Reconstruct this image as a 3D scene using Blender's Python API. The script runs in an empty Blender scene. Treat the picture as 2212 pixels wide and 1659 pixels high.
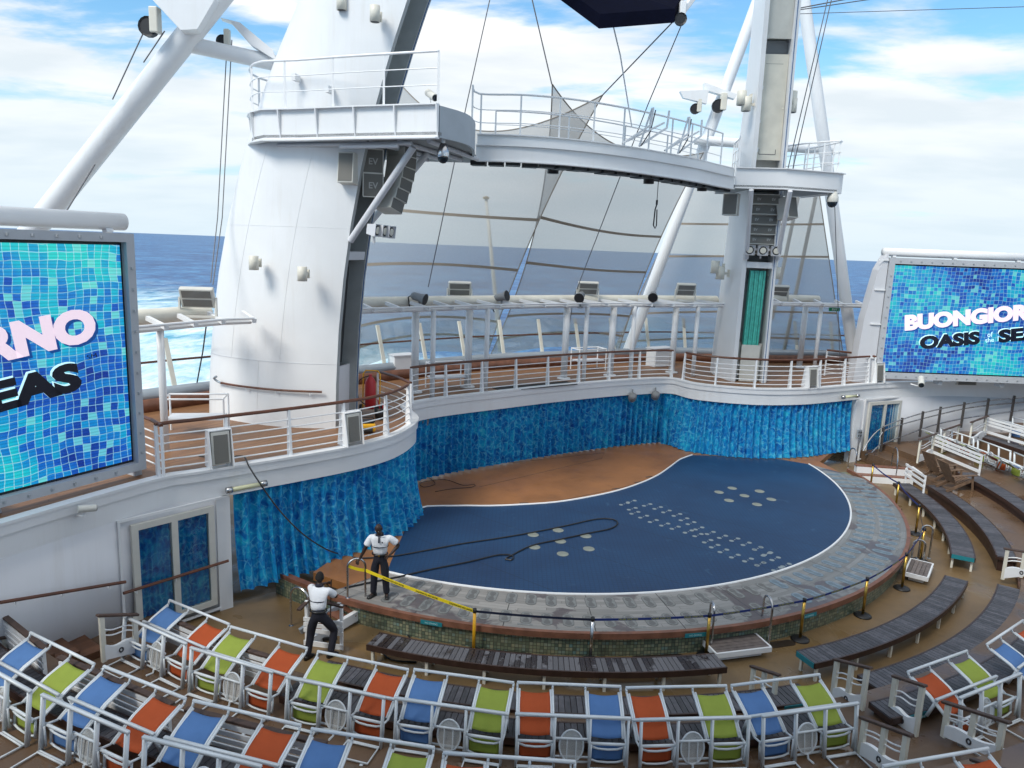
import bpy, bmesh, math, random
from mathutils import Vector, Matrix, Euler
random.seed(7)
R=math.radians; PI=math.pi; sin=math.sin; cos=math.cos
scene=bpy.context.scene; COL=scene.collection
# ---------------------------------------------------------------- camera
CAM_Z=7.75; FPX=1598.0; PITCH=math.atan(296/1598.0); ROLL=R(2.2)
cd=bpy.data.cameras.new('camera'); cam=bpy.data.objects.new('camera',cd); COL.objects.link(cam)
cd.sensor_width=36; cd.lens=36*FPX/2212; cd.clip_start=.1; cd.clip_end=60000
cam.matrix_world=Matrix.Translation((0,0,CAM_Z))@Matrix.Rotation(PI/2-PITCH,4,'X')@Matrix.Rotation(ROLL,4,'Z')
scene.camera=cam
# ---------------------------------------------------------------- sky and sun
SUN_EL=R(46); SUN_AZ=R(-138)          # azimuth measured from +Y towards +X : high over the port side
w=bpy.data.worlds.new('World'); scene.world=w; w.use_nodes=True
nt=w.node_tree; nt.nodes.clear(); N=nt.nodes.new; LK=nt.links.new
out=N('ShaderNodeOutputWorld'); bg=N('ShaderNodeBackground'); bg.inputs[1].default_value=.1
sky=N('ShaderNodeTexSky'); sky.sky_type='NISHITA'; sky.sun_disc=False; sky.sun_elevation=SUN_EL; sky.sun_rotation=SUN_AZ
sky.air_density=1.0; sky.dust_density=1.2; sky.ozone_density=1.5
tc=N('ShaderNodeTexCoord'); sep=N('ShaderNodeSeparateXYZ'); LK(tc.outputs['Generated'],sep.inputs[0])
def wm(op,a,b=None,clamp=False):
    n=N('ShaderNodeMath'); n.operation=op; n.use_clamp=clamp
    for i,v in enumerate((a,b)):
        if v is None: continue
        if isinstance(v,(int,float)): n.inputs[i].default_value=v
        else: LK(v,n.inputs[i])
    return n.outputs[0]
zc=wm('MAXIMUM',sep.outputs[2],0.0); zd=wm('ADD',zc,.16)
comb=N('ShaderNodeCombineXYZ'); LK(wm('DIVIDE',sep.outputs[0],zd),comb.inputs[0]); LK(wm('DIVIDE',sep.outputs[1],zd),comb.inputs[1]); LK(wm('MULTIPLY',sep.outputs[2],5.0),comb.inputs[2])
mp=N('ShaderNodeMapping'); LK(comb.outputs[0],mp.inputs[0]); mp.inputs['Location'].default_value=(3.2,1.4,.3); mp.inputs['Rotation'].default_value=(0,0,R(35)); mp.inputs['Scale'].default_value=(.62,1.0,1)
n1=N('ShaderNodeTexNoise'); n1.inputs['Scale'].default_value=1.9; n1.inputs['Detail'].default_value=9; n1.inputs['Roughness'].default_value=.56; n1.inputs['Distortion'].default_value=.25; LK(mp.outputs[0],n1.inputs['Vector'])
n2=N('ShaderNodeTexNoise'); n2.inputs['Scale'].default_value=.5; n2.inputs['Detail'].default_value=3; LK(mp.outputs[0],n2.inputs['Vector'])
# more cloud towards the horizon
hz=N('ShaderNodeMapRange'); LK(sep.outputs[2],hz.inputs[0]); hz.inputs[1].default_value=.05; hz.inputs[2].default_value=.36; hz.inputs[3].default_value=.17; hz.inputs[4].default_value=-.105
hz2=N('ShaderNodeMapRange'); LK(sep.outputs[2],hz2.inputs[0]); hz2.inputs[1].default_value=.40; hz2.inputs[2].default_value=.62; hz2.inputs[3].default_value=0; hz2.inputs[4].default_value=.19  # extra cloud overhead, out of view, added to whiten the blue skylight
cs=wm('ADD',wm('ADD',hz2.outputs[0],wm('ADD',wm('MULTIPLY',n1.outputs[0],.72),wm('MULTIPLY',n2.outputs[0],.28))),hz.outputs[0])
cr=N('ShaderNodeValToRGB'); LK(cs,cr.inputs[0]); cr.color_ramp.elements[0].position=.455; cr.color_ramp.elements[1].position=.575
cr.color_ramp.interpolation='EASE'
cloudcol=N('ShaderNodeMixRGB'); cloudcol.inputs[1].default_value=(6.1,6.6,7.0,1); cloudcol.inputs[2].default_value=(8.0,8.1,8.2,1)
n3=N('ShaderNodeTexNoise'); n3.inputs['Scale'].default_value=2.2; n3.inputs['Detail'].default_value=6; LK(mp.outputs[0],n3.inputs['Vector'])
cr3=N('ShaderNodeValToRGB'); LK(n3.outputs[0],cr3.inputs[0]); cr3.color_ramp.elements[0].position=.36; cr3.color_ramp.elements[1].position=.58
LK(cr3.outputs[0],cloudcol.inputs[0])
skyc=N('ShaderNodeMixRGB'); skyc.blend_type='MULTIPLY'; skyc.inputs[0].default_value=1; LK(sky.outputs[0],skyc.inputs[1]); skyc.inputs[2].default_value=(.98,1.45,1.58,1)
mixc=N('ShaderNodeMixRGB'); LK(cr.outputs[0],mixc.inputs[0]); LK(skyc.outputs[0],mixc.inputs[1]); LK(cloudcol.outputs[0],mixc.inputs[2])
hm=N('ShaderNodeMapRange'); LK(sep.outputs[2],hm.inputs[0]); hm.inputs[1].default_value=0; hm.inputs[2].default_value=.24; hm.inputs[3].default_value=.88; hm.inputs[4].default_value=0
hmix=N('ShaderNodeMixRGB'); LK(hm.outputs[0],hmix.inputs[0]); LK(mixc.outputs[0],hmix.inputs[1]); hmix.inputs[2].default_value=(5.4,6.5,7.2,1)
LK(hmix.outputs[0],bg.inputs[0]); LK(bg.outputs[0],out.inputs[0])
sd=bpy.data.lights.new('sun','SUN'); sd.energy=2.2; sd.angle=R(22); sd.color=(1,.95,.87)
sun=bpy.data.objects.new('sun',sd); COL.objects.link(sun)
sdir=Vector((sin(SUN_AZ)*cos(SUN_EL),cos(SUN_AZ)*cos(SUN_EL),sin(SUN_EL)))
sun.rotation_euler=sdir.to_track_quat('Z','Y').to_euler(); sun.location=(-60,-30,80)
vs=scene.view_settings; vs.view_transform='Standard'; vs.look='None'; vs.exposure=.45; vs.gamma=1; vs.use_curve_mapping=False
scene.cycles.max_bounces=6; scene.cycles.transparent_max_bounces=24
# ---------------------------------------------------------------- measuring helpers (photo point -> place on a known plane)
def ray(u,v):
    x=u-1106.; y=-(v-829.5); c,s=cos(ROLL),sin(ROLL); xr=c*x-s*y; yr=s*x+c*y; cp,sp=cos(PITCH),sin(PITCH)
    return Vector((xr,FPX*cp+yr*sp,yr*cp-FPX*sp))
def P(u,v,z=0.):
    d=ray(u,v); return Vector((0,0,CAM_Z))+d*((z-CAM_Z)/d.z)
def atY(u,v,y):
    d=ray(u,v); return Vector((0,0,CAM_Z))+d*(y/d.y)
def Hz(q,u,v):
    d=ray(u,v); return CAM_Z+(q[0]*d.x+q[1]*d.y)/(d.x**2+d.y**2)*d.z
def onplane(u,v,p0,n):
    d=ray(u,v); o=Vector((0,0,CAM_Z)); n=Vector(n); return o+d*((Vector(p0)-o).dot(n)/d.dot(n))
def cropf(ox,oy,s): return lambda x,y:((ox+x*s)/1.6492,(oy+y*s)/1.6492)
K1=cropf(0,0,.5497);K2=cropf(1216,0,.5497);K3=cropf(2432,0,.5497);K4=cropf(0,800,.5497);K5=cropf(1216,800,.5497);K6=cropf(2432,800,.5497)
KA=cropf(0,1700,.6247);KB=cropf(800,1700,.6247);KC=cropf(1600,1700,.6245);KD=cropf(2636,1350,.4575);KE=cropf(2636,2036,.4575)
CX,CY=1.405,25.52
def pol(r,deg,z=0): return Vector((CX+r*cos(R(deg)),CY+r*sin(R(deg)),z))
def ang(p): return math.degrees(math.atan2(p[1]-CY,p[0]-CX))
# ---------------------------------------------------------------- materials
def mat(name,col,rough=.5,metal=0,var=.0,vscale=3.0,bump=0.,bscale=40.,spec=None,emit=0.,island=0.):
    m=bpy.data.materials.new(name); m.use_nodes=True; t=m.node_tree; b=t.nodes['Principled BSDF']
    b.inputs['Base Color'].default_value=(*col,1); b.inputs['Roughness'].default_value=rough; b.inputs['Metallic'].default_value=metal
    if spec is not None: b.inputs['Specular IOR Level'].default_value=spec
    if emit: b.inputs['Emission Color'].default_value=(*col,1); b.inputs['Emission Strength'].default_value=emit
    src=None
    if var:
        c=t.nodes.new('ShaderNodeTexCoord'); n=t.nodes.new('ShaderNodeTexNoise'); n.inputs['Scale'].default_value=vscale; n.inputs['Detail'].default_value=6
        t.links.new(c.outputs['Object'],n.inputs['Vector'])
        r=t.nodes.new('ShaderNodeValToRGB'); r.color_ramp.elements[0].position=.3; r.color_ramp.elements[1].position=.7
        r.color_ramp.elements[0].color=(*[x*(1-var) for x in col],1); r.color_ramp.elements[1].color=(*[min(1,x*(1+var*.6)) for x in col],1)
        t.links.new(n.outputs[0],r.inputs[0]); src=r.outputs[0]; t.links.new(src,b.inputs['Base Color'])
        mr=t.nodes.new('ShaderNodeMapRange'); mr.inputs[3].default_value=max(0,rough-.12); mr.inputs[4].default_value=min(1,rough+.12); t.links.new(n.outputs[0],mr.inputs[0]); t.links.new(mr.outputs[0],b.inputs['Roughness'])
    if island:
        g=t.nodes.new('ShaderNodeNewGeometry'); mr=t.nodes.new('ShaderNodeMapRange'); mr.inputs[3].default_value=1-island; mr.inputs[4].default_value=1+island
        t.links.new(g.outputs['Random Per Island'],mr.inputs[0]); mm=t.nodes.new('ShaderNodeMixRGB'); mm.blend_type='MULTIPLY'; mm.inputs[0].default_value=1
        if src: t.links.new(src,mm.inputs[1])
        else: mm.inputs[1].default_value=(*col,1)
        cb=t.nodes.new('ShaderNodeCombineXYZ'); [t.links.new(mr.outputs[0],cb.inputs[i]) for i in range(3)]
        t.links.new(cb.outputs[0],mm.inputs[2]); t.links.new(mm.outputs[0],b.inputs['Base Color'])
    if bump:
        c=t.nodes.new('ShaderNodeTexCoord'); n=t.nodes.new('ShaderNodeTexNoise'); n.inputs['Scale'].default_value=bscale; n.inputs['Detail'].default_value=4
        t.links.new(c.outputs['Object'],n.inputs['Vector']); bp=t.nodes.new('ShaderNodeBump'); bp.inputs['Strength'].default_value=bump; bp.inputs['Distance'].default_value=.02
        t.links.new(n.outputs[0],bp.inputs['Height']); t.links.new(bp.outputs[0],b.inputs['Normal'])
    return m
class NT:
    """tiny node-graph writer"""
    def __init__(s,m): s.t=m.node_tree; s.b=s.t.nodes['Principled BSDF']
    def n(s,typ,**kw):
        x=s.t.nodes.new('ShaderNode'+typ)
        for k,v in kw.items(): setattr(x,k,v)
        return x
    def put(s,v,sock):
        if hasattr(v,'is_linked') or hasattr(v,'links'): s.t.links.new(v,sock)
        else: sock.default_value=v
    def m(s,op,a,b=0.,clamp=False,c=None):
        x=s.n('Math',operation=op,use_clamp=clamp); s.put(a,x.inputs[0]); s.put(b,x.inputs[1])
        if c is not None: s.put(c,x.inputs[2])
        return x.outputs[0]
    def xyz(s,which='Object'):
        c=s.n('TexCoord'); q=s.n('SeparateXYZ'); s.t.links.new(c.outputs[which],q.inputs[0]); return c.outputs[which],q.outputs
    def noise(s,vec,scale,detail=5,rough=.5,dist=0.):
        x=s.n('TexNoise'); s.put(vec,x.inputs['Vector']); x.inputs['Scale'].default_value=scale; x.inputs['Detail'].default_value=detail; x.inputs['Roughness'].default_value=rough; x.inputs['Distortion'].default_value=dist
        return x.outputs[0]
    def ramp(s,v,stops,interp='LINEAR'):
        x=s.n('ValToRGB'); s.put(v,x.inputs[0]); e=x.color_ramp.elements; x.color_ramp.interpolation=interp
        while len(e)<len(stops): e.new(.5)
        for i,(p,c) in enumerate(stops):
            e[i].position=p; e[i].color=(*c,1) if isinstance(c,tuple) else (c,c,c,1)
        return x.outputs[0]
    def mix(s,f,a,b,mode='MIX'):
        x=s.n('MixRGB',blend_type=mode); s.put(f,x.inputs[0])
        for v,i in ((a,1),(b,2)): s.put((*v,1) if isinstance(v,tuple) else v,x.inputs[i])
        return x.outputs[0]
    def vec(s,x,y,z=0.):
        c=s.n('CombineXYZ'); s.put(x,c.inputs[0]); s.put(y,c.inputs[1]); s.put(z,c.inputs[2]); return c.outputs[0]
    def color(s,c): s.t.links.new(c,s.b.inputs['Base Color'])
    def rough(s,v): s.put(v,s.b.inputs['Roughness'])
    def bump(s,h,st=.3,d=.02):
        x=s.n('Bump'); x.inputs['Strength'].default_value=st; x.inputs['Distance'].default_value=d; s.t.links.new(h,x.inputs['Height']); s.t.links.new(x.outputs[0],s.b.inputs['Normal'])
# ---------------------------------------------------------------- mesh helpers
class MB:
    def __init__(s): s.v=[]; s.f=[]
    def add(s,vs,fs):
        o=len(s.v); s.v+= [Vector(v) for v in vs]; s.f+=[tuple(i+o for i in f) for f in fs]; return s
    def box(s,c,d,rz=0,M=None):
        h=[x/2 for x in d]; vs=[Vector((sx*h[0],sy*h[1],sz*h[2])) for sx in(-1,1) for sy in(-1,1) for sz in(-1,1)]
        m=(M if M is not None else Matrix.Rotation(rz,3,'Z')); c=Vector(c)
        return s.add([m@v+c for v in vs],[(0,1,3,2),(4,6,7,5),(0,4,5,1),(2,3,7,6),(0,2,6,4),(1,5,7,3)])
    def beam(s,p,q,w,h,up=(0,0,1)):
        p,q=Vector(p),Vector(q); d=(q-p); L=d.length; d.normalize(); up=Vector(up)
        if abs(d.dot(up))>.98: up=Vector((0,1,0))
        x=d.cross(up).normalized(); z=x.cross(d).normalized(); M=Matrix((x,d,z)).transposed()
        return s.box((p+q)/2,(w,L,h),M=M)
    def tube(s,pts,r,n=8,closed=False,cap=True):
        pts=[Vector(p) for p in pts]; k=len(pts); rs=r if isinstance(r,(list,tuple)) else [r]*k
        tang=[]
        for i in range(k):
            a=pts[i-1] if (i>0 or closed) else pts[i]; b=pts[(i+1)%k] if (i<k-1 or closed) else pts[i]
            t=(b-a); tang.append(t.normalized() if t.length>1e-9 else Vector((0,0,1)))
        nrm=tang[0].orthogonal().normalized(); vs=[]; fs=[]
        for i in range(k):
            if i>0:
                ax=tang[i-1].cross(tang[i])
                if ax.length>1e-7: nrm=Matrix.Rotation(tang[i-1].angle(tang[i]),3,ax)@nrm
            bi=tang[i].cross(nrm).normalized(); nn=bi.cross(tang[i])
            for j in range(n):
                a=2*PI*j/n; vs.append(pts[i]+(nn*cos(a)+bi*sin(a))*rs[i])
        for i in range(k if closed else k-1):
            for j in range(n):
                a=i*n+j; b=i*n+(j+1)%n; c=((i+1)%k)*n+(j+1)%n; d=((i+1)%k)*n+j; fs.append((a,b,c,d))
        if cap and not closed: fs.append(tuple(range(n))[::-1]); fs.append(tuple((k-1)*n+j for j in range(n)))
        return s.add(vs,fs)
    def cyl(s,p,q,r,n=10,r2=None): return s.tube([p,q],[r,r if r2 is None else r2],n)
    def prism(s,poly,z0,z1):
        n=len(poly); a=sum(poly[i][0]*poly[(i+1)%n][1]-poly[(i+1)%n][0]*poly[i][1] for i in range(n))
        if a<0: poly=poly[::-1]
        vs=[(p[0],p[1],z0) for p in poly]+[(p[0],p[1],z1) for p in poly]
        return s.add(vs,[tuple(range(n))[::-1],tuple(range(n,2*n))]+[(i,(i+1)%n,n+(i+1)%n,n+i) for i in range(n)])
    def slab(s,front,back,z0,z1):
        """strip between two equal-length plan polylines, with thickness"""
        n=len(front); vs=[]
        for a,b in zip(front,back): vs+=[(a[0],a[1],z0),(b[0],b[1],z0),(b[0],b[1],z1),(a[0],a[1],z1)]
        fs=[(0,1,2,3),tuple((n-1)*4+j for j in(3,2,1,0))]
        for i in range(n-1):
            for j in range(4): fs.append((i*4+j,(i+1)*4+j,(i+1)*4+(j+1)%4,i*4+(j+1)%4))
        return s.add(vs,fs)
    def wallstrip(s,pts,z0,z1,th=.05):
        n=len(pts); off=[]
        for i in range(n):
            a=Vector(pts[max(0,i-1)][:2]); b=Vector(pts[min(n-1,i+1)][:2]); d=(b-a).normalized(); off.append(Vector(pts[i][:2])+Vector((-d.y,d.x))*th)
        return s.slab(pts,off,z0,z1)
    def arc(s,r0,r1,a0,a1,z0,z1,step=2.):
        k=max(2,int(abs(a1-a0)/step)+1); A=[a0+(a1-a0)*i/(k-1) for i in range(k)]
        return s.slab([pol(r0,a) for a in A],[pol(r1,a) for a in A],z0,z1)
    def lathe(s,prof,c=(0,0,0),n=16,M=None):
        vs=[]; fs=[]; k=len(prof)
        for r,z in prof:
            for j in range(n):
                v=Vector((r*cos(2*PI*j/n),r*sin(2*PI*j/n),z)); vs.append((M@v if M is not None else v)+Vector(c))
        for i in range(k-1):
            for j in range(n): fs.append((i*n+j,i*n+(j+1)%n,(i+1)*n+(j+1)%n,(i+1)*n+j))
        fs.append(tuple(range(n))[::-1]); fs.append(tuple((k-1)*n+j for j in range(n)))
        return s.add(vs,fs)
    def grid(s,fn,nu,nv):
        vs=[fn(i/(nu-1),j/(nv-1)) for i in range(nu) for j in range(nv)]
        return s.add(vs,[(i*nv+j,(i+1)*nv+j,(i+1)*nv+j+1,i*nv+j+1) for i in range(nu-1) for j in range(nv-1)])
    def build(s,name,m,parent=None,smooth=False,origin=None,bevel=0,solid=0):
        o3=Vector(origin) if origin is not None else (Vector(parent.get('_o',(0,0,0))) if parent is not None else Vector((0,0,0)))
        me=bpy.data.meshes.new(name); me.from_pydata([tuple(v-o3) for v in s.v],[],s.f); me.update()
        bm=bmesh.new(); bm.from_mesh(me); bmesh.ops.recalc_face_normals(bm,faces=bm.faces); bm.to_mesh(me); bm.free()
        if m: me.materials.append(m)
        if smooth: me.polygons.foreach_set('use_smooth',[True]*len(me.polygons))
        o=bpy.data.objects.new(name,me); COL.objects.link(o)
        o['_o']=tuple(o3)
        if parent is not None: o.parent=parent; o.location=o3-Vector(parent.get('_o',(0,0,0)))
        else: o.location=o3
        if smooth and smooth!='all':
            try: me.set_sharp_from_angle(angle=R(40))
            except Exception: pass
        if bevel:
            md=o.modifiers.new('bevel','BEVEL'); md.width=bevel; md.segments=2; md.limit_method='ANGLE'
        if solid:
            md=o.modifiers.new('solid','SOLIDIFY'); md.thickness=solid; md.offset=0
        return o
def thing(name,label,cat,loc=(0,0,0),group=None):
    """an Empty at the thing's base; its parts are meshes written in world coordinates"""
    o=bpy.data.objects.new(name,None); COL.objects.link(o); o.location=loc; o['_o']=tuple(loc); o.empty_display_size=.2
    o['label']=label; o['category']=cat
    if group: o['group']=group
    return o
def tag(o,label,cat,group=None):
    o['label']=label; o['category']=cat
    if group: o['group']=group
    return o
def struct(o,kind='structure'): o['kind']=kind; return o
def dup(root,loc=None,rz=None,label=None,group=None):
    def cp(o,par):
        c=o.copy(); COL.objects.link(c)
        if par is not None: c.parent=par
        for ch in [x for x in KIDS.get(o.name,[])]: cp(ch,c)
        return c
    KIDS={}
    for x in COL.objects:
        if x.parent: KIDS.setdefault(x.parent.name,[]).append(x)
    r=cp(root,None)
    if loc is not None: r.location=loc
    if rz is not None: r.rotation_euler=(0,0,rz)
    if label: r['label']=label
    if group: r['group']=group
    return r
def smoothpath(pts,step=.25,closed=False):
    pts=[Vector(p) for p in pts]; n=len(pts); o=[]
    for i in range(n if closed else n-1):
        if closed: a,b,c,d=pts[i-1],pts[i],pts[(i+1)%n],pts[(i+2)%n]
        else: a,b,c,d=pts[max(0,i-1)],pts[i],pts[i+1],pts[min(n-1,i+2)]
        k=max(1,int((c-b).length/step))
        for j in range(k):
            t=j/k; o.append(.5*((2*b)+(c-a)*t+(2*a-5*b+4*c-d)*t*t+(3*b-a-3*c+d)*t**3))
    if not closed: o.append(pts[-1])
    return o
def resample(pts,step):
    L=[0]
    for a,b in zip(pts,pts[1:]): L.append(L[-1]+(b-a).length)
    n=max(1,round(L[-1]/step)); o=[]; i=0
    for k in range(n+1):
        t=L[-1]*k/n
        while i<len(pts)-2 and L[i+1]<t: i+=1
        f=(t-L[i])/max(1e-9,L[i+1]-L[i]); o.append(pts[i].lerp(pts[i+1],f))
    return o
def offs(pts,d):
    o=[]; n=len(pts)
    for i in range(n):
        a=pts[max(0,i-1)]; b=pts[min(n-1,i+1)]; t=Vector((b.x-a.x,b.y-a.y)).normalized(); o.append(pts[i]+Vector((-t.y*d,t.x*d,0)))
    return o
def lift(pts,z): return [Vector((p.x,p.y,z)) for p in pts]
def text_mesh(body,size,m,parent,M,name='lettering',bold=0.,ext=.004,align='LEFT',sx=1.,shear=0.,spacing=1.):
    c=bpy.data.curves.new('lettering','FONT'); c.body=body; c.size=size; c.offset=bold; c.extrude=ext; c.align_x=align; c.shear=shear; c.space_character=spacing; c.resolution_u=4
    o=bpy.data.objects.new('tmp_text',c); COL.objects.link(o)
    dg=bpy.context.evaluated_depsgraph_get(); me=bpy.data.meshes.new_from_object(o.evaluated_get(dg))
    bpy.data.objects.remove(o)
    me.transform(Matrix.Diagonal((sx,1,1,1))); me.materials.clear(); me.materials.append(m)
    t=bpy.data.objects.new(name,me); COL.objects.link(t)
    if parent is not None: t.parent=parent
    t.matrix_local=M
    return t
def frame_M(o,x,z):
    """matrix with local x along x, local y along z (text plane), origin o"""
    x=Vector(x).normalized(); z=Vector(z).normalized(); n=x.cross(z).normalized(); z=n.cross(x)
    return Matrix.Translation(o)@Matrix((x,z,n)).transposed().to_4x4()
# ================================================================ materials
WHITE=mat('white_paint',(.76,.77,.78),.42,var=.05,vscale=.8)
WALL=mat('wall_paint',(.62,.63,.66),.5,var=.05,vscale=.6)
def weather(m,amt,col):
    q=NT(m); co,o=q.xyz(); src=q.b.inputs['Base Color'].links[0].from_socket
    st=q.noise(q.vec(q.m('MULTIPLY',o[0],5.),q.m('MULTIPLY',o[1],5.),q.m('MULTIPLY',o[2],.35)),1.,6,.65,.3); pt=q.noise(co,.55,4)
    f=q.m('MULTIPLY',q.m('MULTIPLY',q.ramp(st,[(.50,0.),(.72,1.)]),q.ramp(pt,[(.42,0.),(.66,1.)])),amt); q.color(q.mix(f,src,col))
weather(WHITE,.20,(.50,.45,.37)); weather(WALL,.22,(.42,.39,.34))
CREAM=mat('cream_paint',(.70,.67,.58),.45,var=.12,vscale=2)
FRAMEW=mat('chair_enamel',(.66,.70,.73),.35,var=.04,vscale=4)
RAILW=mat('rail_enamel',(.80,.81,.82),.35)
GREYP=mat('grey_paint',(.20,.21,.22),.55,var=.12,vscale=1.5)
DKGREY=mat('dark_grey',(.05,.052,.055),.6)  # plain dark grey for grooves, slots, straps, lenses and a recess panel
BLACK=mat('black_rubber',(.012,.012,.014),.5)
STEEL=mat('stainless_steel',(.55,.55,.56),.25,1.0,var=.1,vscale=6)
GALV=mat('grey_gunwale',(.34,.38,.42),.35,.3,var=.15,vscale=1)
BRASS=mat('brass',(.50,.31,.07),.3,.9,var=.25,vscale=9)
YELLOW=mat('yellow_enamel',(.75,.38,.015),.4)
RAILWOOD=mat('handrail_wood',(.115,.037,.016),.4,var=.3,vscale=5)
ARMWOOD=mat('weathered_wood',(.075,.045,.035),.65,var=.4,vscale=8)
ROPE=mat('wire_rope',(.13,.13,.14),.5,.4)
SPKGREY=mat('speaker_grille',(.165,.16,.145),.7,bump=.4,bscale=180)
SPKWHITE=mat('speaker_box',(.60,.59,.54),.5,var=.08)
LOGO=mat('logo_print',(.42,.42,.40),.5)
GLASS=None
def m_ocean():
    m=mat('ocean_water',(.02,.08,.2),.22); q=NT(m); co,o=q.xyz(); b=q.b; b.inputs['Specular IOR Level'].default_value=.10
    rx=q.m('SUBTRACT',o[0],CX); ry=q.m('SUBTRACT',o[1],CY)
    t=q.m('ADD',q.m('MULTIPLY',rx,.83),q.m('MULTIPLY',ry,.557)); a=q.m('ADD',q.m('MULTIPLY',rx,-.557),q.m('MULTIPLY',ry,.83))
    n0=q.noise(co,.018,4); tt=q.m('ADD',t,q.m('MULTIPLY',q.m('SUBTRACT',n0,.5),42.))
    core=q.m('SUBTRACT',1.0,q.m('DIVIDE',q.m('ABSOLUTE',tt),72.),clamp=True)
    fade=q.n('MapRange'); q.put(a,fade.inputs[0]); fade.inputs[1].default_value=150; fade.inputs[2].default_value=560; fade.inputs[3].default_value=1; fade.inputs[4].default_value=0
    wake=q.m('MULTIPLY',q.m('POWER',core,.45),fade.outputs[0])
    # stretched foam
    mp=q.n('Mapping'); q.put(co,mp.inputs[0]); mp.inputs['Rotation'].default_value=(0,0,R(-34)); mp.inputs['Scale'].default_value=(.16,.055,1)
    f1=q.noise(mp.outputs[0],1.,9,.68,.9); f2=q.noise(co,.06,7,.6,.6)
    foam=q.m('MULTIPLY',q.ramp(q.m('ADD',q.m('MULTIPLY',f1,.6),q.m('ADD',q.m('MULTIPLY',f2,.35),q.m('MULTIPLY',wake,.17))),[(.47,0.),(.68,1.)]),q.m('MULTIPLY',wake,1.8,clamp=True))
    turq=q.m('MULTIPLY',q.ramp(q.m('ADD',q.m('MULTIPLY',f2,.5),q.m('MULTIPLY',wake,.62)),[(.36,0.),(.74,1.)]),.92)
    # white horses on the open sea
    wc=q.noise(co,.11,5,.6,.4); wh=q.ramp(q.m('ADD',q.m('MULTIPLY',wc,.62),q.m('MULTIPLY',q.noise(co,.5,3),.38)),[(.655,0.),(.70,1.)])
    sw=q.m('ADD',q.m('MULTIPLY',q.noise(co,.02,4,.6,.3),.35),q.m('MULTIPLY',q.noise(co,.085,9,.78,.4),.65)); base=q.ramp(sw,[(.42,(.006,.045,.15)),(.50,(.020,.105,.275)),(.60,(.07,.24,.44))])
    c=q.mix(turq,base,(.08,.50,.66)); c=q.mix(foam,c,(.85,.92,.94)); c=q.mix(q.m('MULTIPLY',wh,.55),c,(.55,.65,.75)); q.color(c)
    h=q.m('ADD',q.m('MULTIPLY',q.noise(co,.05,5),1.6),q.m('ADD',q.m('MULTIPLY',q.noise(co,.22,4),.6),q.m('MULTIPLY',q.noise(co,1.1,3),.12))); q.bump(h,.8,1.6)
    q.rough(.35); return m
def m_planks(name,col,dark,width,length=2.2,axis=0,rough=.5,wet=None,gap=.04):
    """ship's deck planks: seams and per-board tone"""
    m=mat(name,col,rough); q=NT(m); co,o=q.xyz()
    mp=q.n('Mapping'); q.put(co,mp.inputs[0]); mp.inputs['Rotation'].default_value=(0,0,R(axis))
    s=q.n('SeparateXYZ'); q.put(mp.outputs[0],s.inputs[0]); X,Y=s.outputs[0],s.outputs[1]
    u=q.m('DIVIDE',X,width); fu=q.m('FRACT',u); iu=q.m('FLOOR',u)
    v=q.m('ADD',q.m('DIVIDE',Y,length),q.m('MULTIPLY',iu,.37)); iv=q.m('FLOOR',v); fv=q.m('FRACT',v)
    wn=q.n('TexWhiteNoise',noise_dimensions='2D'); q.put(q.vec(iu,iv),wn.inputs['Vector'])
    tone=q.m('ADD',.78,q.m('MULTIPLY',wn.outputs['Value'],.38)); gr=q.noise(q.vec(q.m('MULTIPLY',X,30.),q.m('MULTIPLY',Y,1.5)),1.,4)
    tone=q.m('MULTIPLY',tone,q.m('ADD',.72,q.m('MULTIPLY',gr,.55)))
    seam=q.m('MAXIMUM',q.m('LESS_THAN',fu,gap),q.m('LESS_THAN',fv,.006))
    c=q.mix(1.,col,q.vec(tone,tone,tone),'MULTIPLY'); c=q.mix(q.m('MULTIPLY',seam,.75),c,dark)
    if wet:
        wn2=q.noise(co,wet,6,.6,.5); wm_=q.ramp(wn2,[(.46,0.),(.56,1.)]); c=q.mix(q.m('MULTIPLY',wm_,.6),c,dark); q.rough(q.m('SUBTRACT',rough,q.m('MULTIPLY',wm_,.3)))
    q.color(c); q.bump(q.m('SUBTRACT',1.,seam),.3,.004); return m
def m_rubber(name,col,puddle=1.,pv=.4):
    """poured rubber decking, stained and wet in places"""
    m=mat(name,col,.5); q=NT(m); co,o=q.xyz(); a=q.noise(co,.55,7,.6,.4); f=q.noise(co,60.,2); st=q.noise(co,1.7,6,.65,.8)
    c=q.ramp(a,[(.25,tuple(x*.62 for x in col)),(.5,col),(.75,tuple(min(1,x*1.22) for x in col))])
    c=q.mix(q.m('MULTIPLY',q.ramp(st,[(.55,0.),(.75,1.)]),.45),c,tuple(x*.45 for x in col))
    g=q.m('ADD',.8,q.m('MULTIPLY',f,.4)); c=q.mix(1.,c,q.vec(g,g,g),'MULTIPLY'); q.color(c)
    p=q.ramp(q.noise(co,pv,4,.5,.3),[(.50,0.),(.60,1.)]); q.rough(q.m('SUBTRACT',.48,q.m('MULTIPLY',p,.40*puddle))); q.b.inputs['Specular IOR Level'].default_value=.55
    q.bump(q.m('MULTIPLY',f,q.m('SUBTRACT',1.,p)),.12,.004); return m
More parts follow.
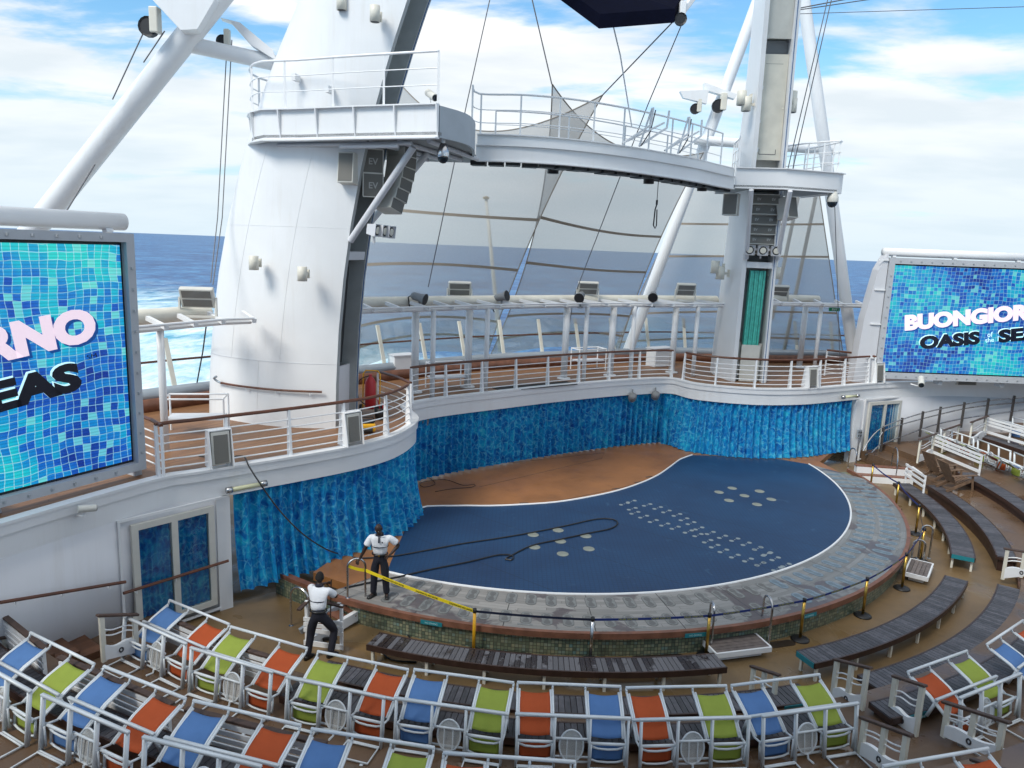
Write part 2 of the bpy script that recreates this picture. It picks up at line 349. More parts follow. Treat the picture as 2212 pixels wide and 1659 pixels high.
def m_bluefloor():
    m=mat('blue_pool_mat',(.012,.045,.12),.5); q=NT(m); co,o=q.xyz()
    a=q.noise(co,.5,6,.6); sm=q.ramp(q.noise(co,2.2,8,.7,1.2),[(.60,0.),(.74,1.)])
    g=q.m('MAXIMUM',q.m('LESS_THAN',q.m('FRACT',q.m('MULTIPLY',o[0],9.)),.22),q.m('LESS_THAN',q.m('FRACT',q.m('MULTIPLY',o[1],9.)),.22))
    c=q.ramp(a,[(.3,(.006,.030,.088)),(.7,(.010,.052,.135))]); c=q.mix(q.m('MULTIPLY',g,.45),c,(.004,.020,.055)); c=q.mix(q.m('MULTIPLY',sm,.35),c,(.09,.2,.32))
    wl=q.m('LESS_THAN',q.m('ABSOLUTE',q.m('SUBTRACT',q.m('FRACT',q.m('MULTIPLY',q.m('ADD',q.m('MULTIPLY',o[0],.62),q.m('MULTIPLY',o[1],.78)),.42)),.5)),.006)
    c=q.mix(q.m('MULTIPLY',wl,.6),c,(.004,.014,.04)); q.color(c); q.rough(.55); return m
def m_rim():
    m=mat('pool_rim_planks',(.33,.31,.29),.6); q=NT(m); co,o=q.xyz()
    r=q.m('SQRT',q.m('ADD',q.m('MULTIPLY',o[0],o[0]),q.m('MULTIPLY',o[1],o[1]))); th=q.m('ARCTAN2',o[1],o[0])
    u=q.m('DIVIDE',r,.115); iu=q.m('FLOOR',u); fu=q.m('FRACT',u); sec=q.m('MULTIPLY',th,5.9); isx=q.m('FLOOR',sec); fs=q.m('FRACT',sec)
    v=q.m('ADD',q.m('MULTIPLY',th,7.),q.m('MULTIPLY',iu,.41)); wn=q.n('TexWhiteNoise',noise_dimensions='2D'); q.put(q.vec(iu,q.m('FLOOR',v)),wn.inputs['Vector'])
    tone=q.m('ADD',.80,q.m('MULTIPLY',wn.outputs['Value'],.36)); gr=q.noise(q.vec(q.m('MULTIPLY',r,34.),q.m('MULTIPLY',th,20.)),1.,4); tone=q.m('MULTIPLY',tone,q.m('ADD',.75,q.m('MULTIPLY',gr,.5)))
    seam=q.m('MAXIMUM',q.m('LESS_THAN',fu,.06),q.m('LESS_THAN',q.m('FRACT',v),.012)); joint=q.m('LESS_THAN',fs,.010)
    # planks go from lighter pinkish grey (port) to darker blue grey (starboard)
    side=q.n('MapRange'); q.put(o[0],side.inputs[0]); side.inputs[1].default_value=-1.; side.inputs[2].default_value=7.
    base=q.mix(side.outputs[0],(.275,.262,.245),(.19,.20,.205))
    c=q.mix(1.,base,q.vec(tone,tone,tone),'MULTIPLY')
    wet=q.ramp(q.noise(co,.62,5,.6,.6),[(.555,0.),(.585,1.)]); c=q.mix(q.m('MULTIPLY',wet,.78),c,(.07,.05,.055))
    c=q.mix(q.m('MULTIPLY',seam,.45),c,(.10,.09,.085)); c=q.mix(joint,c,(.03,.028,.028)); q.color(c); q.rough(q.m('SUBTRACT',.62,q.m('MULTIPLY',wet,.3))); q.bump(q.m('SUBTRACT',1.,seam),.3,.004); return m
def m_mosaic():
    m=mat('mosaic_tile',(.2,.25,.18),.3); q=NT(m); co,o=q.xyz()
    th=q.m('MULTIPLY',q.m('ARCTAN2',o[1],o[0]),11.4/.075); z=q.m('DIVIDE',o[2],.075)
    wn=q.n('TexWhiteNoise',noise_dimensions='2D'); q.put(q.vec(q.m('FLOOR',th),q.m('FLOOR',z)),wn.inputs['Vector'])
    c=q.ramp(wn.outputs['Value'],[(0.,(.07,.10,.075)),(.45,(.16,.20,.13)),(.8,(.27,.27,.17)),(1.,(.12,.22,.21))])
    gt=q.m('MAXIMUM',q.m('LESS_THAN',q.m('FRACT',th),.16),q.m('LESS_THAN',q.m('FRACT',z),.16)); c=q.mix(gt,c,(.045,.05,.042)); 
    st=q.ramp(q.noise(co,1.3,6),[(.5,0.),(.75,1.)]); c=q.mix(q.m('MULTIPLY',st,.5),c,(.13,.11,.06)); q.color(c); q.bump(q.m('SUBTRACT',1.,gt),.4,.004); return m
def m_curtain():
    m=mat('water_print_curtain',(0,.2,.5),.75); q=NT(m); co,o=q.xyz(); b=q.b; b.inputs['Specular IOR Level'].default_value=.15; co=q.vec(q.m('MULTIPLY',o[0],1.15),q.m('MULTIPLY',o[1],1.15),q.m('MULTIPLY',o[2],1.05))
    wv=q.n('VectorMath',operation='ADD'); q.put(co,wv.inputs[0]); nz=q.n('TexNoise'); nz.inputs['Scale'].default_value=1.7; nz.inputs['Detail'].default_value=5; q.put(co,nz.inputs['Vector'])
    ms=q.n('VectorMath',operation='SCALE'); q.put(nz.outputs[1],ms.inputs[0]); ms.inputs['Scale'].default_value=.6; q.put(ms.outputs[0],wv.inputs[1])
    v=q.n('TexVoronoi',feature='DISTANCE_TO_EDGE'); v.inputs['Scale'].default_value=4.4; q.put(wv.outputs[0],v.inputs['Vector'])
    ln=q.ramp(v.outputs[0],[(0.,1.),(.05,.55),(.12,0.)]); pt=q.noise(co,3.6,6,.66,.8); p2=q.noise(co,.7,3)
    c=q.ramp(q.m('ADD',q.m('MULTIPLY',pt,.75),q.m('MULTIPLY',p2,.25)),[(.36,(.004,.065,.28)),(.46,(.006,.16,.44)),(.56,(.010,.28,.54)),(.68,(.025,.46,.60))])
    c=q.mix(q.m('MULTIPLY',q.m('MULTIPLY',ln,q.ramp(q.noise(co,4.5,4,.6),[(.40,.08),(.60,1.)])),.5),c,(.20,.68,.78)); q.color(c); return m
OCEAN=m_ocean(); TEAK=m_planks('teak_deck',(.235,.115,.052),(.05,.025,.012),.075,axis=34,rough=.5)
STAGE=m_rubber('orange_stage_rubber',(.29,.125,.042),.35); TAN=m_rubber('tan_pool_deck_rubber',(.185,.118,.052),1.); TERR=m_rubber('brown_terrace_rubber',(.130,.078,.045),1.,.7)
STEPBROWN=m_planks('brown_step_boards',(.12,.052,.025),(.03,.014,.008),.1,axis=34)
BLUE=m_bluefloor(); RIM=m_rim(); MOSAIC=m_mosaic(); CURTAIN=m_curtain()
EDGEWOOD=mat('red_edge_timber',(.20,.085,.050),.5,var=.35,vscale=4)
BENCH=mat('weathered_bench_boards',(.075,.072,.082),.55,var=.38,vscale=9,island=.35)
BENCHWET=None
def m_benchwet():
    m=mat('half_wet_bench_boards',(.12,.115,.125),.6); q=NT(m); co,o=q.xyz(); g=q.n('NewGeometry')
    tone=q.m('ADD',.7,q.m('MULTIPLY',g.outputs['Random Per Island'],.6)); c=q.mix(1.,(.135,.13,.14),q.vec(tone,tone,tone),'MULTIPLY')
    wet=q.ramp(q.m('ADD',q.m('MULTIPLY',q.noise(co,2.4,5,.6,.5),.65),q.m('MULTIPLY',g.outputs['Random Per Island'],.3)),[(.47,0.),(.53,1.)]); c=q.mix(wet,c,(.020,.013,.014)); q.color(c); q.rough(q.m('SUBTRACT',.6,q.m('MULTIPLY',wet,.35))); return m
BENCHWET=m_benchwet(); BENCHEDGE=mat('dark_bench_fascia',(.045,.022,.016),.45,var=.3,vscale=5)
# ================================================================ ocean
SEA_Z=-20.
b=MB(); b.add([(-30000,-30000,SEA_Z),(30000,-30000,SEA_Z),(30000,40000,SEA_Z),(-30000,40000,SEA_Z)],[(0,1,2,3)])
struct(b.build('ocean',OCEAN))
# ================================================================ promenade deck round the stage
EL=[(-12.2,3.),(-10.9,6.5),(-9.75,9.6),(-8.65,12.0),(-7.29,14.59),(-6.7,15.14),(-5.85,15.88),(-5.17,16.46),(-4.1,17.45),(-3.49,18.16),(-3.05,18.9),(-2.78,19.85),(-2.72,20.84),(-3.05,21.8),(-3.28,22.5),(-2.95,23.2),(-2.07,24.11),(-.4,25.42),(1.68,27.0),(4.2,28.64),(6.25,29.6),(6.72,29.25),(6.9,28.86),(7.27,28.47),(8.35,28.05),(9.74,27.92),(11.45,28.36),(12.99,29.17),(15.07,30.29),(17.05,31.0),(19.34,31.5),(24,31.4),(30,29.5),(36,26)]
EDGE=resample(smoothpath([(x,y,0) for x,y in EL],.2),.25)
DZ=2.75
STERN=smoothpath([(x,y,0) for x,y in [(-22,2),(-16.5,12),(-12.2,18.2),(-10.38,20.73),(-9.0,22.43),(-5.42,26.17),(-3.71,27.87),(-1.32,30.0),(1.92,31.96),(7.1,34.58),(12.07,35.4),(16.5,36.2),(24,36.6),(34,35.5),(42,33)]],.5)
poly=[(p.x,p.y) for p in offs(EDGE,.06)]+[(p.x,p.y) for p in reversed(STERN)]
b=MB(); b.prism(poly,DZ-.30,DZ); struct(b.build('promenade_deck',TEAK))
def near(p,q=EDGE): return min(range(len(q)),key=lambda i:(q[i].x-p[0])**2+(q[i].y-p[1])**2)
iL=near((-6.45,15.4))+1; iR=near((14.3,29.9))
# white fascia with its rim, one thing running round the whole deck edge
root=thing('deck_fascia','white painted fascia and rim round the edge of the upper deck, above the blue curtains','fascia',(EDGE[60].x,EDGE[60].y,DZ))
b=MB(); b.wallstrip(EDGE,DZ-.62,DZ-.02,.09); b.build('fascia_panel',WHITE,root,True)
b=MB(); b.slab(offs(EDGE,-.07),offs(EDGE,.17),DZ-.02,DZ+.035); b.slab(offs(EDGE,-.045),offs(EDGE,-.003),DZ-.20,DZ-.02); b.build('rim',WHITE,root,True)
# side walls below the deck
def side_wall(name,label,pts,win,loc,fl):
    r=thing(name,label,'wall',loc); b=MB(); b.wallstrip(pts,fl,DZ-.621,.09); b.build('wall',WALL,r,'all'); return r
wl=side_wall('side_wall','white wall under the upper deck on the left, with a double curtained window and two wooden handrails',EDGE[:iL+1],None,tuple(EDGE[iL]),-.55)
wr=side_wall('side_wall','white wall under the upper deck on the right, behind the curved steel handrail',EDGE[iR:],None,tuple(EDGE[iR]),-.55)
DARKGLASS=mat('dark_window_glass',(.01,.02,.03),.05); 
def m_winglass():
    m=mat('window_glass',(.25,.3,.34),.03); b=m.node_tree.nodes['Principled BSDF']; b.inputs['Transmission Weight'].default_value=0; t=m.node_tree
    tr=t.nodes.new('ShaderNodeBsdfTransparent'); tr.inputs[0].default_value=(.80,.86,.88,1); gl=t.nodes.new('ShaderNodeBsdfGlossy'); gl.inputs['Roughness'].default_value=.04; mx=t.nodes.new('ShaderNodeMixShader'); mx.inputs[0].default_value=.05
    t.links.new(tr.outputs[0],mx.inputs[1]); t.links.new(gl.outputs[0],mx.inputs[2]); t.links.new(mx.outputs[0],t.nodes['Material Output'].inputs[0]); return m
WINGLASS=m_winglass(); WINCURT=m_curtain(); WINCURT.name='window_curtain_print'
def window(root,a,c,zb,zt,n_out):
    """double window between plan points a,c; proud frame, two panes, printed curtain behind"""
    a=Vector((a[0],a[1],0)); c=Vector((c[0],c[1],0)); d=(c-a).normalized(); L=(c-a).length; n=Vector(n_out)
    f=MB(); W=.13
    def pc(s,z,o): return a+d*s+n*o+Vector((0,0,z))
    for z in (zb+W/2,zt-W/2): f.beam(pc(0,z,.04),pc(L,z,.04),.09,W)
    for s in (W/2,L/2,L-W/2): f.beam(pc(s,zb+W,.04),pc(s,zt-W,.04),W,.09,up=n)
    t=MB(); t.beam(pc(-.25,zt+.13,.03),pc(L+.2,zt+.13,.03),.05,.05); t.beam(pc(-.22,zb-.2,.03),pc(-.22,zt+.1,.03),.05,.05,up=n); t.beam(pc(-.25,zb-.14,.03),pc(L+.1,zb-.14,.03),.05,.04)
    wo=f.build('window',SPKWHITE,root); t.build('moulding',WHITE,root)
    for s0,s1 in ((W,L/2-W/2),(L/2+W/2,L-W)):
        g=MB(); g.beam(pc((s0+s1)/2,zb+W,.055),pc((s0+s1)/2,zt-W,.055),s1-s0,.006,up=n); g.build('pane',WINGLASS,wo)
        cu=MB(); k=40
        cu.grid(lambda i,j:pc(s0+.01+(s1-s0-.02)*i,zb+W+.01+(zt-zb-2*W-.02)*j,.022+.016*sin(i*34+2*sin(j*2))),k,8); cu.build('curtain',WINCURT,wo,'all')
A1=EDGE[iL]; d1=(EDGE[iL]-EDGE[iL-6]).normalized(); nL=Vector((d1.y,-d1.x,0))
wa,wc=EDGE[iL-8],EDGE[iL]-d1*.24; dw=(wc-wa).normalized(); nW=Vector((dw.y,-dw.x,0)); window(wl,wa+nW*.05,wc+nW*.03,-.32,1.98,nW)
d2=(EDGE[iR+7]-EDGE[iR]).normalized(); nR=Vector((d2.y,-d2.x,0))
window(wr,EDGE[iR]+d2*.55,EDGE[iR]+d2*2.45,-.3,1.98,nR)
# wall ends (return jambs beside the curtains)
b=MB(); b.box(EDGE[iL]+nL*-.12+Vector((0,0,.78)),(.3,.3,2.66),math.atan2(d1.y,d1.x)); b.build('jamb',WHITE,wl)
b=MB(); b.box(EDGE[iR]+nR*-.12+Vector((0,0,.78)),(.34,.3,2.66),math.atan2(d2.y,d2.x)); b.build('jamb',WHITE,wr)
# ================================================================ curtains
def curtain(i0,i1,label,inset,z0,flare=0.):
    base=resample(offs(EDGE[i0:i1+1],inset),.026); n=len(base); nr=offs(base,1.); L=0; vs=[]; nz=9; b=MB()
    rnd=random.Random(i0); ph=0; rows=[]; wl=.29; A_=1.
    for i in range(n):
        ph+=.026/wl*2*PI; wl+=(.29-wl)*.05+rnd.uniform(-.015,.015); wl=min(.42,max(.2,wl)); A_+=(1-A_)*.05+rnd.uniform(-.06,.06)
        d=nr[i]-base[i]; col=[]
        for j in range(nz):
            t=j/(nz-1); z=z0+(DZ-.60-z0)*t
            amp=.125*A_*(1-.30*t); w=2.0*math.sqrt(sin(ph/2+.10*sin(t*4))**2+.02)-1.2+.14*sin(ph*.37+t*3)
            col.append(base[i]+d*(amp*w-flare*(1-t)**2)+Vector((0,0,z+(.018*cos(ph)+.02*sin(i*.011) if j==0 else 0))))
        rows.append(col)
    b.grid(lambda u,v:rows[round(u*(n-1))][round(v*(nz-1))],n,nz)
    o=b.build('stage_curtain',CURTAIN,None,'all',origin=(base[n//2].x,base[n//2].y,z0)); return tag(o,label,'curtain','blue water print curtains round the stage')
iT=near((-3.28,22.5)); iC=near((6.5,29.5))
curtain(iL+1,near((-2.72,20.84)),'blue water print curtain hanging under the near left lobe, beside the two workers',.10,-.14,.30)
curtain(near((-3.05,21.8)),near((6.85,29.0)),'blue water print curtain along the back of the orange stage floor',.16,.03,.0)
curtain(iC-1,iR-1,'blue water print curtain hanging under the far right lobe, next to the right window',.10,.02,.22)
# ================================================================ pool deck and terraces
b=MB(); b.arc(8.,14.4,-205,45,-.75,-.55); struct(b.build('pool_deck',TAN))
TZ={3:-.08,4:.5,5:1.1,6:1.7,7:2.3}; TR={3:14.1,4:16.62,5:19.2,6:21.8,7:24.4,8:27.}
for k in (3,4,5,6,7):
    b=MB(); b.arc(TR[k],TR[k+1]+.3,-150,-33.5,TZ[k]-.75,TZ[k]); struct(b.build('terrace',TERR))
QR=[14.1,15.1,18.75,21.3,23.8,27.]; QZ=[-.08,.16,.58,1.05,1.6]
for k in range(5):
    b=MB(); b.arc(QR[k],QR[k+1]+.3,-28,26,QZ[k]-.75,QZ[k]); struct(b.build('terrace',TERR))
for k in range(9):
    b=MB(); b.arc(14.1+.62*k,14.1+.62*(k+1)+.2,-33.4,-28.1,-.9+.155*(k+1),-.55+.155*(k+1)); struct(b.build('aisle_step',STEPBROWN))
# ================================================================ stage floor, pool rim
RO=11.52; RI=10.42
aL=ang(P(790,1235)); aR=ang(P(1890,1035))
sp=[p for p in offs(EDGE[near((-3.3,18.6)):iR],.55)]+[pol(10.9,t) for t in range(12,-128,-5)]
b=MB(); b.prism([(p.x,p.y) for p in sp],-.2,0.); struct(b.build('stage_floor',STAGE))
S=[P(*q,.006) for q in [(845,1212),(868,1160),(900,1100),(980,1093),(1060,1093),(1130,1090),(1200,1085),(1270,1074),(1330,1061),(1380,1045),(1420,1027),(1448,1008),(1470,992),(1495,983)]]
S=smoothpath(S,.3); C2=(1.19,26.1); R2=10.36
def ang2(p): return math.degrees(math.atan2(p[1]-C2[1],p[0]-C2[0]))
def pol2(r,a,z=0): return Vector((C2[0]+r*cos(R(a)),C2[1]+r*sin(R(a)),z))
a0=ang2(P(1745,1003)); a1=ang2(P(850,1226))
if a1>0: a1-=360
if a0>90: a0-=360
k=70; arcp=[pol2(R2,a0+(a1-a0)*i/(k-1),.006) for i in range(k)]
Q=[P(1560,985,.006),P(1660,988,.006)]
b=MB(); b.prism([(p.x,p.y) for p in S+Q+arcp],-.1,.006); struct(b.build('pool_floor',BLUE))
# white piping round the blue mat
b=MB(); b.tube(lift(S[int(len(S)*.2):],.012),.028,6); b.tube(lift(arcp,.012),.028,6); tag(b.build('mat_piping',RAILW,None,True,origin=tuple(S[30])),'thin white piping strip round the edge of the dark blue pool floor','piping')
root=thing('pool_rim','grey planked rim round the pool with a red timber edge and green mosaic wall','pool rim',(CX,CY,0)); root['kind']='structure'
k2=80; b=MB(); b.slab([pol2(R2+.02,ang2(P(850,1226))+(a0-ang2(P(850,1226)))*i/(k2-1)) for i in range(k2)],[pol(RO-.10,aL+(aR-aL)*i/(k2-1)) for i in range(k2)],-.18,.004); b.build('planking',RIM,root)
b=MB(); b.arc(RO-.10,RO,aL-3,aR+6,-.12,.01,1.5); b.arc(RO-.26,RO-.103,aL-9,aL+.2,-.12,-.02,1.5); b.build('timber_edge',EDGEWOOD,root)
b=MB(); b.arc(RO-.35,RO-.10,aL-9,aR+6,-.62,-.121,1.5); b.build('mosaic_wall',MOSAIC,root)
# ================================================================ towers
CHAN=mat('channel_grey',(.36,.38,.38),.5,var=.1)
TEAL=mat('teal_panel',(.08,.50,.41),.4,var=.25,vscale=7)
def tower(name,label,o,n,hgt,lean,right=False):
    """leaning shell with an open channel facing n; o = middle of the channel mouth at deck level"""
    o=Vector(o); n=Vector(n).normalized(); d=-n; wv=Vector((-n.y,n.x,0)); lean=Vector(lean)
    r=thing(name,label,'tower',o)
    zs=[0,.35,1.2,2.6,4,5.4,6.8,7.4,8.2,9,9.8,10.8,12,13.6,15.4][:hgt]
    def dims(z):
        hw=.68-.006*z; L=4.3-.03*z-.006*z*z; W=max(hw+.03,1.08-.03*z-.001*z*z); return L,W,hw
    def base(z): return o+lean*(max(z,0)/10.9)**2.15+Vector((0,0,z))
    def sec(z):
        L,W,hw=dims(z); p=base(z); pts=[]; K=26
        for side in (1,-1):
            row=[]
            for i in range(K):
                t=i/(K-1); qq=1-(1-t)**1.6 if t>.4 else t*1.1; qq=t
                if qq<.4: w_=hw+(W-hw)*sin(qq/.4*PI/2)
                else: w_=W*math.sqrt(max(0,1-((qq-.4)/.6)**2))
                row.append(p+d*(L*qq)+wv*(w_*side))
            pts+= row if side==1 else row[::-1][1:]
        return pts
    secs=[sec(z) for z in zs]; m=len(secs[0]); b=MB(); vs=[v for s in secs for v in s]
    b.add(vs,[(i*m+j,i*m+j+1,(i+1)*m+j+1,(i+1)*m+j) for i in range(len(zs)-1) for j in range(m-1)]+[tuple((len(zs)-1)*m+j for j in range(m))])
    b.build('shell',WHITE,r,'all')
    # mouth edges, thick returns
    b=MB()
    for s in (1,-1):
        for z0,z1 in zip(zs,zs[1:]):
            for (zz0,zz1) in ((z0,z1),):
                h0,h1=dims(zz0)[2],dims(zz1)[2]; a,c=base(zz0)+wv*(h0*s),base(zz1)+wv*(h1*s)
                i0=a-wv*(.16*s); i1=c-wv*(.16*s)
                b.add([a,i0,i0+d*.75,a+d*.75,c,i1,i1+d*.75,c+d*.75],[(0,1,5,4),(1,2,6,5),(2,3,7,6),(3,0,4,7),(0,3,2,1),(4,5,6,7)])
    b.build('channel_side',WHITE if right else CHAN,r)
    b=MB()
    for z0,z1 in zip(zs,zs[1:]):
        a,c=base(z0)+d*.76,base(z1)+d*.76; h0,h1=dims(z0)[2]-.1,dims(z1)[2]-.1
        b.add([a-wv*h0,a+wv*h0,c+wv*h1,c-wv*h1,a-wv*h0+d*.05,a+wv*h0+d*.05,c+wv*h1+d*.05,c-wv*h1+d*.05],[(0,1,2,3),(4,7,6,5),(0,4,5,1),(3,2,6,7)])
    b.build('channel_back',SPKWHITE if right else CHAN,r)
    # thin blue seal line down one channel edge
    b=MB(); b.tube([base(z)+wv*((dims(z)[2]-.10))-d*.012 for z in zs],.012,5); b.build('seal',mat('blue_seal',(.02,.10,.28),.5),r)
    return r,base,dims,d,wv,n
TL=tower('stage_tower','large white leaning tower on the left, rising from the near lobe past the catwalk',(-4.55,20.05,DZ),(.97,-.24,0),15,(1.98,-.7,0))
TRr=tower('stage_tower','narrower looking white tower on the right, with the folded teal platform in its channel',(9.5,29.35,DZ),(-.06,-1,0),15,(-.5,-1.4,0),True)
rootL,baseL,dimL,dL,wL,nLt=TL; rootR,baseR,dimR,dR,wR,nRt=TRr
# weld seams round the left shell
def shellpt(T,z,q,side,out=.0):
    r,base,dims,d,wv,n=T; L,W,hw=dims(z); w_=hw+(W-hw)*sin(min(q,.4)/.4*PI/2) if q<.4 else W*math.sqrt(max(0,1-((q-.4)/.6)**2))
    return base(z)+d*(L*q)+wv*((w_+out)*side)
b=MB()
for z in (1.75,): b.tube([shellpt(TL,z,q/20,-1,.004) for q in range(0,20)],.007,5)
b.build('weld_seam',WALL,rootL)
b=MB(); b.tube([shellpt(TL,5.3,q/20,-1,.003) for q in range(0,20)],.003,5); b.build('weld_seam',WHITE,rootL)
for qv,z0,z1 in ((.35,1.75,7.2),(.72,1.75,7.2),(.5,0.1,1.75)): b=MB(); b.tube([shellpt(TL,z0+(z1-z0)*i/14,qv,-1,.003) for i in range(15)],.003,5); b.build('weld_seam',WHITE,rootL)
for z,uq in ((8.6,.33),(8.9,.62)):
    b=MB(); c=shellpt(TL,z,uq,-1,.0); b.beam(c-wL*.05,c-wL*.3+Vector((0,0,.0)),.10,.16); b.build('pad_eye',WHITE,rootL)
# crossbars / doors in the channels
def chbox(T,z0,z1,dep,th,m,name,wf=.0,par=None,wide=None):
    r,base,dims,d,wv,n=T; b=MB(); a,c=base(z0),base(z1); h0,h1=(dims(z0)[2]-.165,dims(z1)[2]-.165) if wide is None else (wide,wide)
    A=[]
    for p,h in ((a,h0),(c,h1)):
        for dd in (dep,dep+th): A+=[p-wv*h+d*dd+wv*wf,p+wv*h+d*dd+wv*wf]
    b.add(A,[(0,1,3,2),(4,6,7,5),(0,4,5,1),(2,3,7,6),(0,2,6,4),(1,5,7,3)]); return b.build(name,m,par or r)
# right tower: lower white doors, teal folded platform, crossbar, hatch above
chbox(TRr,0.02,1.5,.12,.05,SPKWHITE,'equipment_door',wide=.36)
chbox(TRr,0.02,1.55,.35,.05,SPKWHITE,'equipment_door',wf=-.42,wide=.06); chbox(TRr,0.02,1.55,.35,.05,SPKWHITE,'equipment_door',wf=.42,wide=.06)
b=MB()
for k in range(7):
    x=-.25+.085*k; zt=4.45
    b.beam(baseR(1.5)+wR*-x+dR*.3,baseR(zt)+wR*(-x+.03)+dR*.3,.07,.22 if k%2 else .28,up=nRt)
b.build('folded_platform',TEAL,rootR)
chbox(TRr,4.55,4.78,-.01,.5,WHITE,'crossbar'); chbox(TRr,4.8,7.3,.70,.05,GREYP,'recess_panel')
chbox(TRr,1.56,4.5,.715,.04,CHAN,'recess_panel')
h=chbox(TRr,8.55,12.05,.30,.06,CREAM,'access_door'); 
b=MB(); 
for z0,z1 in ((8.75,10.1),(10.25,11.75)):
    for x0,x1,y0,y1 in ((-.33,-.31,z0,z1),(.25,.27,z0,z1)): b.beam(baseR(y0)+wR*x0+dR*.292,baseR(y1)+wR*x0+dR*.292,.02,.012,up=nRt)if x0<0 else b.beam(baseR(y0)+wR*x1+dR*.292,baseR(y1)+wR*x1+dR*.292,.02,.012,up=nRt)
    for z in (z0,z1): b.beam(baseR(z)-wR*.33+dR*.292,baseR(z)+wR*.27+dR*.292,.012,.02)
b.build('door_groove',DKGREY,h)
for z in (8.9,9.9,11.0): b=MB(); b.box(baseR(z)+wR*-.40+dR*.28,(.06,.06,.16)); b.build('hinge',WHITE,h)
chbox(TRr,12.07,12.5,.5,.05,GREYP,'recess_panel'); chbox(TRr,12.5,15.39,.2,.06,SPKWHITE,'channel_cover')
# left tower channel: crossbar and steps
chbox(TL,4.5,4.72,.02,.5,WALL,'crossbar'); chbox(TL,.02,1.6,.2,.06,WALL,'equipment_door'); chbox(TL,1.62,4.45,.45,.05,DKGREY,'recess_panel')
# small wooden rail round the foot of the left tower
hr=[shellpt(TL,1.05,q/14,-1,.10) for q in range(1,12)]; hr=[Vector((p.x,p.y,DZ+1.02)) for p in hr]
r=thing('curved_handrail','short curved wooden handrail wrapped round the foot of the large left tower','handrail',hr[0])
b=MB(); b.tube(hr,.03,8); b.build('handrail',RAILWOOD,r,True); b=MB(); 
tail=[hr[-1],hr[-1]+Vector((-.12,.05,.03)),hr[-1]+Vector((-.2,.02,.12)),hr[-1]+Vector((-.1,-.05,.18))]; b.tube(smoothpath(tail,.05),.032,8); b.build('end_scroll',GALV,r,True)
for i in (1,4,7): b=MB(); b.tube([hr[i],hr[i]-Vector((0,0,.1)),hr[i]-Vector((0,0,.1))+(Vector((-4.9,20.6,hr[i].z))-hr[i]).normalized()*.12],.015,6); b.build('bracket',WHITE,r)
# ================================================================ catwalk
ENDG=mat('end_plate_blue_grey',(.36,.40,.44),.5,var=.08)  # end plate is darker and bluer than the white fascia
ZT=10.85; ZB=10.15
front=[(-6.85,19.75),(-6.45,19.3),(-5.5,19.0),(-4.1,18.42),(-1.92,17.62)]
endc=[(-1.88,17.7),(-1.35,18.6),(-1.2,19.8),(-1.3,21.4)]
bridge=smoothpath([(x,y,0) for x,y in [(-1.27,21.75),(-.35,21.65),(.96,21.85),(2.34,22.5),(3.88,23.6),(5.71,25.3),(6.88,26.7),(7.75,27.7)]],.35)
rplat=[(7.8,27.75),(9.5,27.5),(11.7,28.2)]
cw=thing('catwalk','white steel catwalk bridging the two towers, with railings on top','catwalk',(-4,18.4,ZB))
fl=[Vector((x,y,0)) for x,y in front]
def strip(pts,z0,z1,th,name,m,par=cw):
    b=MB(); b.wallstrip([Vector((p[0],p[1],0)) for p in pts],z0,z1,th); return b.build(name,m,par,True)
lp=smoothpath([(x,y,0) for x,y in [(-5.0,22.7),(-6.6,22.1),(-7.2,21.2),(-7.15,20.4)]+front[:1]],.3)+fl[1:]
strip(lp,ZB,ZT,.06,'fascia',WHITE); 
b=MB(); b.slab(offs(lp,-.1),offs(lp,.1),ZT,ZT+.03); b.slab(offs(lp,-.1),offs(lp,.1),ZB-.035,ZB-.001); b.build('flange',WHITE,cw,True)
for p,q in zip(resample(lp,1.15),offs(resample(lp,1.15),-.1)):
    b=MB(); n_=(q-p); b.add([p+Vector((0,0,ZT)),q+Vector((0,0,ZT)),q*.55+p*.45+Vector((0,0,ZT-.4)),p+Vector((0,0,ZB+.0))],[(0,1,2,3)]); b.build('stiffener',WHITE,cw,solid=.03)
ep=smoothpath([(x,y,0) for x,y in endc],.3); strip(ep,ZB,ZT,.06,'end_plate',ENDG)
strip(bridge,ZB-.02,ZT-.30,.06,'lower_band',WHITE); strip([p+Vector((.02,.14,0)) for p in bridge],ZT-.30,ZT-.02,.06,'upper_band',WHITE)
b=MB(); b.slab(offs(bridge,-.08),offs(bridge,.24),ZT-.33,ZT-.30); b.slab(offs(bridge,-.05),offs(bridge,.15),ZB-.05,ZB-.021); b.slab(offs(bridge,.06),offs(bridge,.35),ZT-.02,ZT+.01); b.build('flange',WHITE,cw,True)
rp=[Vector((x,y,0)) for x,y in rplat]; strip(rp+[Vector((12.0,28.5,0)),Vector((11.5,31.2,0))],ZB,ZT,.06,'fascia',WHITE)
b=MB(); rr=rp+[Vector((12.0,28.5,0))]; b.slab(offs(rr,-.09),offs(rr,.1),ZT,ZT+.03); b.build('flange',WHITE,cw)
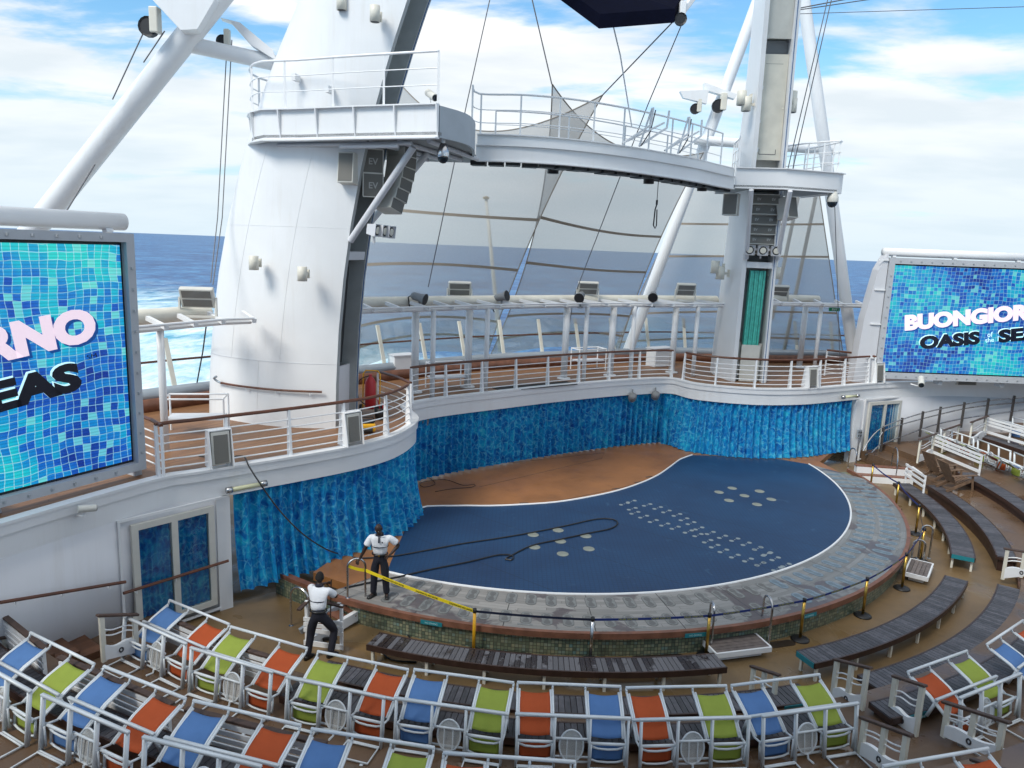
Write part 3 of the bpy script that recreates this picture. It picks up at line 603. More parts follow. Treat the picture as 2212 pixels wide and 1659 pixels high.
# decks and dark cluttered undersides
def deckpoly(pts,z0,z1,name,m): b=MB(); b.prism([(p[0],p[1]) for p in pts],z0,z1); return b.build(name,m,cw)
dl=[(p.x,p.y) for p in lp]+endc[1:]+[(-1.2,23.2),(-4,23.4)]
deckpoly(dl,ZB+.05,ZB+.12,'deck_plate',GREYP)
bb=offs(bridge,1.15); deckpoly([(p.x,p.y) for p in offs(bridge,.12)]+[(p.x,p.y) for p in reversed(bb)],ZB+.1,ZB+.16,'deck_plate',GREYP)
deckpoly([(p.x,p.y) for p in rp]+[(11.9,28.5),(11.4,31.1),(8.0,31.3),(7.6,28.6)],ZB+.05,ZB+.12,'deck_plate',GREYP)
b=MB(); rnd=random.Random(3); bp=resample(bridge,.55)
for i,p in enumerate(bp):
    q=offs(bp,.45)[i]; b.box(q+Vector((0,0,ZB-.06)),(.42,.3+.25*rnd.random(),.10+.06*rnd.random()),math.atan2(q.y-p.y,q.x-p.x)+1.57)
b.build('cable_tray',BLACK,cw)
b=MB(); 
for k in range(5): b.cyl((-5.2+.75*k,19.6-.32*k,ZB+.0),(-3.2+.5*k,22.6-.2*k,ZB+.0),.06)
b.cyl((-6.2,19.6,ZB-.08),(-2.6,18.25,ZB-.08),.05); b.cyl((-4.4,18.75,ZB-.16),(-2.9,18.2,ZB-.16),.05)
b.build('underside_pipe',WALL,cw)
# railings on the catwalk
def railing(par,pts,z,h,levels,post_every,r_top=.03,r_mid=.014,m=RAILW,post=.022,lean=None,flat=None,name='post',topmat=None,toe=0):
    pts=[Vector((p.x,p.y,0)) for p in pts]
    b=MB(); b.tube(lift(pts,z+h),r_top,8); b.build('top_rail',topmat or m,par,True)
    b=MB()
    for l in levels: b.tube(lift(pts,z+h*l),r_mid,6)
    b.build('rails',m,par,True)
    pp=resample(pts,post_every); n=offs(pp,-1.)
    for i,p in enumerate(pp):
        b=MB(); o=(n[i]-p).normalized()*(lean or 0)
        if flat:
            t=Vector((-(n[i]-p).y,(n[i]-p).x,0)).normalized(); nn=(n[i]-p).normalized()
            a0,a1=flat; top=p+Vector((0,0,z+h-.02)); bo=p+nn*(lean or 0)+Vector((0,0,z))
            b.add([bo-nn*a0-t*.008,bo+nn*.03-t*.008,top+nn*.02-t*.008,top-nn*a1-t*.008,bo-nn*a0+t*.008,bo+nn*.03+t*.008,top+nn*.02+t*.008,top-nn*a1+t*.008],[(0,1,2,3),(7,6,5,4),(0,4,5,1),(1,5,6,2),(2,6,7,3),(3,7,4,0)])
        else: b.beam(p+o+Vector((0,0,z)),p+Vector((0,0,z+h)),.05,.02)
        b.build(name,m,par)
gr=thing('guard_rail','white guard railing round the left platform of the catwalk','railing',(-5.5,19.0,ZT)); railing(gr,smoothpath(lp,.3)[::1],ZT+.03,1.12,(.36,.68),1.35)
gr=thing('guard_rail','white curved guard railing along the front of the catwalk bridge','railing',(3,23,ZT)); railing(gr,smoothpath([Vector((-1.35,20.9,0))]+list(offs(bridge,.2)[::3]),.3),ZT,1.1,(.3,.62),1.15,.028)
gr=thing('guard_rail','thin white guard railing along the back of the catwalk bridge','railing',(3,24,ZT)); railing(gr,resample(offs(bridge,1.1)[1:-2],.5),ZT-.3,1.1,(.35,.65),2.4,.02,.01)
gr=thing('guard_rail','white guard railing on the right platform, beside the right tower','railing',(11,28,ZT)); railing(gr,smoothpath([Vector((10.35,30.4,0)),Vector((10.8,29.4,0)),Vector((11.7,28.4,0)),Vector((11.85,28.6,0)),Vector((11.4,30.9,0))],.3),ZT+.03,1.15,(.33,.66),.62)
gr=thing('guard_rail','short white guard railing left of the right tower on the catwalk','railing',(8,28,ZT)); railing(gr,[Vector((7.95,28.0,0)),Vector((8.15,28.9,0)),Vector((8.3,30.1,0))],ZT+.03,1.15,(.33,.66),.5)
# diagonal braces below the left platform and right platform
for (p,q,lab) in ((atY(757,520,19.3),atY(893,318,18.35),'pale diagonal tube brace below the left platform of the catwalk, nearer one of two'),(atY(780,505,21.3),atY(925,330,21.0),'pale diagonal tube brace below the left platform, farther one behind the curved speaker array'),
                  (baseR(4.9)+wR*.62-dR*.1,baseR(7.35)+wR*.5-dR*1.3,'diagonal brace left of the speaker rows under the right platform'),(baseR(4.9)-wR*.55-dR*.1,baseR(7.35)-wR*.85-dR*1.2,'diagonal brace right of the speaker rows under the right platform')):
    b=MB(); b.cyl(p,q,.085,12); tag(b.build('brace',WALL,None,True,origin=tuple(p)),lab,'brace')
# folding hoist frames leaning on the bridge railing
for (uv,lab) in (((1350,300),'left folded white hoist frame leaning out over the bridge railing'),((1432,310),'right folded white hoist frame leaning out over the bridge railing')):
    i=min(range(len(bridge)),key=lambda i:abs((bridge[i]+Vector((0,0,ZT))-Vector((0,0,CAM_Z))).cross(ray(*uv).normalized()).length)); p=bridge[i]+Vector((0,0,ZT+.02)); t=(bridge[min(i+1,len(bridge)-1)]-bridge[i-1]).normalized(); n_=Vector((t.y,-t.x,0))
    r=thing('hoist_frame',lab,'hoist frame',p); b=MB()
    for s in (0,.9):
        a=p+t*(s*.75); b.tube([a+n_*.1,a+t*.95+n_*.25+Vector((0,0,.62)),a+t*1.15+n_*.1+Vector((0,0,1.15))],.035,6)
    b.tube([p+n_*.1+t*.2+Vector((0,0,.1)),p+t*1.5+n_*.25+Vector((0,0,.75))],.03,6); b.tube([p+t*.68+n_*.1+Vector((0,0,.0)),p+t*1.15+n_*.05+Vector((0,0,1.15))],.03,6)
    b.build('tubing',RAILW,r)
    b=MB(); b.tube([p+t*.7+n_*.15,p+t*1.0+n_*.2+Vector((0,0,.45)),p+t*1.25+n_*.1+Vector((0,0,1.1))],.018,6); b.build('strap',DKGREY,r)
# ================================================================ masts, cross tubes
def tubething(name,label,cat,p,q,r,m=WHITE,n=20,r2=None,group=None):
    b=MB(); p,q=Vector(p),Vector(q); b.cyl(p,q,r,n,r2); return tag(b.build(name,m,None,True,origin=tuple(p)),label,cat,group)
mp0,mp1=atY(85,480,20),atY(455,15,20); dm=(mp1-mp0).normalized()
tubething('mast_tube','thick white slanted mast tube crossing the sky at upper left, behind the left screen','mast',mp0-dm*3.4,mp1+dm*3,.30)
ct0=mp0.lerp(mp1,.80); ct1=shellpt(TL,9.75,.8,-1)
tubething('cross_tube','white cross tube joining the slanted left mast to the large tower','tube',atY(405,95,20.1),atY(610,140,20.8),.2)
tubething('mast_tube','white slanted mast leg on the left of the right tower, behind its speakers','mast',atY(1330,830,34.),atY(1660,-60,34.),.25)
tubething('mast_tube','white slanted mast leg on the right, descending outside the right platform to the deck','mast',atY(1848,800,33.),atY(1728,-60,33.),.25)
tubething('cross_tube','white cross tube behind the right tower at railing height','tube',atY(1500,302,33.6),atY(1800,325,33.2),.2)
# brackets with pulley blocks
def bracket(label,pts,th,nrm,pul,R_=.2):
    nrm=Vector(nrm).normalized(); r=thing('mast_bracket',label,'bracket',pts[0]); b=MB(); k=len(pts)
    b.add([p-nrm*th for p in pts]+[p+nrm*th for p in pts],[tuple(range(k))[::-1],tuple(range(k,2*k))]+[(i,(i+1)%k,k+(i+1)%k,k+i) for i in range(k)]); b.build('plate',WHITE,r)
    p=Vector(pul); b=MB(); b.beam(p+Vector((0,0,R_*1.6)),p-Vector((0,0,R_*.9)),R_*.9,R_*1.1,up=(0,1,0)); b.build('pulley_block',CREAM,r,bevel=.03)
    b=MB(); b.lathe([(R_*.8,-.05),(R_,-.08),(R_,.08),(R_*.8,.05)],p-Vector((R_*.7,0,R_*.3)),14,Matrix.Rotation(PI/2,3,'X')); b.build('sheave',BLACK,r); return p
pb1=bracket('white wedge bracket with rusty pulley block at the top of the left mast',[atY(330,0,19.5),atY(395,70,19.5),atY(430,68,19.5),atY(470,0,19.5),atY(400,-30,19.5)],.22,(.2,-1,0),atY(336,52,19.5),.24)
pb2=bracket('white swept bracket with pulley beside the large tower, above the cross tube',[atY(478,42,20.5),atY(500,50,20.5),atY(545,100,20.5),atY(600,135,20.5),atY(590,110,20.5),atY(520,52,20.5)],.16,(.2,-1,0),atY(491,86,20.5),.16)
pb3=bracket('white bracket with pulley blocks on the mast leg left of the right tower',[atY(1520,180,33.6),atY(1520,195,33.6),atY(1585,215,33.6),atY(1590,205,33.6)],.15,(0,-1,0),atY(1562,225,33.4),.28)
bracket('small white sheave bracket on the outer side of the mast leg by the bridge end',[atY(1468,198,33.4),atY(1475,212,33.4),atY(1525,225,33.4),atY(1530,195,33.4)],.12,(0,-1,0),atY(1510,232,33.4),.22)
# ================================================================ line arrays
EVW=LOGO
def spkbox(par,c,x,z,w,h,dep,both=1):
    """grille box with white edge trim and logo; x = width direction, z = up direction of its face"""
    x=Vector(x).normalized(); z=Vector(z).normalized(); n=x.cross(z).normalized(); M=Matrix((x,-n,z)).transposed(); c=Vector(c)
    b=MB(); b.box(c-n*dep/2,(w,dep,h*.96),M=M); o=b.build('speaker_box',SPKGREY,par)
    b=MB()
    for s in (-1,1): b.box(c+z*(s*h*.48)+n*.004-n*.02,(w,.05,.025),M=M)
    for s in (-1,1): b.box(c+x*(s*w*.5)+n*.004-n*.02,(.025,.05,h*.94),M=M)
    b.build('trim',SPKWHITE,o)
    for k in ((-.27,.27) if both==2 else (0,)):
        text_mesh('EV',h*.36,LOGO,o,Matrix.Translation(-Vector(par['_o']))@frame_M(c+x*(w*k)+n*.008-z*h*.13,x,z),'logo',.004,.002,'CENTER',shear=-.0)
# left: straight stack
p=atY(808,318,19.6); r=thing('speaker_array','straight stack of grey speaker boxes under the left platform, beside the tower channel','speakers',p)
for k in range(2):
    spkbox(r,atY(806,348+52*k,19.4),(.97,.25,0),(0.02,-.05,1),.5,.60,.5)
r=thing('speaker_array','curved hanging column of grey speaker boxes behind the diagonal brace at left','speakers',atY(865,320,19.4))
cpts=[(868,328),(867,352),(864,376),(858,400),(850,422),(840,444)]
for k,(u,v) in enumerate(cpts):
    c=atY(u,v,20.3-.06*k); up=Vector((.10+.05*k,.04*k+.0,1)).normalized(); M=Matrix.Rotation(R(-38),3,'Z')
    x=Vector((.78,-.55,0)).normalized(); z=(up-x*up.dot(x)).normalized(); n=x.cross(z); Mx=Matrix((x,-n,z)).transposed()
    b=MB(); b.box(c,(.64,.47,.31),M=Mx); o=b.build('speaker_box',SPKWHITE,r,bevel=.015)
    b=MB(); b.box(c+x*.326,(.012,.42,.26),M=Mx); b.build('grille',SPKGREY,o)
# right: six wide rows
c0=baseR(7.25)-dR*.02; r=thing('speaker_array','wide column of six grey speaker boxes hanging in the channel of the right tower','speakers',c0)
for k in range(6):
    z=7.12-.37*k; spkbox(r,baseR(z)-dR*(.12-.05*k),-wR if (-wR).x>0 else wR,Vector((0,.10+.02*k,1)),1.0,.36,.4,2)
# ================================================================ loudspeaker boxes on the towers
def cabinet(label,c,x,w,h,dep,tilt=.1,mb=SPKWHITE,group=None):
    x=Vector(x).normalized(); z=Vector((0,0,1)); n0=x.cross(z); z=(z+n0*tilt).normalized(); z=(z-x*z.dot(x)).normalized(); n=x.cross(z); M=Matrix((x,-n,z)).transposed(); c=Vector(c)
    r=thing('loudspeaker',label,'speaker',c); b=MB(); b.box(c-n*dep/2,(w,dep,h),M=M); b.build('cabinet',mb,r,bevel=.015)
    b=MB(); b.box(c+n*.006,(w*.86,.012,h*.90),M=M); b.build('grille',SPKGREY,r)
    b=MB(); b.beam(c-n*dep-z*h*.2,c-n*(dep+.3),.05,.05); b.build('bracket',WHITE,r); return r
cabinet('grey grilled loudspeaker box fixed on the large left tower below the platform',atY(746,361,18.95),(.95,-.2,0),.42,.75,.35,-.12)
cabinet('grey loudspeaker box on the left side of the right tower, under the platform',atY(1577,441,28.3),(.9,-.42,0),.55,.8,.5,.0)
cabinet('grey loudspeaker box right of the speaker column, tilted, under the right platform',atY(1712,447,28.4),(.85,.5,0),.55,.8,.5,-.25)
# horn floodlights in threes
def horns(label,pts,aim,s):
    aim=Vector(aim).normalized(); r=thing('horn_cluster',label,'horn speakers',pts[0]); x=aim.cross(Vector((0,0,1))).normalized(); z=x.cross(aim); M=Matrix((x,aim,z)).transposed()
    for c in pts:
        c=Vector(c); b=MB(); k=s*.5
        V=[c+x*sx*k*f+z*sz*k*f+aim*a for a,f in ((0,1.),(-s*.9,.78)) for sx,sz in ((-1,-1),(1,-1),(1,1),(-1,1))]
        b.add(V,[(4,5,6,7)[::-1],(0,1,5,4),(1,2,6,5),(2,3,7,6),(3,0,4,7)]); b.add([c+x*sx*k*.86+z*sz*k*.86+aim*-.05 for sx,sz in ((-1,-1),(1,-1),(1,1),(-1,1))],[(0,1,2,3)])
        h=b.build('horn_bell',WALL,r,solid=.02); b=MB(); b.lathe([(.01,.0),(k*.62,.0),(k*.62,.02),(.01,.03)],c-aim*.04,12,Matrix((x,z,aim)).transposed()); b.build('horn_throat',CREAM,h)
        b=MB(); b.lathe([(k*.85,.0),(k*.85,.012),(k*.6,.014),(k*.6,0)],c-aim*.045,12,Matrix((x,z,aim)).transposed()); b.build('horn_recess',BLACK,h)
    b=MB(); b.beam(pts[0]-aim*.35,pts[-1]-aim*.35,.05,.08); b.beam((pts[0]+pts[-1])/2-aim*.35,(pts[0]+pts[-1])/2-aim*.35-Vector((0,0,.35)),.06,.06); b.build('mount',WALL,r)
horns('three grey horn speakers in a row on an arm beside the left tower channel',[atY(818,498,19.0),atY(834,500,19.15),atY(848,502,19.3)],(.9,-.36,-.12),.30)
horns('three grey horn speakers in a row facing out of the right tower channel',[baseR(5.22)-dR*.35+wR*(.5-.5*k) for k in range(3)],nRt+Vector((0,0,-.12)),.37)
# cylinder wall lights
def wall_light(label,c,n,s=.16,two=False):
    n=Vector(n).normalized(); c=Vector(c); r=thing('wall_light',label,'wall light',c); b=MB(); b.lathe([(s,-s*1.45),(s,s*1.45),(s*.9,s*1.5)],c,16); b.build('lamp_body',CREAM,r,'all')
    b=MB(); b.lathe([(s*.8,-.0),(s*.8,.01)],c-Vector((0,0,s*1.46)),14); b.build('lens',DKGREY,r)
    b=MB(); b.beam(c,c-n*s*2,.10,.10); b.box(c-n*s*2.,(.05,s*1.2,s*1.8),math.atan2(n.y,n.x)); b.build('bracket',CREAM,r); return r
for (u,v,y,lab) in ((548,568,19.15,'left of two cream cylinder lights on the lower face of the large tower'),(653,592,18.75,'right of two cream cylinder lights on the lower face of the large tower'),(738,5,19.1,'cream cylinder light high on the large tower, cut by the top edge of the photo'),(810,30,18.55,'cream cylinder light high on the large tower near its channel edge')):
    wall_light(lab,atY(u,v,y),(-.2,-1,0),.122)
for (u,v,lab) in ((1602,212,'upper cream cylinder light on the left side of the right tower'),(1612,225,'lower cream cylinder light on the left side of the right tower'),(1711,213,'upper cream cylinder light on the right side of the right tower, above the platform'),(1711,228,'lower cream cylinder light on the right side of the right tower, above the platform'),(1545,577,'upper cream cylinder light left of the right tower at horn level'),(1556,590,'lower cream cylinder light left of the right tower at horn level'),(1762-2432*0,577,None),):
    if lab: wall_light(lab,atY(u,v,28.4 if v<400 else 29.9),(-1 if u<1650 else 1,-.1,0),.17)
for (u,v,lab) in ((1761/1.0-90,575,'upper cream cylinder light right of the right tower at horn level'),(1762-85,590,'lower cream cylinder light right of the right tower at horn level')):
    wall_light(lab,atY(u,v,29.6),(1,-.1,0),.16)
# cameras
def dome(label,c,arm,s,m):
    c=Vector(c); r=thing('dome_camera',label,'camera',c); b=MB(); b.lathe([(s*.2,s*2.1),(s*.5,s*1.9),(s*.95,s*.7),(s,0.),(s*.92,-s*.15)],c,18); b.build('housing',m,r,True)
    b=MB(); b.lathe([(s*.88,-s*.15),(s*.8,-s*.6),(s*.45,-s*.98),(.01,-s*1.08)],c,16); b.build('dome',DARKGLASS,r,True); b=MB(); b.tube([c+Vector((0,0,s*1.9))]+[Vector(a) for a in arm],.045,8); b.build('arm',WHITE,r,True)
cdm=atY(957,338,18.1); dome('silver dome camera hanging from a bent white pipe under the left platform',cdm,[cdm+Vector((0,0,.52)),cdm+Vector((-.05,0,.58)),cdm+Vector((-.85,.2,.60))],.15,STEEL)
cdm=atY(1798,435,28.3); dome('white dome camera hanging under the outer end of the right platform',cdm,[cdm+Vector((0,0,.60)),cdm+Vector((-.2,.2,.62))],.34*.62,SPKWHITE)
def bullet(label,c,aim,base,s=.09):
    c=Vector(c); aim=Vector(aim).normalized(); r=thing('bullet_camera',label,'camera',c); b=MB(); b.cyl(c-aim*s*2.4,c+aim*s*2,s,14); b.build('housing',SPKWHITE,r,True); b=MB(); b.cyl(c+aim*s*2.,c+aim*s*2.15,s*.85,12); b.build('lens',DARKGLASS,r)
    b=MB(); b.tube([c-aim*s,c-aim*s-Vector((0,0,s*2.2)),Vector(base)],.025,6); b.build('bracket',WHITE,r); return r
q=atY(933,206,17.8); bullet('white bullet camera on a bent arm at the corner of the left platform',q,(.55,-.75,-.45),q+Vector((.1,.2,-.62)),.085)
q=P(193,1100,0); q=onplane(190,1098,EDGE[iL-8]+nL*.55,nL); bullet('white security camera on the wall under the left screen',q,(.75,.62,-.1),q+Vector((-.35,-.1,-.25))-nL*.45,.068)
q=onplane(1990,825,EDGE[iR+24]+nR*.4,nR); bullet('white security camera on the wall under the right screen',q,(-.35,-.8,-.4),q+Vector((-.1,0,-.15))-nR*.35,.12)
# small dark winches under the bridge
for (u,v,lab) in ((1195,360,'black chain hoist under the middle of the catwalk bridge'),(1402,383,'black chain hoist with hook chain under the right part of the bridge'),(1517,400,'black chain hoist under the bridge next to the right platform')):
    y=23.0 if u<1300 else (24.6 if u<1450 else 27.0); c=atY(u,v,y); r=thing('chain_hoist',lab,'hoist',c); b=MB(); b.cyl(c+Vector((0,0,.2)),c-Vector((0,0,.2)),.17,14); b.build('drum',BLACK,r,'all'); b=MB(); b.box(c+Vector((-.15,.05,.26)),(.75,.3,.12)); b.build('mount',WALL,r)
    if 1300<u<1450:
        b=MB(); x=c+Vector((.3,-.05,-.1)); b.tube([x,x-Vector((0,0,.6))],.012,5); b.cyl(x-Vector((0,0,.6)),x-Vector((0,0,.75)),.035,8); b.tube([x-Vector((0,0,.75)),x-Vector((.04,0,.9)),x-Vector((.06,0,1.4)),x-Vector((0,0,1.5)),x-Vector((-.04,0,1.4)),x-Vector((-.02,0,.9))],.022,6); b.build('hook_chain',BLACK,r)
# ================================================================ promenade railings
def promenade_rail(label,i0,i1,loc_i):
    pts=resample(offs(EDGE[i0:i1],.06),.3); r=thing('deck_railing',label,'railing',(EDGE[loc_i].x,EDGE[loc_i].y,DZ))
    h=1.10; b=MB(); b.tube(lift(offs(pts,.10),DZ+h+.02),.042,8); b.build('handrail',RAILWOOD,r,True)
    b=MB()
    for k in range(5): b.tube(lift(offs(pts,.03+.012*k),DZ+.17+.175*k),.016,6)
    b.build('rails',RAILW,r,True)
    pp=resample(pts,1.45); on=offs(pp,1.)
    for i,p in enumerate(pp):
        nn=(on[i]-p).normalized(); t=Vector((-nn.y,nn.x,0)); a=p-nn*.02+Vector((0,0,DZ+.03)); top=p+nn*.10+Vector((0,0,DZ+h))
        b=MB(); A=[a-nn*.0,a+nn*.17,top+nn*.025,top-nn*.03]; b.add([v-t*.03 for v in A]+[v+t*.03 for v in A],[(0,1,2,3),(7,6,5,4),(0,4,5,1),(1,5,6,2),(2,6,7,3),(3,7,4,0)]); b.build('post',RAILW,r)
    return r
i_a=near((-7.2,14.7)); i_b=near((-3.2,22.3)); i_c=near((15.0,30.25))
promenade_rail('white deck railing with wooden handrail curving round the near left lobe',i_a,near((-2.74,20.4)),near((-5.2,16.4)))
promenade_rail('white deck railing with wooden handrail along the far back edge above the orange stage',near((-3.1,22.9)),near((6.6,29.4)),near((1.7,27)))
promenade_rail('white deck railing with wooden handrail round the far right lobe',near((6.85,29.1)),i_c,near((10,27.9)))
# short return of the near rail towards the left screen and the lobe end
def rail_pts(label,pts):
    pts=[Vector((p[0],p[1],0)) for p in pts]; r=thing('deck_railing',label,'railing',(pts[0].x,pts[0].y,DZ)); h=1.1; b=MB(); b.tube(lift(pts,DZ+h+.02),.042,8); b.build('handrail',RAILWOOD,r,True); b=MB()
    for k in range(5): b.tube(lift(pts,DZ+.17+.175*k),.016,6)
    b.build('rails',RAILW,r,True)
    for p in (pts[0],pts[-1]): b=MB(); b.beam(p+Vector((0,0,DZ)),p+Vector((0,0,DZ+h)),.05,.05); b.build('post',RAILW,r)
rail_pts('short white rail with wooden cap returning from the near railing to the left screen',[(-7.16,14.72),(-7.55,15.15),(-8.1,15.6)])
rail_pts('short white rail with wooden cap closing the gap behind the near lobe',[(-2.85,20.5),(-3.4,21.4),(-4.1,22.2)])
rail_pts('short white rail with wooden cap beside the right screen',[(14.95,30.3),(14.75,31.0),(13.6,31.9)])
# speaker boxes in the railing
def rail_speaker(label,i,tilt=.15):
    p=offs(EDGE,-.02)[i]+Vector((0,0,DZ)); t=(EDGE[i+1]-EDGE[i-1]).normalized(); n=Vector((t.y,-t.x,0)); r=thing('rail_speaker',label,'speaker',p); z=Vector((0,0,1)); b=MB()
    for s in (-1,1): b.add([p+t*(s*.24)+n*o+z*h for o,h in ((.12,.04),(-.32,.04),(-.22,.86),(-.02,.86))],[(0,1,2,3)])
    b.build('side_plate',RAILW,r,solid=.02); b=MB(); b.add([p+t*s*.25+n*o+z*h for s in (-1,1) for o,h in ((-.02,.86),(-.24,.86))],[(0,1,3,2)]); b.build('top_plate',RAILW,r,solid=.02)
    M=Matrix((t,(-n),z)).transposed(); b=MB(); b.box(p-n*.12+z*.46,(.40,.26,.72),M=Matrix.Rotation(-.1,3,t)@M); b.build('cabinet',SPKWHITE,r,bevel=.015); b=MB(); b.box(p+n*.022+z*.45,(.30,.02,.62),M=Matrix.Rotation(-.1,3,t)@M); b.build('grille',SPKGREY,r)
rail_speaker('boxed grey speaker set into the near railing, closest to the left screen',near(P(467,1005,DZ)))
rail_speaker('boxed grey speaker set into the near railing below the tower',near(P(748,958,DZ)))
rail_speaker('boxed grey speaker set into the right lobe railing, left of two there',near(P(1728,833,DZ)))
rail_speaker('boxed grey speaker set into the right lobe railing, next to the right screen',near(P(1864,822,DZ)))
# ================================================================ stern rail: gunwale, glass, posts
G=offs(STERN,.12); r=thing('stern_rail','grey gunwale with slanted posts, wooden rail and glass wind screen along the stern','railing',(0,30.5,DZ))
b=MB(); b.slab(offs(STERN,-.30),offs(STERN,.12),DZ,DZ+.36); b.build('bulwark',EDGEWOOD,r,'all'); b=MB(); b.tube(lift(offs(STERN,.02),DZ+.42),.20,10); b.build('gunwale',GALV,r,True)
b=MB(); b.tube(lift(offs(STERN,.45),DZ+1.30),.035,8); b.build('handrail',RAILWOOD,r,True)
pp=resample(STERN,1.9); on=offs(pp,1.)
for i,p in enumerate(pp):
    if not(-14<p.x<24): continue
    nn=(on[i]-p).normalized(); b=MB(); b.beam(p+nn*.1+Vector((0,0,DZ+.4)),p+nn*.62+Vector((0,0,DZ+1.95)),.14,.06,up=nn); b.beam(p+nn*.5+Vector((0,0,DZ+1.35)),p+nn*.36+Vector((0,0,DZ+1.1)),.05,.05); b.build('post',CREAM,r)
WS=mat('wind_glass',(.8,.9,.9),.03); t_=WS.node_tree; tr=t_.nodes.new('ShaderNodeBsdfTransparent'); tr.inputs[0].default_value=(.93,.96,.96,1); gl=t_.nodes.new('ShaderNodeBsdfGlossy'); gl.inputs['Roughness'].default_value=.03; mx=t_.nodes.new('ShaderNodeMixShader'); mx.inputs[0].default_value=.05
t_.links.new(tr.outputs[0],mx.inputs[1]); t_.links.new(gl.outputs[0],mx.inputs[2]); t_.links.new(mx.outputs[0],t_.nodes['Material Output'].inputs[0])
lo=lift(offs(STERN,.2),DZ+.62); hi=lift(offs(STERN,.66),DZ+2.0); b=MB(); n_=len(lo); b.add(lo+hi,[(i,i+1,n_+i+1,n_+i) for i in range(n_-1)]); b.build('glass',WS,r,solid=.012)
# ================================================================ light gantry (pipe, rack and poles)
back=[(-3.3,24.66),(-1.59,26.0),(2.01,28.52),(3.96,29.67),(6.75,31.06)]; fr=[(-2.63,24.0),(-.93,25.55),(2.75,28.17),(4.71,29.18),(7.47,30.27)]
def gantry(label,bpts,fpts,bpoles,fpoles,loc,ztop=5.65,fins=.95):
    r=thing('light_gantry',label,'gantry',loc); P_=smoothpath([Vector((x,y,0)) for x,y in bpts],.4); F_=smoothpath([Vector((x,y,0)) for x,y in fpts],.4)
    b=MB(); b.tube(lift(P_,ztop+.17),.2,14); b.build('main_pipe',CREAM,r,True)
    b=MB(); b.tube(lift(F_,ztop+.02),.07,8); b.build('rack_rail',WHITE,r,True); b=MB(); b.tube(lift(offs(F_,-.22),ztop+.12),.035,8); b.build('rack_rail',WHITE,r,True)
    for p,q in zip(resample(F_,fins),resample(offs(F_,.55),fins)): b=MB(); b.beam(p+Vector((0,0,ztop+.05))+(p-q)*.45,q+Vector((0,0,ztop+.2)),.09,.10); b.build('rack_arm',WHITE,r)
    for x,y in bpoles: b=MB(); b.cyl((x,y,DZ),(x,y,ztop),.13,14); b.lathe([(.26,0),(.26,.05),(.13,.06)],(x,y,DZ),14); b.build('pole',WHITE,r,'all')
    for x,y in fpoles: b=MB(); b.cyl((x,y,DZ),(x,y,ztop),.085,12); b.build('pole',WHITE,r,'all')
    return r
gantry('long cream pipe gantry with rack arms on white poles along the back deck',[(-6.0,22.3),(-4.6,23.55)]+back+[(8.6,31.9)],[(-5.1,21.8)]+fr+[(8.6,30.8)],back,fr,(0,26.5,DZ))
gantry('short cream pipe gantry between the left screen and the large tower',[(-9.7,15.4),(-8.6,17.6),(-7.9,19.0)],[(-8.75,15.2),(-8.0,16.7),(-7.2,18.3),(-6.7,18.75)],[],[(-8.05,16.71)],(-8.05,16.71,DZ),5.62,.9)
gantry('short cream pipe gantry right of the right tower, running to the right screen',[(10.3,32.6),(12.2,33.3),(13.65,33.6)],[(10.3,31.4),(13.0,32.1),(15.2,32.5)],[(13.25,33.9)],[(13.33,32.37)],(13.3,32.4,DZ),5.75)
# floodlights
def flood(label,uv,y,s=1.):
    c=atY(*uv,y); r=thing('floodlight',label,'floodlight',c); x=Vector((.95,.12,0)).normalized(); n=Vector((.12,-.9,-.42)).normalized(); x=(x-n*x.dot(n)).normalized(); z=n.cross(x)*-1; z=x.cross(n)*-1 if z.z<0 else z; M=Matrix((x,-n,z)).transposed()
    b=MB(); b.box(c,(.80*s,.16*s,.52*s),M=M); b.build('housing',SPKWHITE,r,bevel=.03*s)
    for k in (-1,1): b=MB(); b.box(c+n*.085*s+z*(k*.12*s),(.68*s,.012,.19*s),M=M); b.build('lamp_panel',mat('led_panel_glass',(.16,.16,.15),.2) if 'led_panel_glass' not in bpy.data.materials else bpy.data.materials['led_panel_glass'],r)
    b=MB(); 
    for k in (-1,1): b.beam(c+x*(k*.43*s),c+x*(k*.43*s)-Vector((0,0,.48*s)),.04,.07)
    b.beam(c-x*.43*s-Vector((0,0,.48*s)),c+x*.43*s-Vector((0,0,.48*s)),.10,.05); b.build('yoke',SPKWHITE,r)
for i,(uv,y,lab) in enumerate((((427,642),18.2,'white floodlight on the short gantry beside the left screen'),((993,623),26.2,'white floodlight left of the flagpole foot on the long gantry'),((1270,622),28.9,'white floodlight in the middle of the long gantry'),((1481,625),30.4,'white floodlight near the right end of the long gantry'),((1684,628),33,'white floodlight right of the right tower on its short gantry'))): flood(lab,uv,y,1. if y>20 else 1.0)
def spot(label,uv,y,aim):
    c=atY(*uv,y); aim=Vector(aim).normalized(); r=thing('spotlight',label,'spotlight',c); z=Vector((0,0,1)); M=aim.to_track_quat('Z','Y').to_matrix()
    b=MB(); b.lathe([(.10,-.28),(.13,-.2),(.14,.05),(.19,.2),(.20,.22)],c,14,M); b.build('lamp_body',GREYP,r,'all'); b=MB(); b.lathe([(.185,.222),(.18,.23),(.01,.24)],c,14,M); b.build('lens',BLACK,r); b=MB(); b.cyl(c-z*.1,c-z*.42,.035,8); b.box(c-z*.42,(.2,.14,.06)); b.build('stand',GREYP,r); b=MB(); b.tube([c-aim*.28,c-aim*.42-z*.1,c-aim*.38-z*.35,c-aim*.3-z*.5],.022,6); b.build('power_cable',BLACK,r)
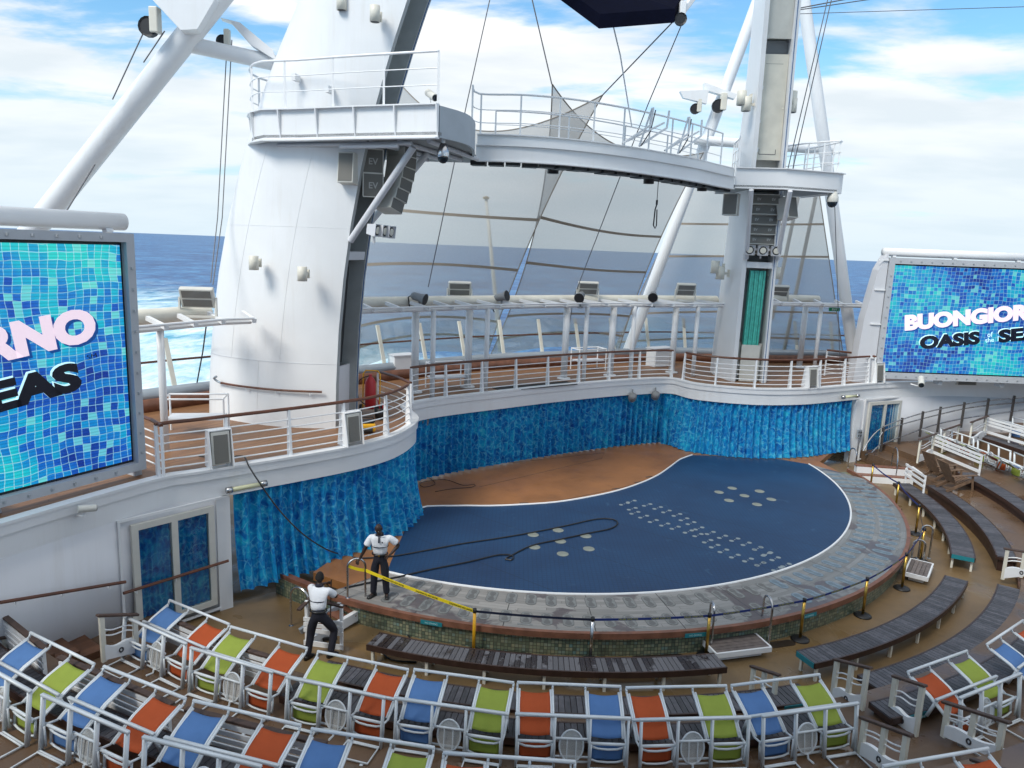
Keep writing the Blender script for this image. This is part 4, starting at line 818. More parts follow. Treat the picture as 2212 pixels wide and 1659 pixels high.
for uv,y,a,lab in (((906,643),24.1,(.8,-.3,-.2),'dark spotlight near the large tower end of the long gantry'),((1084,641),26.4,(.7,-.4,.2),'dark spotlight next to the flagpole on the long gantry'),((1254,640),27.9,(-.3,-.9,-.25),'dark spotlight below the middle floodlight'),((1411,639),29.3,(-.2,-.9,-.25),'dark spotlight by the slanted mast leg on the long gantry')): spot(lab,uv,y,a)
# flagpole
f0=atY(1072,660,33.5); f1=atY(1050,430,33.5); r=thing('flagpole','thin cream stern flagpole with round cap, leaning behind the long gantry','flagpole',(f0.x+.25,33.6,DZ)); b=MB(); b.tube([f0+(f0-f1)*.45,f0,f1],[.12,.10,.07],10); b.build('pole',CREAM,r,'all'); b=MB(); b.lathe([(.02,-.02),(.14,0),(.14,.08),(.06,.12)],f1,12); b.build('cap',BRASS,r)
# ================================================================ mesh wind sails
def m_net():
    m=mat('sail_mesh',(.46,.45,.43),.85); q=NT(m); t=q.t; co,o=q.xyz()
    b_=q.b; b_.inputs['Specular IOR Level'].default_value=.05
    tl=t.nodes.new('ShaderNodeBsdfTranslucent'); tl.inputs[0].default_value=(.44,.43,.41,1); tr=t.nodes.new('ShaderNodeBsdfTransparent'); tr.inputs[0].default_value=(1,1,1,1)
    m1=t.nodes.new('ShaderNodeMixShader'); m1.inputs[0].default_value=.45; t.links.new(b_.outputs[0],m1.inputs[1]); t.links.new(tl.outputs[0],m1.inputs[2])
    f=q.m('ADD',.335,q.m('MULTIPLY',q.noise(co,14.,2),.06)); m2=t.nodes.new('ShaderNodeMixShader'); q.put(f,m2.inputs[0]); t.links.new(m1.outputs[0],m2.inputs[1]); t.links.new(tr.outputs[0],m2.inputs[2]); t.links.new(m2.outputs[0],t.nodes['Material Output'].inputs[0]); return m
NET=m_net(); HEM=mat('sail_hem',(.26,.23,.20),.8); SEAM=mat('sail_seam',(.30,.25,.20),.8)
def sail(label,TLp,TRp,BRp,BLp,sag_t,sag_b,sag_l,sag_r,belly,seams,edges='tblr'):
    TLp,TRp,BRp,BLp=map(Vector,(TLp,TRp,BRp,BLp)); r=thing('mesh_sail',label,'sail',BLp)
    nrm=(TRp-TLp).cross(BLp-TLp).normalized()
    if nrm.y>0: nrm=-nrm
    def S_(u,v):
        top=TLp.lerp(TRp,u); bot=BLp.lerp(BRp,u); p=top.lerp(bot,v)
        p+= (bot-top)*(sag_t*4*u*(1-u)*(1-v)**5) - (bot-top)*(sag_b*4*u*(1-u)*v**3)
        lw=TLp.lerp(BLp,v); rw=TRp.lerp(BRp,v); p+=(rw-lw)*(sag_l*4*v*(1-v)*(1-u))-(rw-lw)*(sag_r*4*v*(1-v)*u)
        return p+nrm*(belly*sin(PI*u)*sin(PI*v))
    b=MB(); b.grid(S_,30,30); b.build('mesh_cloth',NET,r,'all')
    b=MB()
    def strip(f,w):
        pts=[f(i/40) for i in range(41)]; b.tube(pts,w,5)
    for e in edges:
        strip({'t':lambda s:S_(s,0),'b':lambda s:S_(s,1),'l':lambda s:S_(0,s),'r':lambda s:S_(1,s)}[e],.024)
    b.build('hem',HEM,r,True)
    for v0 in seams:
        b=MB(); pts=[S_(i/30,v0)+nrm*.01 for i in range(31)]; pu=[S_(i/30,v0+.011)+nrm*.01 for i in range(31)]; b.add(pts+pu,[(i,i+1,32+i,31+i) for i in range(30)]); b.build('seam',SEAM,r)
    return S_
S1=sail('large grey mesh sail left, stretched from the large tower across to the crossed tips',atY(862,178,30),atY(1302,205,26.5),atY(1050,772,33.5),atY(740,812,30.5),.13,.06,0,.045,.3,(.40,.595,.82,.905),'tr')
S2=sail('large grey mesh sail in the middle, between the left crossed tip and the slanted mast',atY(1193,182,27),atY(1520,330,33),atY(1335,762,34),atY(1056,775,33.2),.10,.045,.10,.05,.3,(.40,.575,.80,.905),'tlr')
S3=sail('grey mesh sail behind the right tower, its outer edge sloping to the deck',atY(1497,385,35.5),atY(1765,385,35.5),atY(1822,770,36.3),atY(1318,775,35),.02,.03,.0,.0,.2,(.24,.42,.74,.90),'tlr')
b=MB(); b.tube([atY(1520,330,35.3),atY(1345,770,34.9)],.05,6); 
# sail spars behind the right tower
for a,c,lab in (((1762,425),(1690,775),'thin brown spar inside the sail right of the right tower'),((1725,420),(1668,690),'second brown spar nearer the right tower, inside the sail')):
    b=MB(); b.cyl(atY(*a,36),atY(*c,36),.09,8); tag(b.build('sail_spar',SEAM,None,True,origin=tuple(atY(*c,36))),lab,'spar')
# ================================================================ wires and cables
def wire(label,pts,rad=.022,m=ROPE,cat='cable',name='cable'):
    b=MB(); b.tube(pts,rad,6); return tag(b.build(name,m,None,True,origin=tuple(pts[-1])),label,cat)
wire('wire from the top edge down to the bridge left of the crossed sails',[atY(1060,-10,25),atY(1008,225,25),atY(925,620,25.5)],.018)
wire('dark wire holding the left sail tip from the top of the photo',[atY(1145,-20,27),atY(1192,182,27)],.022)
wire('dark wire running from the right sail tip up to the canopy corner',[atY(1302,205,26.5),atY(1470,30,24)],.022)
wire('dark wire from the canopy pulley down to the right end of the bridge',[atY(1478,40,24),atY(1400,225,25),atY(1240,640,29),atY(1200,880,31)],.016)
wire('thin white rod hanging from the canopy underside to the bridge railing',[atY(1316,20,22),atY(1340,120,22.2),atY(1365,275,22.6)],.02,WHITE)
wire('left one of two wires from the left pulley down along the slanted mast',[pb1+Vector((-.25,0,-.1)),atY(243,215,19.5)],.016); wire('right one of two wires from the left pulley down along the slanted mast',[pb1+Vector((.22,0,-.15)),atY(310,135,19.5)],.016)
wire('dark wire emerging below the slanted left mast to the top of the left screen',[atY(205,355,19.2),atY(132,475,18.5)],.018)
wire('left one of two long wires hanging from the cross tube bracket',[pb2,atY(470,470,20.),atY(455,610,19.)],.014); wire('right one of two long wires hanging from the cross tube bracket',[pb2+Vector((.12,0,0)),atY(480,470,20.),atY(460,615,19.)],.014)
wire('black cable hanging from the short gantry to the stern rail post',[atY(446,700,19.),atY(438,760,21.),atY(425,830,22.)],.02,BLACK)
for (a,c,lab) in (((1790,-10),(1702,365),'left wire of the pair beside the right tower, slanting down to the platform'),((1798,-10),(1707,390),'right wire of the pair beside the right tower, slanting down to the platform')): wire(lab,[atY(*a,29.5),atY(*c,29)],.018)
for (a,c,lab,rr) in (((1725,18),(1860,-8),'upper wire going off to the top right from the right mast top',.022),((1722,22),(1910,-6),'second wire going off to the top right, just under the first',.018),((1722,30),(2230,14),'faint long wire stretching to the right edge of the sky',.012)): wire(lab,[atY(*a,30),atY(*c,30)],rr)
wire('thin wire hanging along the outer mast leg below the white dome camera',[atY(1803,440,30),atY(1815,800,31)],.014)
for (a,c,lab) in (((1690,165),(1695,285),'short grey hook wire beside the right tower door'),): wire(lab,[atY(*a,28.5),atY(*c,28.5)],.012)
# ================================================================ dark canopy overhead
CANV=mat('navy_canopy',(.004,.005,.014),.9,var=.2,spec=.05)
cp=[atY(1150,-40,22),atY(1205,0,22),atY(1295,62,22),atY(1455,48,22.6),atY(1495,-40,23)]; r=thing('overhead_canopy','dark navy six sided canopy hanging over the bridge at the top of the photo','canopy',cp[2])
cp=[atY(1130,-60,21.5),atY(1294,62,20.2),atY(1456,49,20.8),atY(1500,-50,22.5),atY(1400,-140,26),atY(1180,-120,25)]; zc_=min(p.z for p in cp); b=MB(); k=len(cp)
b.add([p for p in cp]+[p+Vector((0,0,.35)) for p in cp],[tuple(range(k)),tuple(range(k,2*k))[::-1]]+[(i,(i+1)%k,k+(i+1)%k,k+i) for i in range(k)]); b.build('panel',CANV,r)
b=MB(); c=atY(1474,25,21.); b.box(c,(.16,.2,.5)); b.beam(c,c+Vector((.35,.2,.5)),.18,.14); b.build('corner_fitting',WHITE,r,bevel=.02); b=MB(); b.lathe([(.12,-.04),(.16,-.06),(.16,.06),(.12,.04)],c-Vector((.05,.1,.22)),12,Matrix.Rotation(PI/2,3,'X')); b.build('sheave',BLACK,r)
b=MB(); b.cyl(atY(1316,20,21.8),atY(1316,14,21.8),.05,8); b.build('rod_end',WHITE,r)
# ================================================================ LED screens
def m_led():
    m=mat('led_pool_picture',(0,.3,.6),.35); q=NT(m); co,o=q.xyz(); X,Z=o[0],o[1]
    wx=q.m('ADD',X,q.m('MULTIPLY',q.m('SUBTRACT',q.noise(co,.8,3),.5),.30)); wz=q.m('ADD',Z,q.m('MULTIPLY',q.m('SUBTRACT',q.noise(q.vec(Z,X,3.),.8,3),.5),.30))
    T=.148; u=q.m('DIVIDE',wx,T); v=q.m('DIVIDE',wz,T); wn=q.n('TexWhiteNoise',noise_dimensions='2D'); q.put(q.vec(q.m('FLOOR',u),q.m('FLOOR',v)),wn.inputs['Vector'])
    broad=q.noise(co,.33,3,.5); f=q.m('ADD',q.m('MULTIPLY',q.ramp(broad,[(.36,0.),(.62,1.)]),.58),q.m('MULTIPLY',wn.outputs['Value'],.44))
    c=q.ramp(f,[(.10,(.0,.035,.33)),(.34,(.0,.11,.60)),(.52,(.0,.29,.72)),(.70,(.0,.52,.72)),(.90,(.02,.72,.70))])
    pop=q.m('GREATER_THAN',wn.outputs['Value'],.93); c=q.mix(q.m('MULTIPLY',pop,.55),c,(.25,.85,.80))
    g=q.m('MAXIMUM',q.m('LESS_THAN',q.m('FRACT',u),.085),q.m('LESS_THAN',q.m('FRACT',v),.085)); gm=q.m('MULTIPLY',g,q.m('ADD',.25,q.m('MULTIPLY',broad,.9)),clamp=True); c=q.mix(gm,c,(.42,.83,.95))
    sl=q.m('ADD',.86,q.m('MULTIPLY',q.m('LESS_THAN',q.m('FRACT',q.m('MULTIPLY',Z,16.)),.6),.22)); c=q.mix(1.,c,q.vec(sl,sl,sl),'MULTIPLY')
    q.b.inputs['Base Color'].default_value=(.01,.01,.012,1); q.t.links.new(c,q.b.inputs['Emission Color']); q.b.inputs['Emission Strength'].default_value=.62; return m
LED=m_led(); LETP=mat('lit_pink_letters',(.62,.50,.57),.5,emit=.75); LETK=mat('lit_black_letters',(.004,.006,.02),.4); LETW=mat('lit_white_letters',(.55,.85,.95),.5,emit=.6); SHADOWL=mat('lit_blue_letter_shadow',(.0,.05,.22),.5,emit=.5)
SCRF=mat('screen_frame',(.46,.48,.51),.45,var=.06); BOLT=mat('bolt_head',(.38,.40,.42),.4)
def led(label,o,x,W,zb,H,bez,tube_r,tail_side):
    """o plan point of the bottom left corner of the lit area seen from the front, x along the screen to the viewer's right"""
    o=Vector((o[0],o[1],zb)); x=Vector((x[0],x[1],0)).normalized(); z=Vector((0,0,1)); n=x.cross(z); r=thing('video_screen',label,'video screen',o); M=frame_M(o,x,z)
    def L(sx,sz,dn=0): return o+x*sx+z*sz+n*dn
    fr_=MB(); w=bez
    fr_.add([], []) if False else None
    for a,c in ((L(-w,-w/2,-.02),L(W+w,-w/2,-.02)),(L(-w,H+w/2,-.02),L(W+w,H+w/2,-.02))): fr_.beam(a,c,.24,w)
    for s in (-w/2,W+w/2): fr_.beam(L(s,0,-.02),L(s,H,-.02),w,.24,up=n)
    fr_.build('frame',SCRF,r); b=MB(); b.beam(L(W/2,0,-.09),L(W/2,H,-.09),W,.05,up=n); b.build('back_panel',BLACK,r)
    # lit panel in its own flat coordinates
    me=bpy.data.meshes.new('lit_panel'); me.from_pydata([(0.06,.06,0),(W-.06,.06,0),(W-.06,H-.06,0),(.06,H-.06,0)],[],[(0,1,2,3)]); me.materials.append(LED); p=bpy.data.objects.new('lit_panel',me); COL.objects.link(p); p.parent=r; p.matrix_local=Matrix.Translation(-o)@frame_M(L(0,0,-.03),x,z)
    b=MB(); 
    for k in range(int(W/.42)): 
        for sz in (-w*.5,H+w*.5): b.box(L(.2+k*.42,sz,.105),(.05,.05,.05))
    for k in range(int(H/.42)):
        for sx in (-w*.5,W+w*.5): b.box(L(sx,.2+k*.42,.105),(.05,.05,.05))
    bo=b.build('bolt_row',BOLT,r); bo['kind']='stuff'
    b=MB(); b.cyl(L(-w-.1,H+w+.22,-.35),L(W+w+.1,H+w+.22,-.35),tube_r,14); b.build('top_tube',WHITE,r,'all')
    for s in (0.1,W*.33,W*.66,W-.1): b=MB(); b.beam(L(s,H+w,-.3),L(s,H+w+.22,-.35),.14,.14); b.build('tube_stub',WHITE,r)
    for s in (-w*.5,W*.33,W*.66,W+w*.5): b=MB(); b.beam(L(s,-w-(zb-DZ-w)-.0,-.25),L(s,-w*.2,-.25),.16,.4,up=n); b.build('foot',SCRF,r)
    return r,L,x,z,n,frame_M
def led_text(S_,W,H):
    r,L,x,z,n,_=S_; rot=Matrix.Rotation(R(7.5),4,'Z'); base=Matrix.Translation(-Vector(r['_o']))
    def put(body,size,m,sx,szz,bold,dn,fit,name='lettering'):
        t=text_mesh(body,size,m,r,base@frame_M(L(sx,szz,dn),x,z)@rot,name,bold,.002)
        w_=max(v.co.x for v in t.data.vertices); t.data.transform(Matrix.Diagonal((fit/w_,1,1,1))); return t
    put('BUONGIORNO',.80,SHADOWL,.84,H*.405-.05,.052,-.022,6.5); put('BUONGIORNO',.80,LETP,.78,H*.405,.052,-.014,6.5)
    put('OASIS',.68,LETW,1.50,H*.235+.03,.042,-.022,2.45); put('OASIS',.68,LETK,1.53,H*.235,.042,-.014,2.45); put('of',.30,LETW,4.22,H*.365,.0,-.014,.22); put('the',.26,LETW,4.17,H*.315,.0,-.014,.36)
    put('SEAS',.68,LETW,4.70,H*.325+.03,.042,-.022,2.15); put('SEAS',.68,LETK,4.73,H*.325,.042,-.014,2.15); put('SM',.13,LETK,6.98,H*.50,.0,-.014,.2)
bL=P(293,998,DZ+.32); bl2=P(0,1073,DZ+.32); 
xL=(bL-bl2); xL.z=0; xL.normalize(); WL=7.85; zbL=DZ+.32; HL=Hz(bL,272,523)-zbL
SL=led('large video screen at the left edge showing the end of the greeting on blue tiles',bL-xL*WL,xL,WL,zbL,HL,.17,.17,1); led_text(SL,WL,HL)
bR=P(1901,804,DZ+.45); bR2=P(2212,816,DZ+.45); xR=(bR2-bR); xR.z=0; xR.normalize(); zbR=DZ+.45; HR=Hz(bR,1916,569)-zbR
SR=led('large video screen at the right edge showing the start of the greeting on blue tiles',bR,xR,WL,zbR,HR,.24,.17,-1); led_text(SR,WL,HR)
# curved side wing of the right screen
r,L,x,z,n,_=SR; b=MB(); pts=[(-.35,-.5),(-.95,-.9),(-1.15,-1.0),(-.95,2.2),(-.62,4.2),(-.3,HR+.4),(-.27,HR+.35),(-.27,-.4)]
V=[L(a,c,.05) for a,c in pts]+[L(a,c,-.5) for a,c in pts]; k=len(pts); b.add(V,[tuple(range(k)),tuple(range(k,2*k))[::-1]]+[(i,(i+1)%k,k+(i+1)%k,k+i) for i in range(k)]); b.build('side_wing',WALL,r)
for sz in (.6,2.0,3.4,4.6): b=MB(); b.beam(L(-.7,sz,.08),L(-.28,sz,.1),.05,.05); b.build('wing_strap',RAILW,r)
cabinet('small grey speaker box on the deck edge below the right screen',onplane(2090,822,EDGE[near((18.5,31.3))]-Vector((0,.1,0)),(.1,-1,0)),(1,.12,0),.95,.42,.4,0)
# ================================================================ benches
def bench(label,r0,r1,a0,a1,zt,zf,solid=False,m=BENCH,c=None,group='curved plank benches',fh=.12,signs=()):
    mid=(a0+a1)/2; rc=(r0+r1)/2; r=thing('curved_bench',label,'bench',pol(rc,mid,zf),group)
    n=max(3,int(R(abs(a1-a0))*rc/.105)); b=MB(); st=(a1-a0)/n
    for i in range(n):
        g=.06; A=(a0+st*(i+g),a0+st*(i+1-g)); b.slab([pol(r0+.035,a) for a in A],[pol(r1-.035,a) for a in A],zt-.035,zt)
    b.build('seat_boards',m,r); b=MB(); b.arc(r0,r0+.033,a0,a1,zt-fh,zt+.003,1.5); b.arc(r1-.033,r1,a0,a1,zt-fh,zt+.003,1.5)
    for a in (a0,a1):
        e=.16 if a==a0 else -.16; b.arc(r0+.034,r1-.034,a,a+e,zt-fh,zt-.037,.1)
    b.arc(r0+.05,r1-.05,a0+.2,a1-.2,zt-.07,zt-.04,1.5); b.build('fascia',BENCHEDGE,r)
    if solid: b=MB(); b.arc(r0+.07,r1-.12,a0+.3,a1-.3,zf-.02,zt-fh*.5,1.5); b.build('plinth',BENCHEDGE,r)
    else:
        k=max(2,int(R(abs(a1-a0))*rc/1.1)+1)
        for i in range(k):
            a=a0+.5+(a1-a0-1.)*i/(k-1)
            for rr in (r0+.07,r1-.07): b=MB(); b.beam(pol(rr,a,zf),pol(rr,a,zt-.037),.055,.055,up=pol(1,a)-pol(0,a)); b.build('leg',CREAM,r)
    for (kind,a,tx) in signs:
        s=MB()
        if kind=='end': 
            tdir=(pol(1,a+90)-pol(0,a+90))*(1 if a>mid else -1); xx=(pol(1,a)-pol(0,a))*(-1 if tdir.cross(pol(1,a)-pol(0,a)).z>0 else 1); o=pol(rc,a,zt-.06)+tdir*.012
            s.beam(o-xx*(r1-r0)*.45,o+xx*(r1-r0)*.45,.012,.115)
        else: o=pol(r1+.012,a,zt-.06); xx=pol(1,a+90)-pol(0,a+90); s.beam(o-xx*.22,o+xx*.22,.012,.115)
        pl=s.build('sign_plate',SIGN,r); nn=xx.cross(Vector((0,0,1)))
        text_mesh(tx,.062,LETW2,pl,Matrix.Translation(-Vector(r['_o']))@frame_M(o+nn*.009-Vector((0,0,.045)),xx,(0,0,1)),'lettering',.001,.001,'CENTER'); text_mesh('RESERVED SEATING',.03,LETW2,pl,Matrix.Translation(-Vector(r['_o']))@frame_M(o+nn*.009+Vector((0,0,.018)),xx,(0,0,1)),'lettering',.0,.001,'CENTER') if False else None
    return r
SIGN=mat('teal_sign',(.015,.20,.24),.4); LETW2=mat('pale_print',(.45,.70,.72),.5)
bench('long half wet curved bench in front of the mosaic wall, behind the yellow post',12.18,12.72,-108.8,-76.4,-.12,-.55,False,BENCHWET)
bench('free standing curved bench on white legs right of the wooden step',12.5,13.03,-68.4,-37.6,-.12,-.55,signs=(('end',-68.4,'SPLASH ZONE'),))
bench('free standing curved bench on white legs along the far right of the pool rim',12.52,13.12,-29.6,1.2,-.12,-.55,signs=(('end',-29.6,'SPLASH ZONE'),))
bench('low curved bench with dark boards behind the coloured chairs at the centre',13.6,14.15,-110,-72.3,-.03,-.55,True,signs=(('near',-108.7,'SPLASH ZONE'),('near',-74.3,'SPLASH ZONE')))
bench('low curved bench running right from the white barriers, second row lower right',13.62,14.18,-66.4,-36.4,-.1,-.55,True,signs=(('near',-65.2,'SPLASH ZONE'),))
bench('low curved bench with a dark front, second row along the far right',13.62,14.2,-27.2,.5,-.1,-.55,True)
bench('third row curved bench half hidden under the central coloured chairs',14.55,15.07,-110,-72.6,.1,-.08,True,m=BENCH)
bench('third row curved bench under the orange and green chairs at right',14.6,15.12,-69.6,-37,.12,-.08,True,signs=(('near',-67.5,'SPLASH ZONE'),))
bench('third row curved bench with a deep brown front at the right edge',15.02,15.62,-27,2.6,.25,-.08,True)
bench('upper row curved bench at the far right edge, above the long white bench back',18.72,19.3,-12,15.5,.72,.16,True)
bench('fourth row curved bench under the front row chairs at the lower left',17.1,17.62,-132,-100,.68,.5,True)
bench('fourth row curved bench under the front row chairs, right of centre',17.1,17.62,-98.5,-76,.68,.5,True)
# white slatted bench backs
def slat_back(label,p,q,zb,h,posts,slats=(.97,.80,.63,.22),cap=False,m=RAILW,tilt=.0,w=.085,group=None):
    p=Vector((p[0],p[1],zb)); q=Vector((q[0],q[1],zb)); t=(q-p).normalized(); n=Vector((-t.y,t.x,0)); r=thing('slatted_back',label,'bench back',(p+q)/2,group); z=Vector((0,0,1))
    for i in range(posts): a=p.lerp(q,i/(posts-1)); b=MB(); b.beam(a,a+z*h+n*tilt*h,.06,.05,up=n); b.build('post',m,r)
    for s in slats: b=MB(); o=z*h*s+n*(tilt*h*s-.035); b.beam(p-t*.05+o,q+t*.05+o,.025,w if s>.3 else w*1.3); b.build('slat',m,r)
    if cap: b=MB(); b.beam(p-t*.1+z*(h+.03),q+t*.1+z*(h+.03),.10,.045); b.build('cap_rail',ARMWOOD,r,bevel=.01)
    return r
slat_back('long white slatted bench back on the third row at right, behind the wooden deck chairs',pol(15.86,11.9),pol(15.8,2.2),.16,.80,2)
slat_back('white slatted bench back high at the right edge of the photo',pol(19.2,14.6),pol(19.2,7.5),.72,.75,3)
slat_back('short white slatted barrier at the start of the far right benches',pol(13.15,2.6),pol(13.05,-3.6),-.55,1.06,2)
for i,(a,c,rr,zb,lab) in enumerate(((-131,-121.5,17.75,.5,'white slatted bench back with brown cap under the leftmost blue and green chairs'),(-119.5,-111.5,17.75,.5,'white slatted bench back with brown cap under the second front chair pair from left'),(-110,-103,17.75,.5,'white slatted bench back with brown cap under the third front chair pair'),(-123,-116,15.15,-.08,'white slatted bench back under the blue and orange chairs next to the left window'),(-114.5,-110.5,15.15,-.08,'white slatted bench back beside the first green chair behind the standing worker'))):
    slat_back(lab,pol(rr-.75 if i<3 else rr-.5,a),pol(rr-.75 if i<3 else rr-.5,c),zb,.52,3,(.9,.68,.46,.24),True,w=.07)
# ================================================================ chair pairs (tipped forward on their benches)
def sling(name,c): 
    m=mat(name,c,.7); q=NT(m); co,o=q.xyz(); g=q.noise(q.vec(q.m('MULTIPLY',o[0],120.),q.m('MULTIPLY',q.m('ADD',o[1],o[2]),120.)),1.,2); f=q.m('ADD',.82,q.m('MULTIPLY',g,.36)); st=q.noise(co,5.,5); f=q.m('MULTIPLY',f,q.m('ADD',.86,q.m('MULTIPLY',st,.26))); q.color(q.mix(1.,c,q.vec(f,f,f),'MULTIPLY')); q.b.inputs['Specular IOR Level'].default_value=.2; return m
SL={'blue':sling('blue_sling',(.085,.185,.40)),'orange':sling('orange_sling',(.40,.075,.022)),'green':sling('green_sling',(.27,.335,.055))}
def m_mesh():
    m=mat('white_wire_mesh',(.6,.61,.6),.5); q=NT(m); co,o=q.xyz(); t=q.t
    g=q.m('MAXIMUM',q.m('LESS_THAN',q.m('FRACT',q.m('MULTIPLY',q.m('ADD',o[0],o[2]),55.)),.42),q.m('LESS_THAN',q.m('FRACT',q.m('MULTIPLY',q.m('SUBTRACT',o[0],o[2]),55.)),.42)); tr=t.nodes.new('ShaderNodeBsdfTransparent'); mx=t.nodes.new('ShaderNodeMixShader'); q.put(g,mx.inputs[0]); t.links.new(tr.outputs[0],mx.inputs[1]); t.links.new(q.b.outputs[0],mx.inputs[2]); t.links.new(mx.outputs[0],t.nodes['Material Output'].inputs[0]); return m
MESHW=m_mesh()
def chair_pair():
    r=thing('chair_pair','x','chairs',(0,0,0)); V=Vector; f=MB(); X=(-.85,-.27,.27,.85); T=.022
    f.beam((-.88,.10,.82),(.88,.10,.82),.05,.04); f.beam((-.88,.47,.56),(.88,.47,.56),.045,.035)
    for x in X: f.beam((x,0,0),(x,.10,.80),.035,.06,up=(0,1,0)); 
    for x in (X[0],X[3]): f.beam((x,.60,.18),(x,.47,.55),.035,.05,up=(0,1,0))
    f.tube([(-.86,1.03,.76),(.86,1.03,.76)],.026,8)
    for x in X:
        f.tube([(x,1.03,.755),(x,1.0,.69)],.02,6); s=.03 if x in (X[0],X[2]) else -.03
        f.tube([(x,.99,.69),(x,.62,.545),(x,.27,.33)],.021,6); f.tube([(x+s*1.2,.97,.685),(x+s*1.2,.62,.548),(x+s*1.2,.28,.335)],.019,6)
        f.tube([(x,.27,.33),(x,.12,.36),(x,.06,.36)],.018,6); f.tube([(x+s*.8,.06,.37),(x+s*.8,.06,.05)],.018,6); f.tube([(x+s*.9,.16,.33),(x+s*.9,.13,.05)],.018,6)
    for a,c in ((X[0],X[1]),(X[2],X[3])):
        f.tube([(a-.01,.10,.37),(c+.01,.10,.37)],.024,8); m_=(a+c)/2
        for z0,d in ((.31,.05),(.085,.045)): f.tube([(a+.03,.12,z0),(a+.14,.12,z0-d*.8),(m_,.12,z0-d),(c-.14,.12,z0-d*.8),(c-.03,.12,z0)],.017,6)
        f.tube([(a+.02,-.02,.03),(a+.02,-.42,.03),(c-.02,-.42,.03),(c-.02,-.02,.03)],.018,6,closed=True); f.tube([(a+.02,-.06,.04),(c-.02,-.06,.04)],.016,6)
        for x in (a+.1,c-.1): f.box((x,-.47,.018),(.05,.06,.02))
    f.tube([(X[1],.11,.43),(X[2],.11,.43)],.02,6); f.tube([(X[1],.11,.12),(X[2],.11,.12)],.018,6); f.tube([(X[1],.09,.05),(X[2],.09,.05)],.018,6)
    f.build('frame',FRAMEW,r,'all')
    for a,c in ((X[0],X[1]),(X[2],X[3])):
        b=MB(); k=14
        def bk(u,v):
            y=.30+.63*v; z=.348+(.555-.348)*min(1,v/.51)+max(0,(v-.51)/.49)*.12; return V((a+.045+(c-a-.09)*u,y,z+.012*sin(PI*v)-.028*sin(PI*u)))
        b.grid(bk,8,k); b.build('back_sling',SL['blue'],r,'all',solid=.006)
        b=MB(); b.grid(lambda u,v:V((a+.05+(c-a-.1)*u,.155+.03*sin(PI*u),.055-.03*sin(PI*u)+.27*v)),8,8); b.build('seat_sling',SL['blue'],r,'all',solid=.006)
    ring=[V((.185*cos(t),.07+.10*(sin(t)+1)*.5,.30+.24*sin(t))) for t in [2*PI*i/28 for i in range(28)]]
    b=MB(); b.tube(ring,.014,6,closed=True); b.build('table_rim',FRAMEW,r,True); b=MB(); b.add(ring+[V((0,.12,.30))],[(i,(i+1)%28,28) for i in range(28)]); b.build('table_mesh',MESHW,r)
    b=MB(); 
    for s in (-.07,.07): b.beam((s,.05,.10),(s,.10,.44),.014,.014)
    b.tube([(0,.05,.06),(0,.03,.0),(0,-.1,.02)],.018,6); b.build('table_bracket',FRAMEW,r); return r
proto=None
def put_chair(p,deg,zf,c1,c2,label,group='two seat chair units tipped forward in the seating rows'):
    global proto
    if proto is None: proto=chair_pair(); o=proto
    else: o=dup(proto)
    j_=random.Random(label); o.location=(p[0]+j_.uniform(-.03,.03),p[1]+j_.uniform(-.03,.03),zf); o.rotation_euler=(0,0,R(deg+90+j_.uniform(-1.6,1.6))); o['label']=label; o['group']=group; o['_o']=(0,0,0)
    sl=[c for c in COL.objects if c.parent is o and c.name.split('.')[0] in('back_sling','seat_sling')]
    for c in sl:
        mx=sum(v.co.x for v in c.data.vertices); col=c1 if mx<0 else c2; c.material_slots[0].link='OBJECT'; c.material_slots[0].material=SL[col]
    return o
U=[((360,1300),(490,1357),'blue','orange','tipped blue and orange chair pair closest to the left window'),((502,1356),(665,1406),'green','orange','tipped green and orange chair pair just left of the bending worker'),((682,1415),(873,1455),'green','orange','tipped green and orange chair pair just right of the bending worker'),((888,1457),(1103,1485),'blue','green','tipped blue and green chair pair left of the central orange and blue pair'),((1122,1490),(1345,1504),'orange','blue','tipped orange and blue chair pair in the middle, below the steel barrier post'),((1358,1505),(1578,1504),'orange','green','tipped orange and green chair pair below the right end of the half wet bench'),((1595,1498),(1802,1485),'blue','green','tipped blue and green chair pair beside the white wavy barriers'),((1981,1462),(2124,1425),'orange','green','tipped orange and green chair pair right of the aisle barriers'),((2138,1415),(2290,1352),'blue','orange','tipped chair pair with a blue seat cut by the right edge of the photo')]
for i,(a,c,c1,c2,lab) in enumerate(U):
    zf=-.08; m_=(P(*a,.66)+P(*c,.66))/2; th=ang(m_); put_chair(pol(15.45 if i<7 else 15.75,th),th,zf,c1,c2,lab)
Vv=[((62,1368),(201,1438),'blue','green','tipped blue and green chair pair at the lower left edge, in the nearest row'),((216,1442),(400,1506),'blue','orange','tipped blue and orange chair pair second from left in the nearest row'),((419,1516),(648,1576),'blue','orange','tipped blue and orange chair pair third from left in the nearest row'),((678,1574),(940,1620),'blue','green','tipped blue and green chair pair at the bottom edge, fourth in the nearest row'),((968,1629),(1238,1662),'orange','blue','tipped chair pair with an orange top just showing at the bottom centre'),((1910,1652),(2144,1624),'green','orange','tipped green and orange chair pair at the bottom right corner of the photo')]
for i,(a,c,c1,c2,lab) in enumerate(Vv):
    m_=(P(*a,1.25)+P(*c,1.25))/2; th=ang(m_); put_chair(pol(18.06 if i<5 else 18.26,th),th,.5,c1,c2,lab)
thf=ang(P(-85,1322,1.25)); put_chair(pol(18.06,-127.5),-127.5,.5,'orange','blue','tipped chair pair beyond the left edge, only its rails showing') if False else None
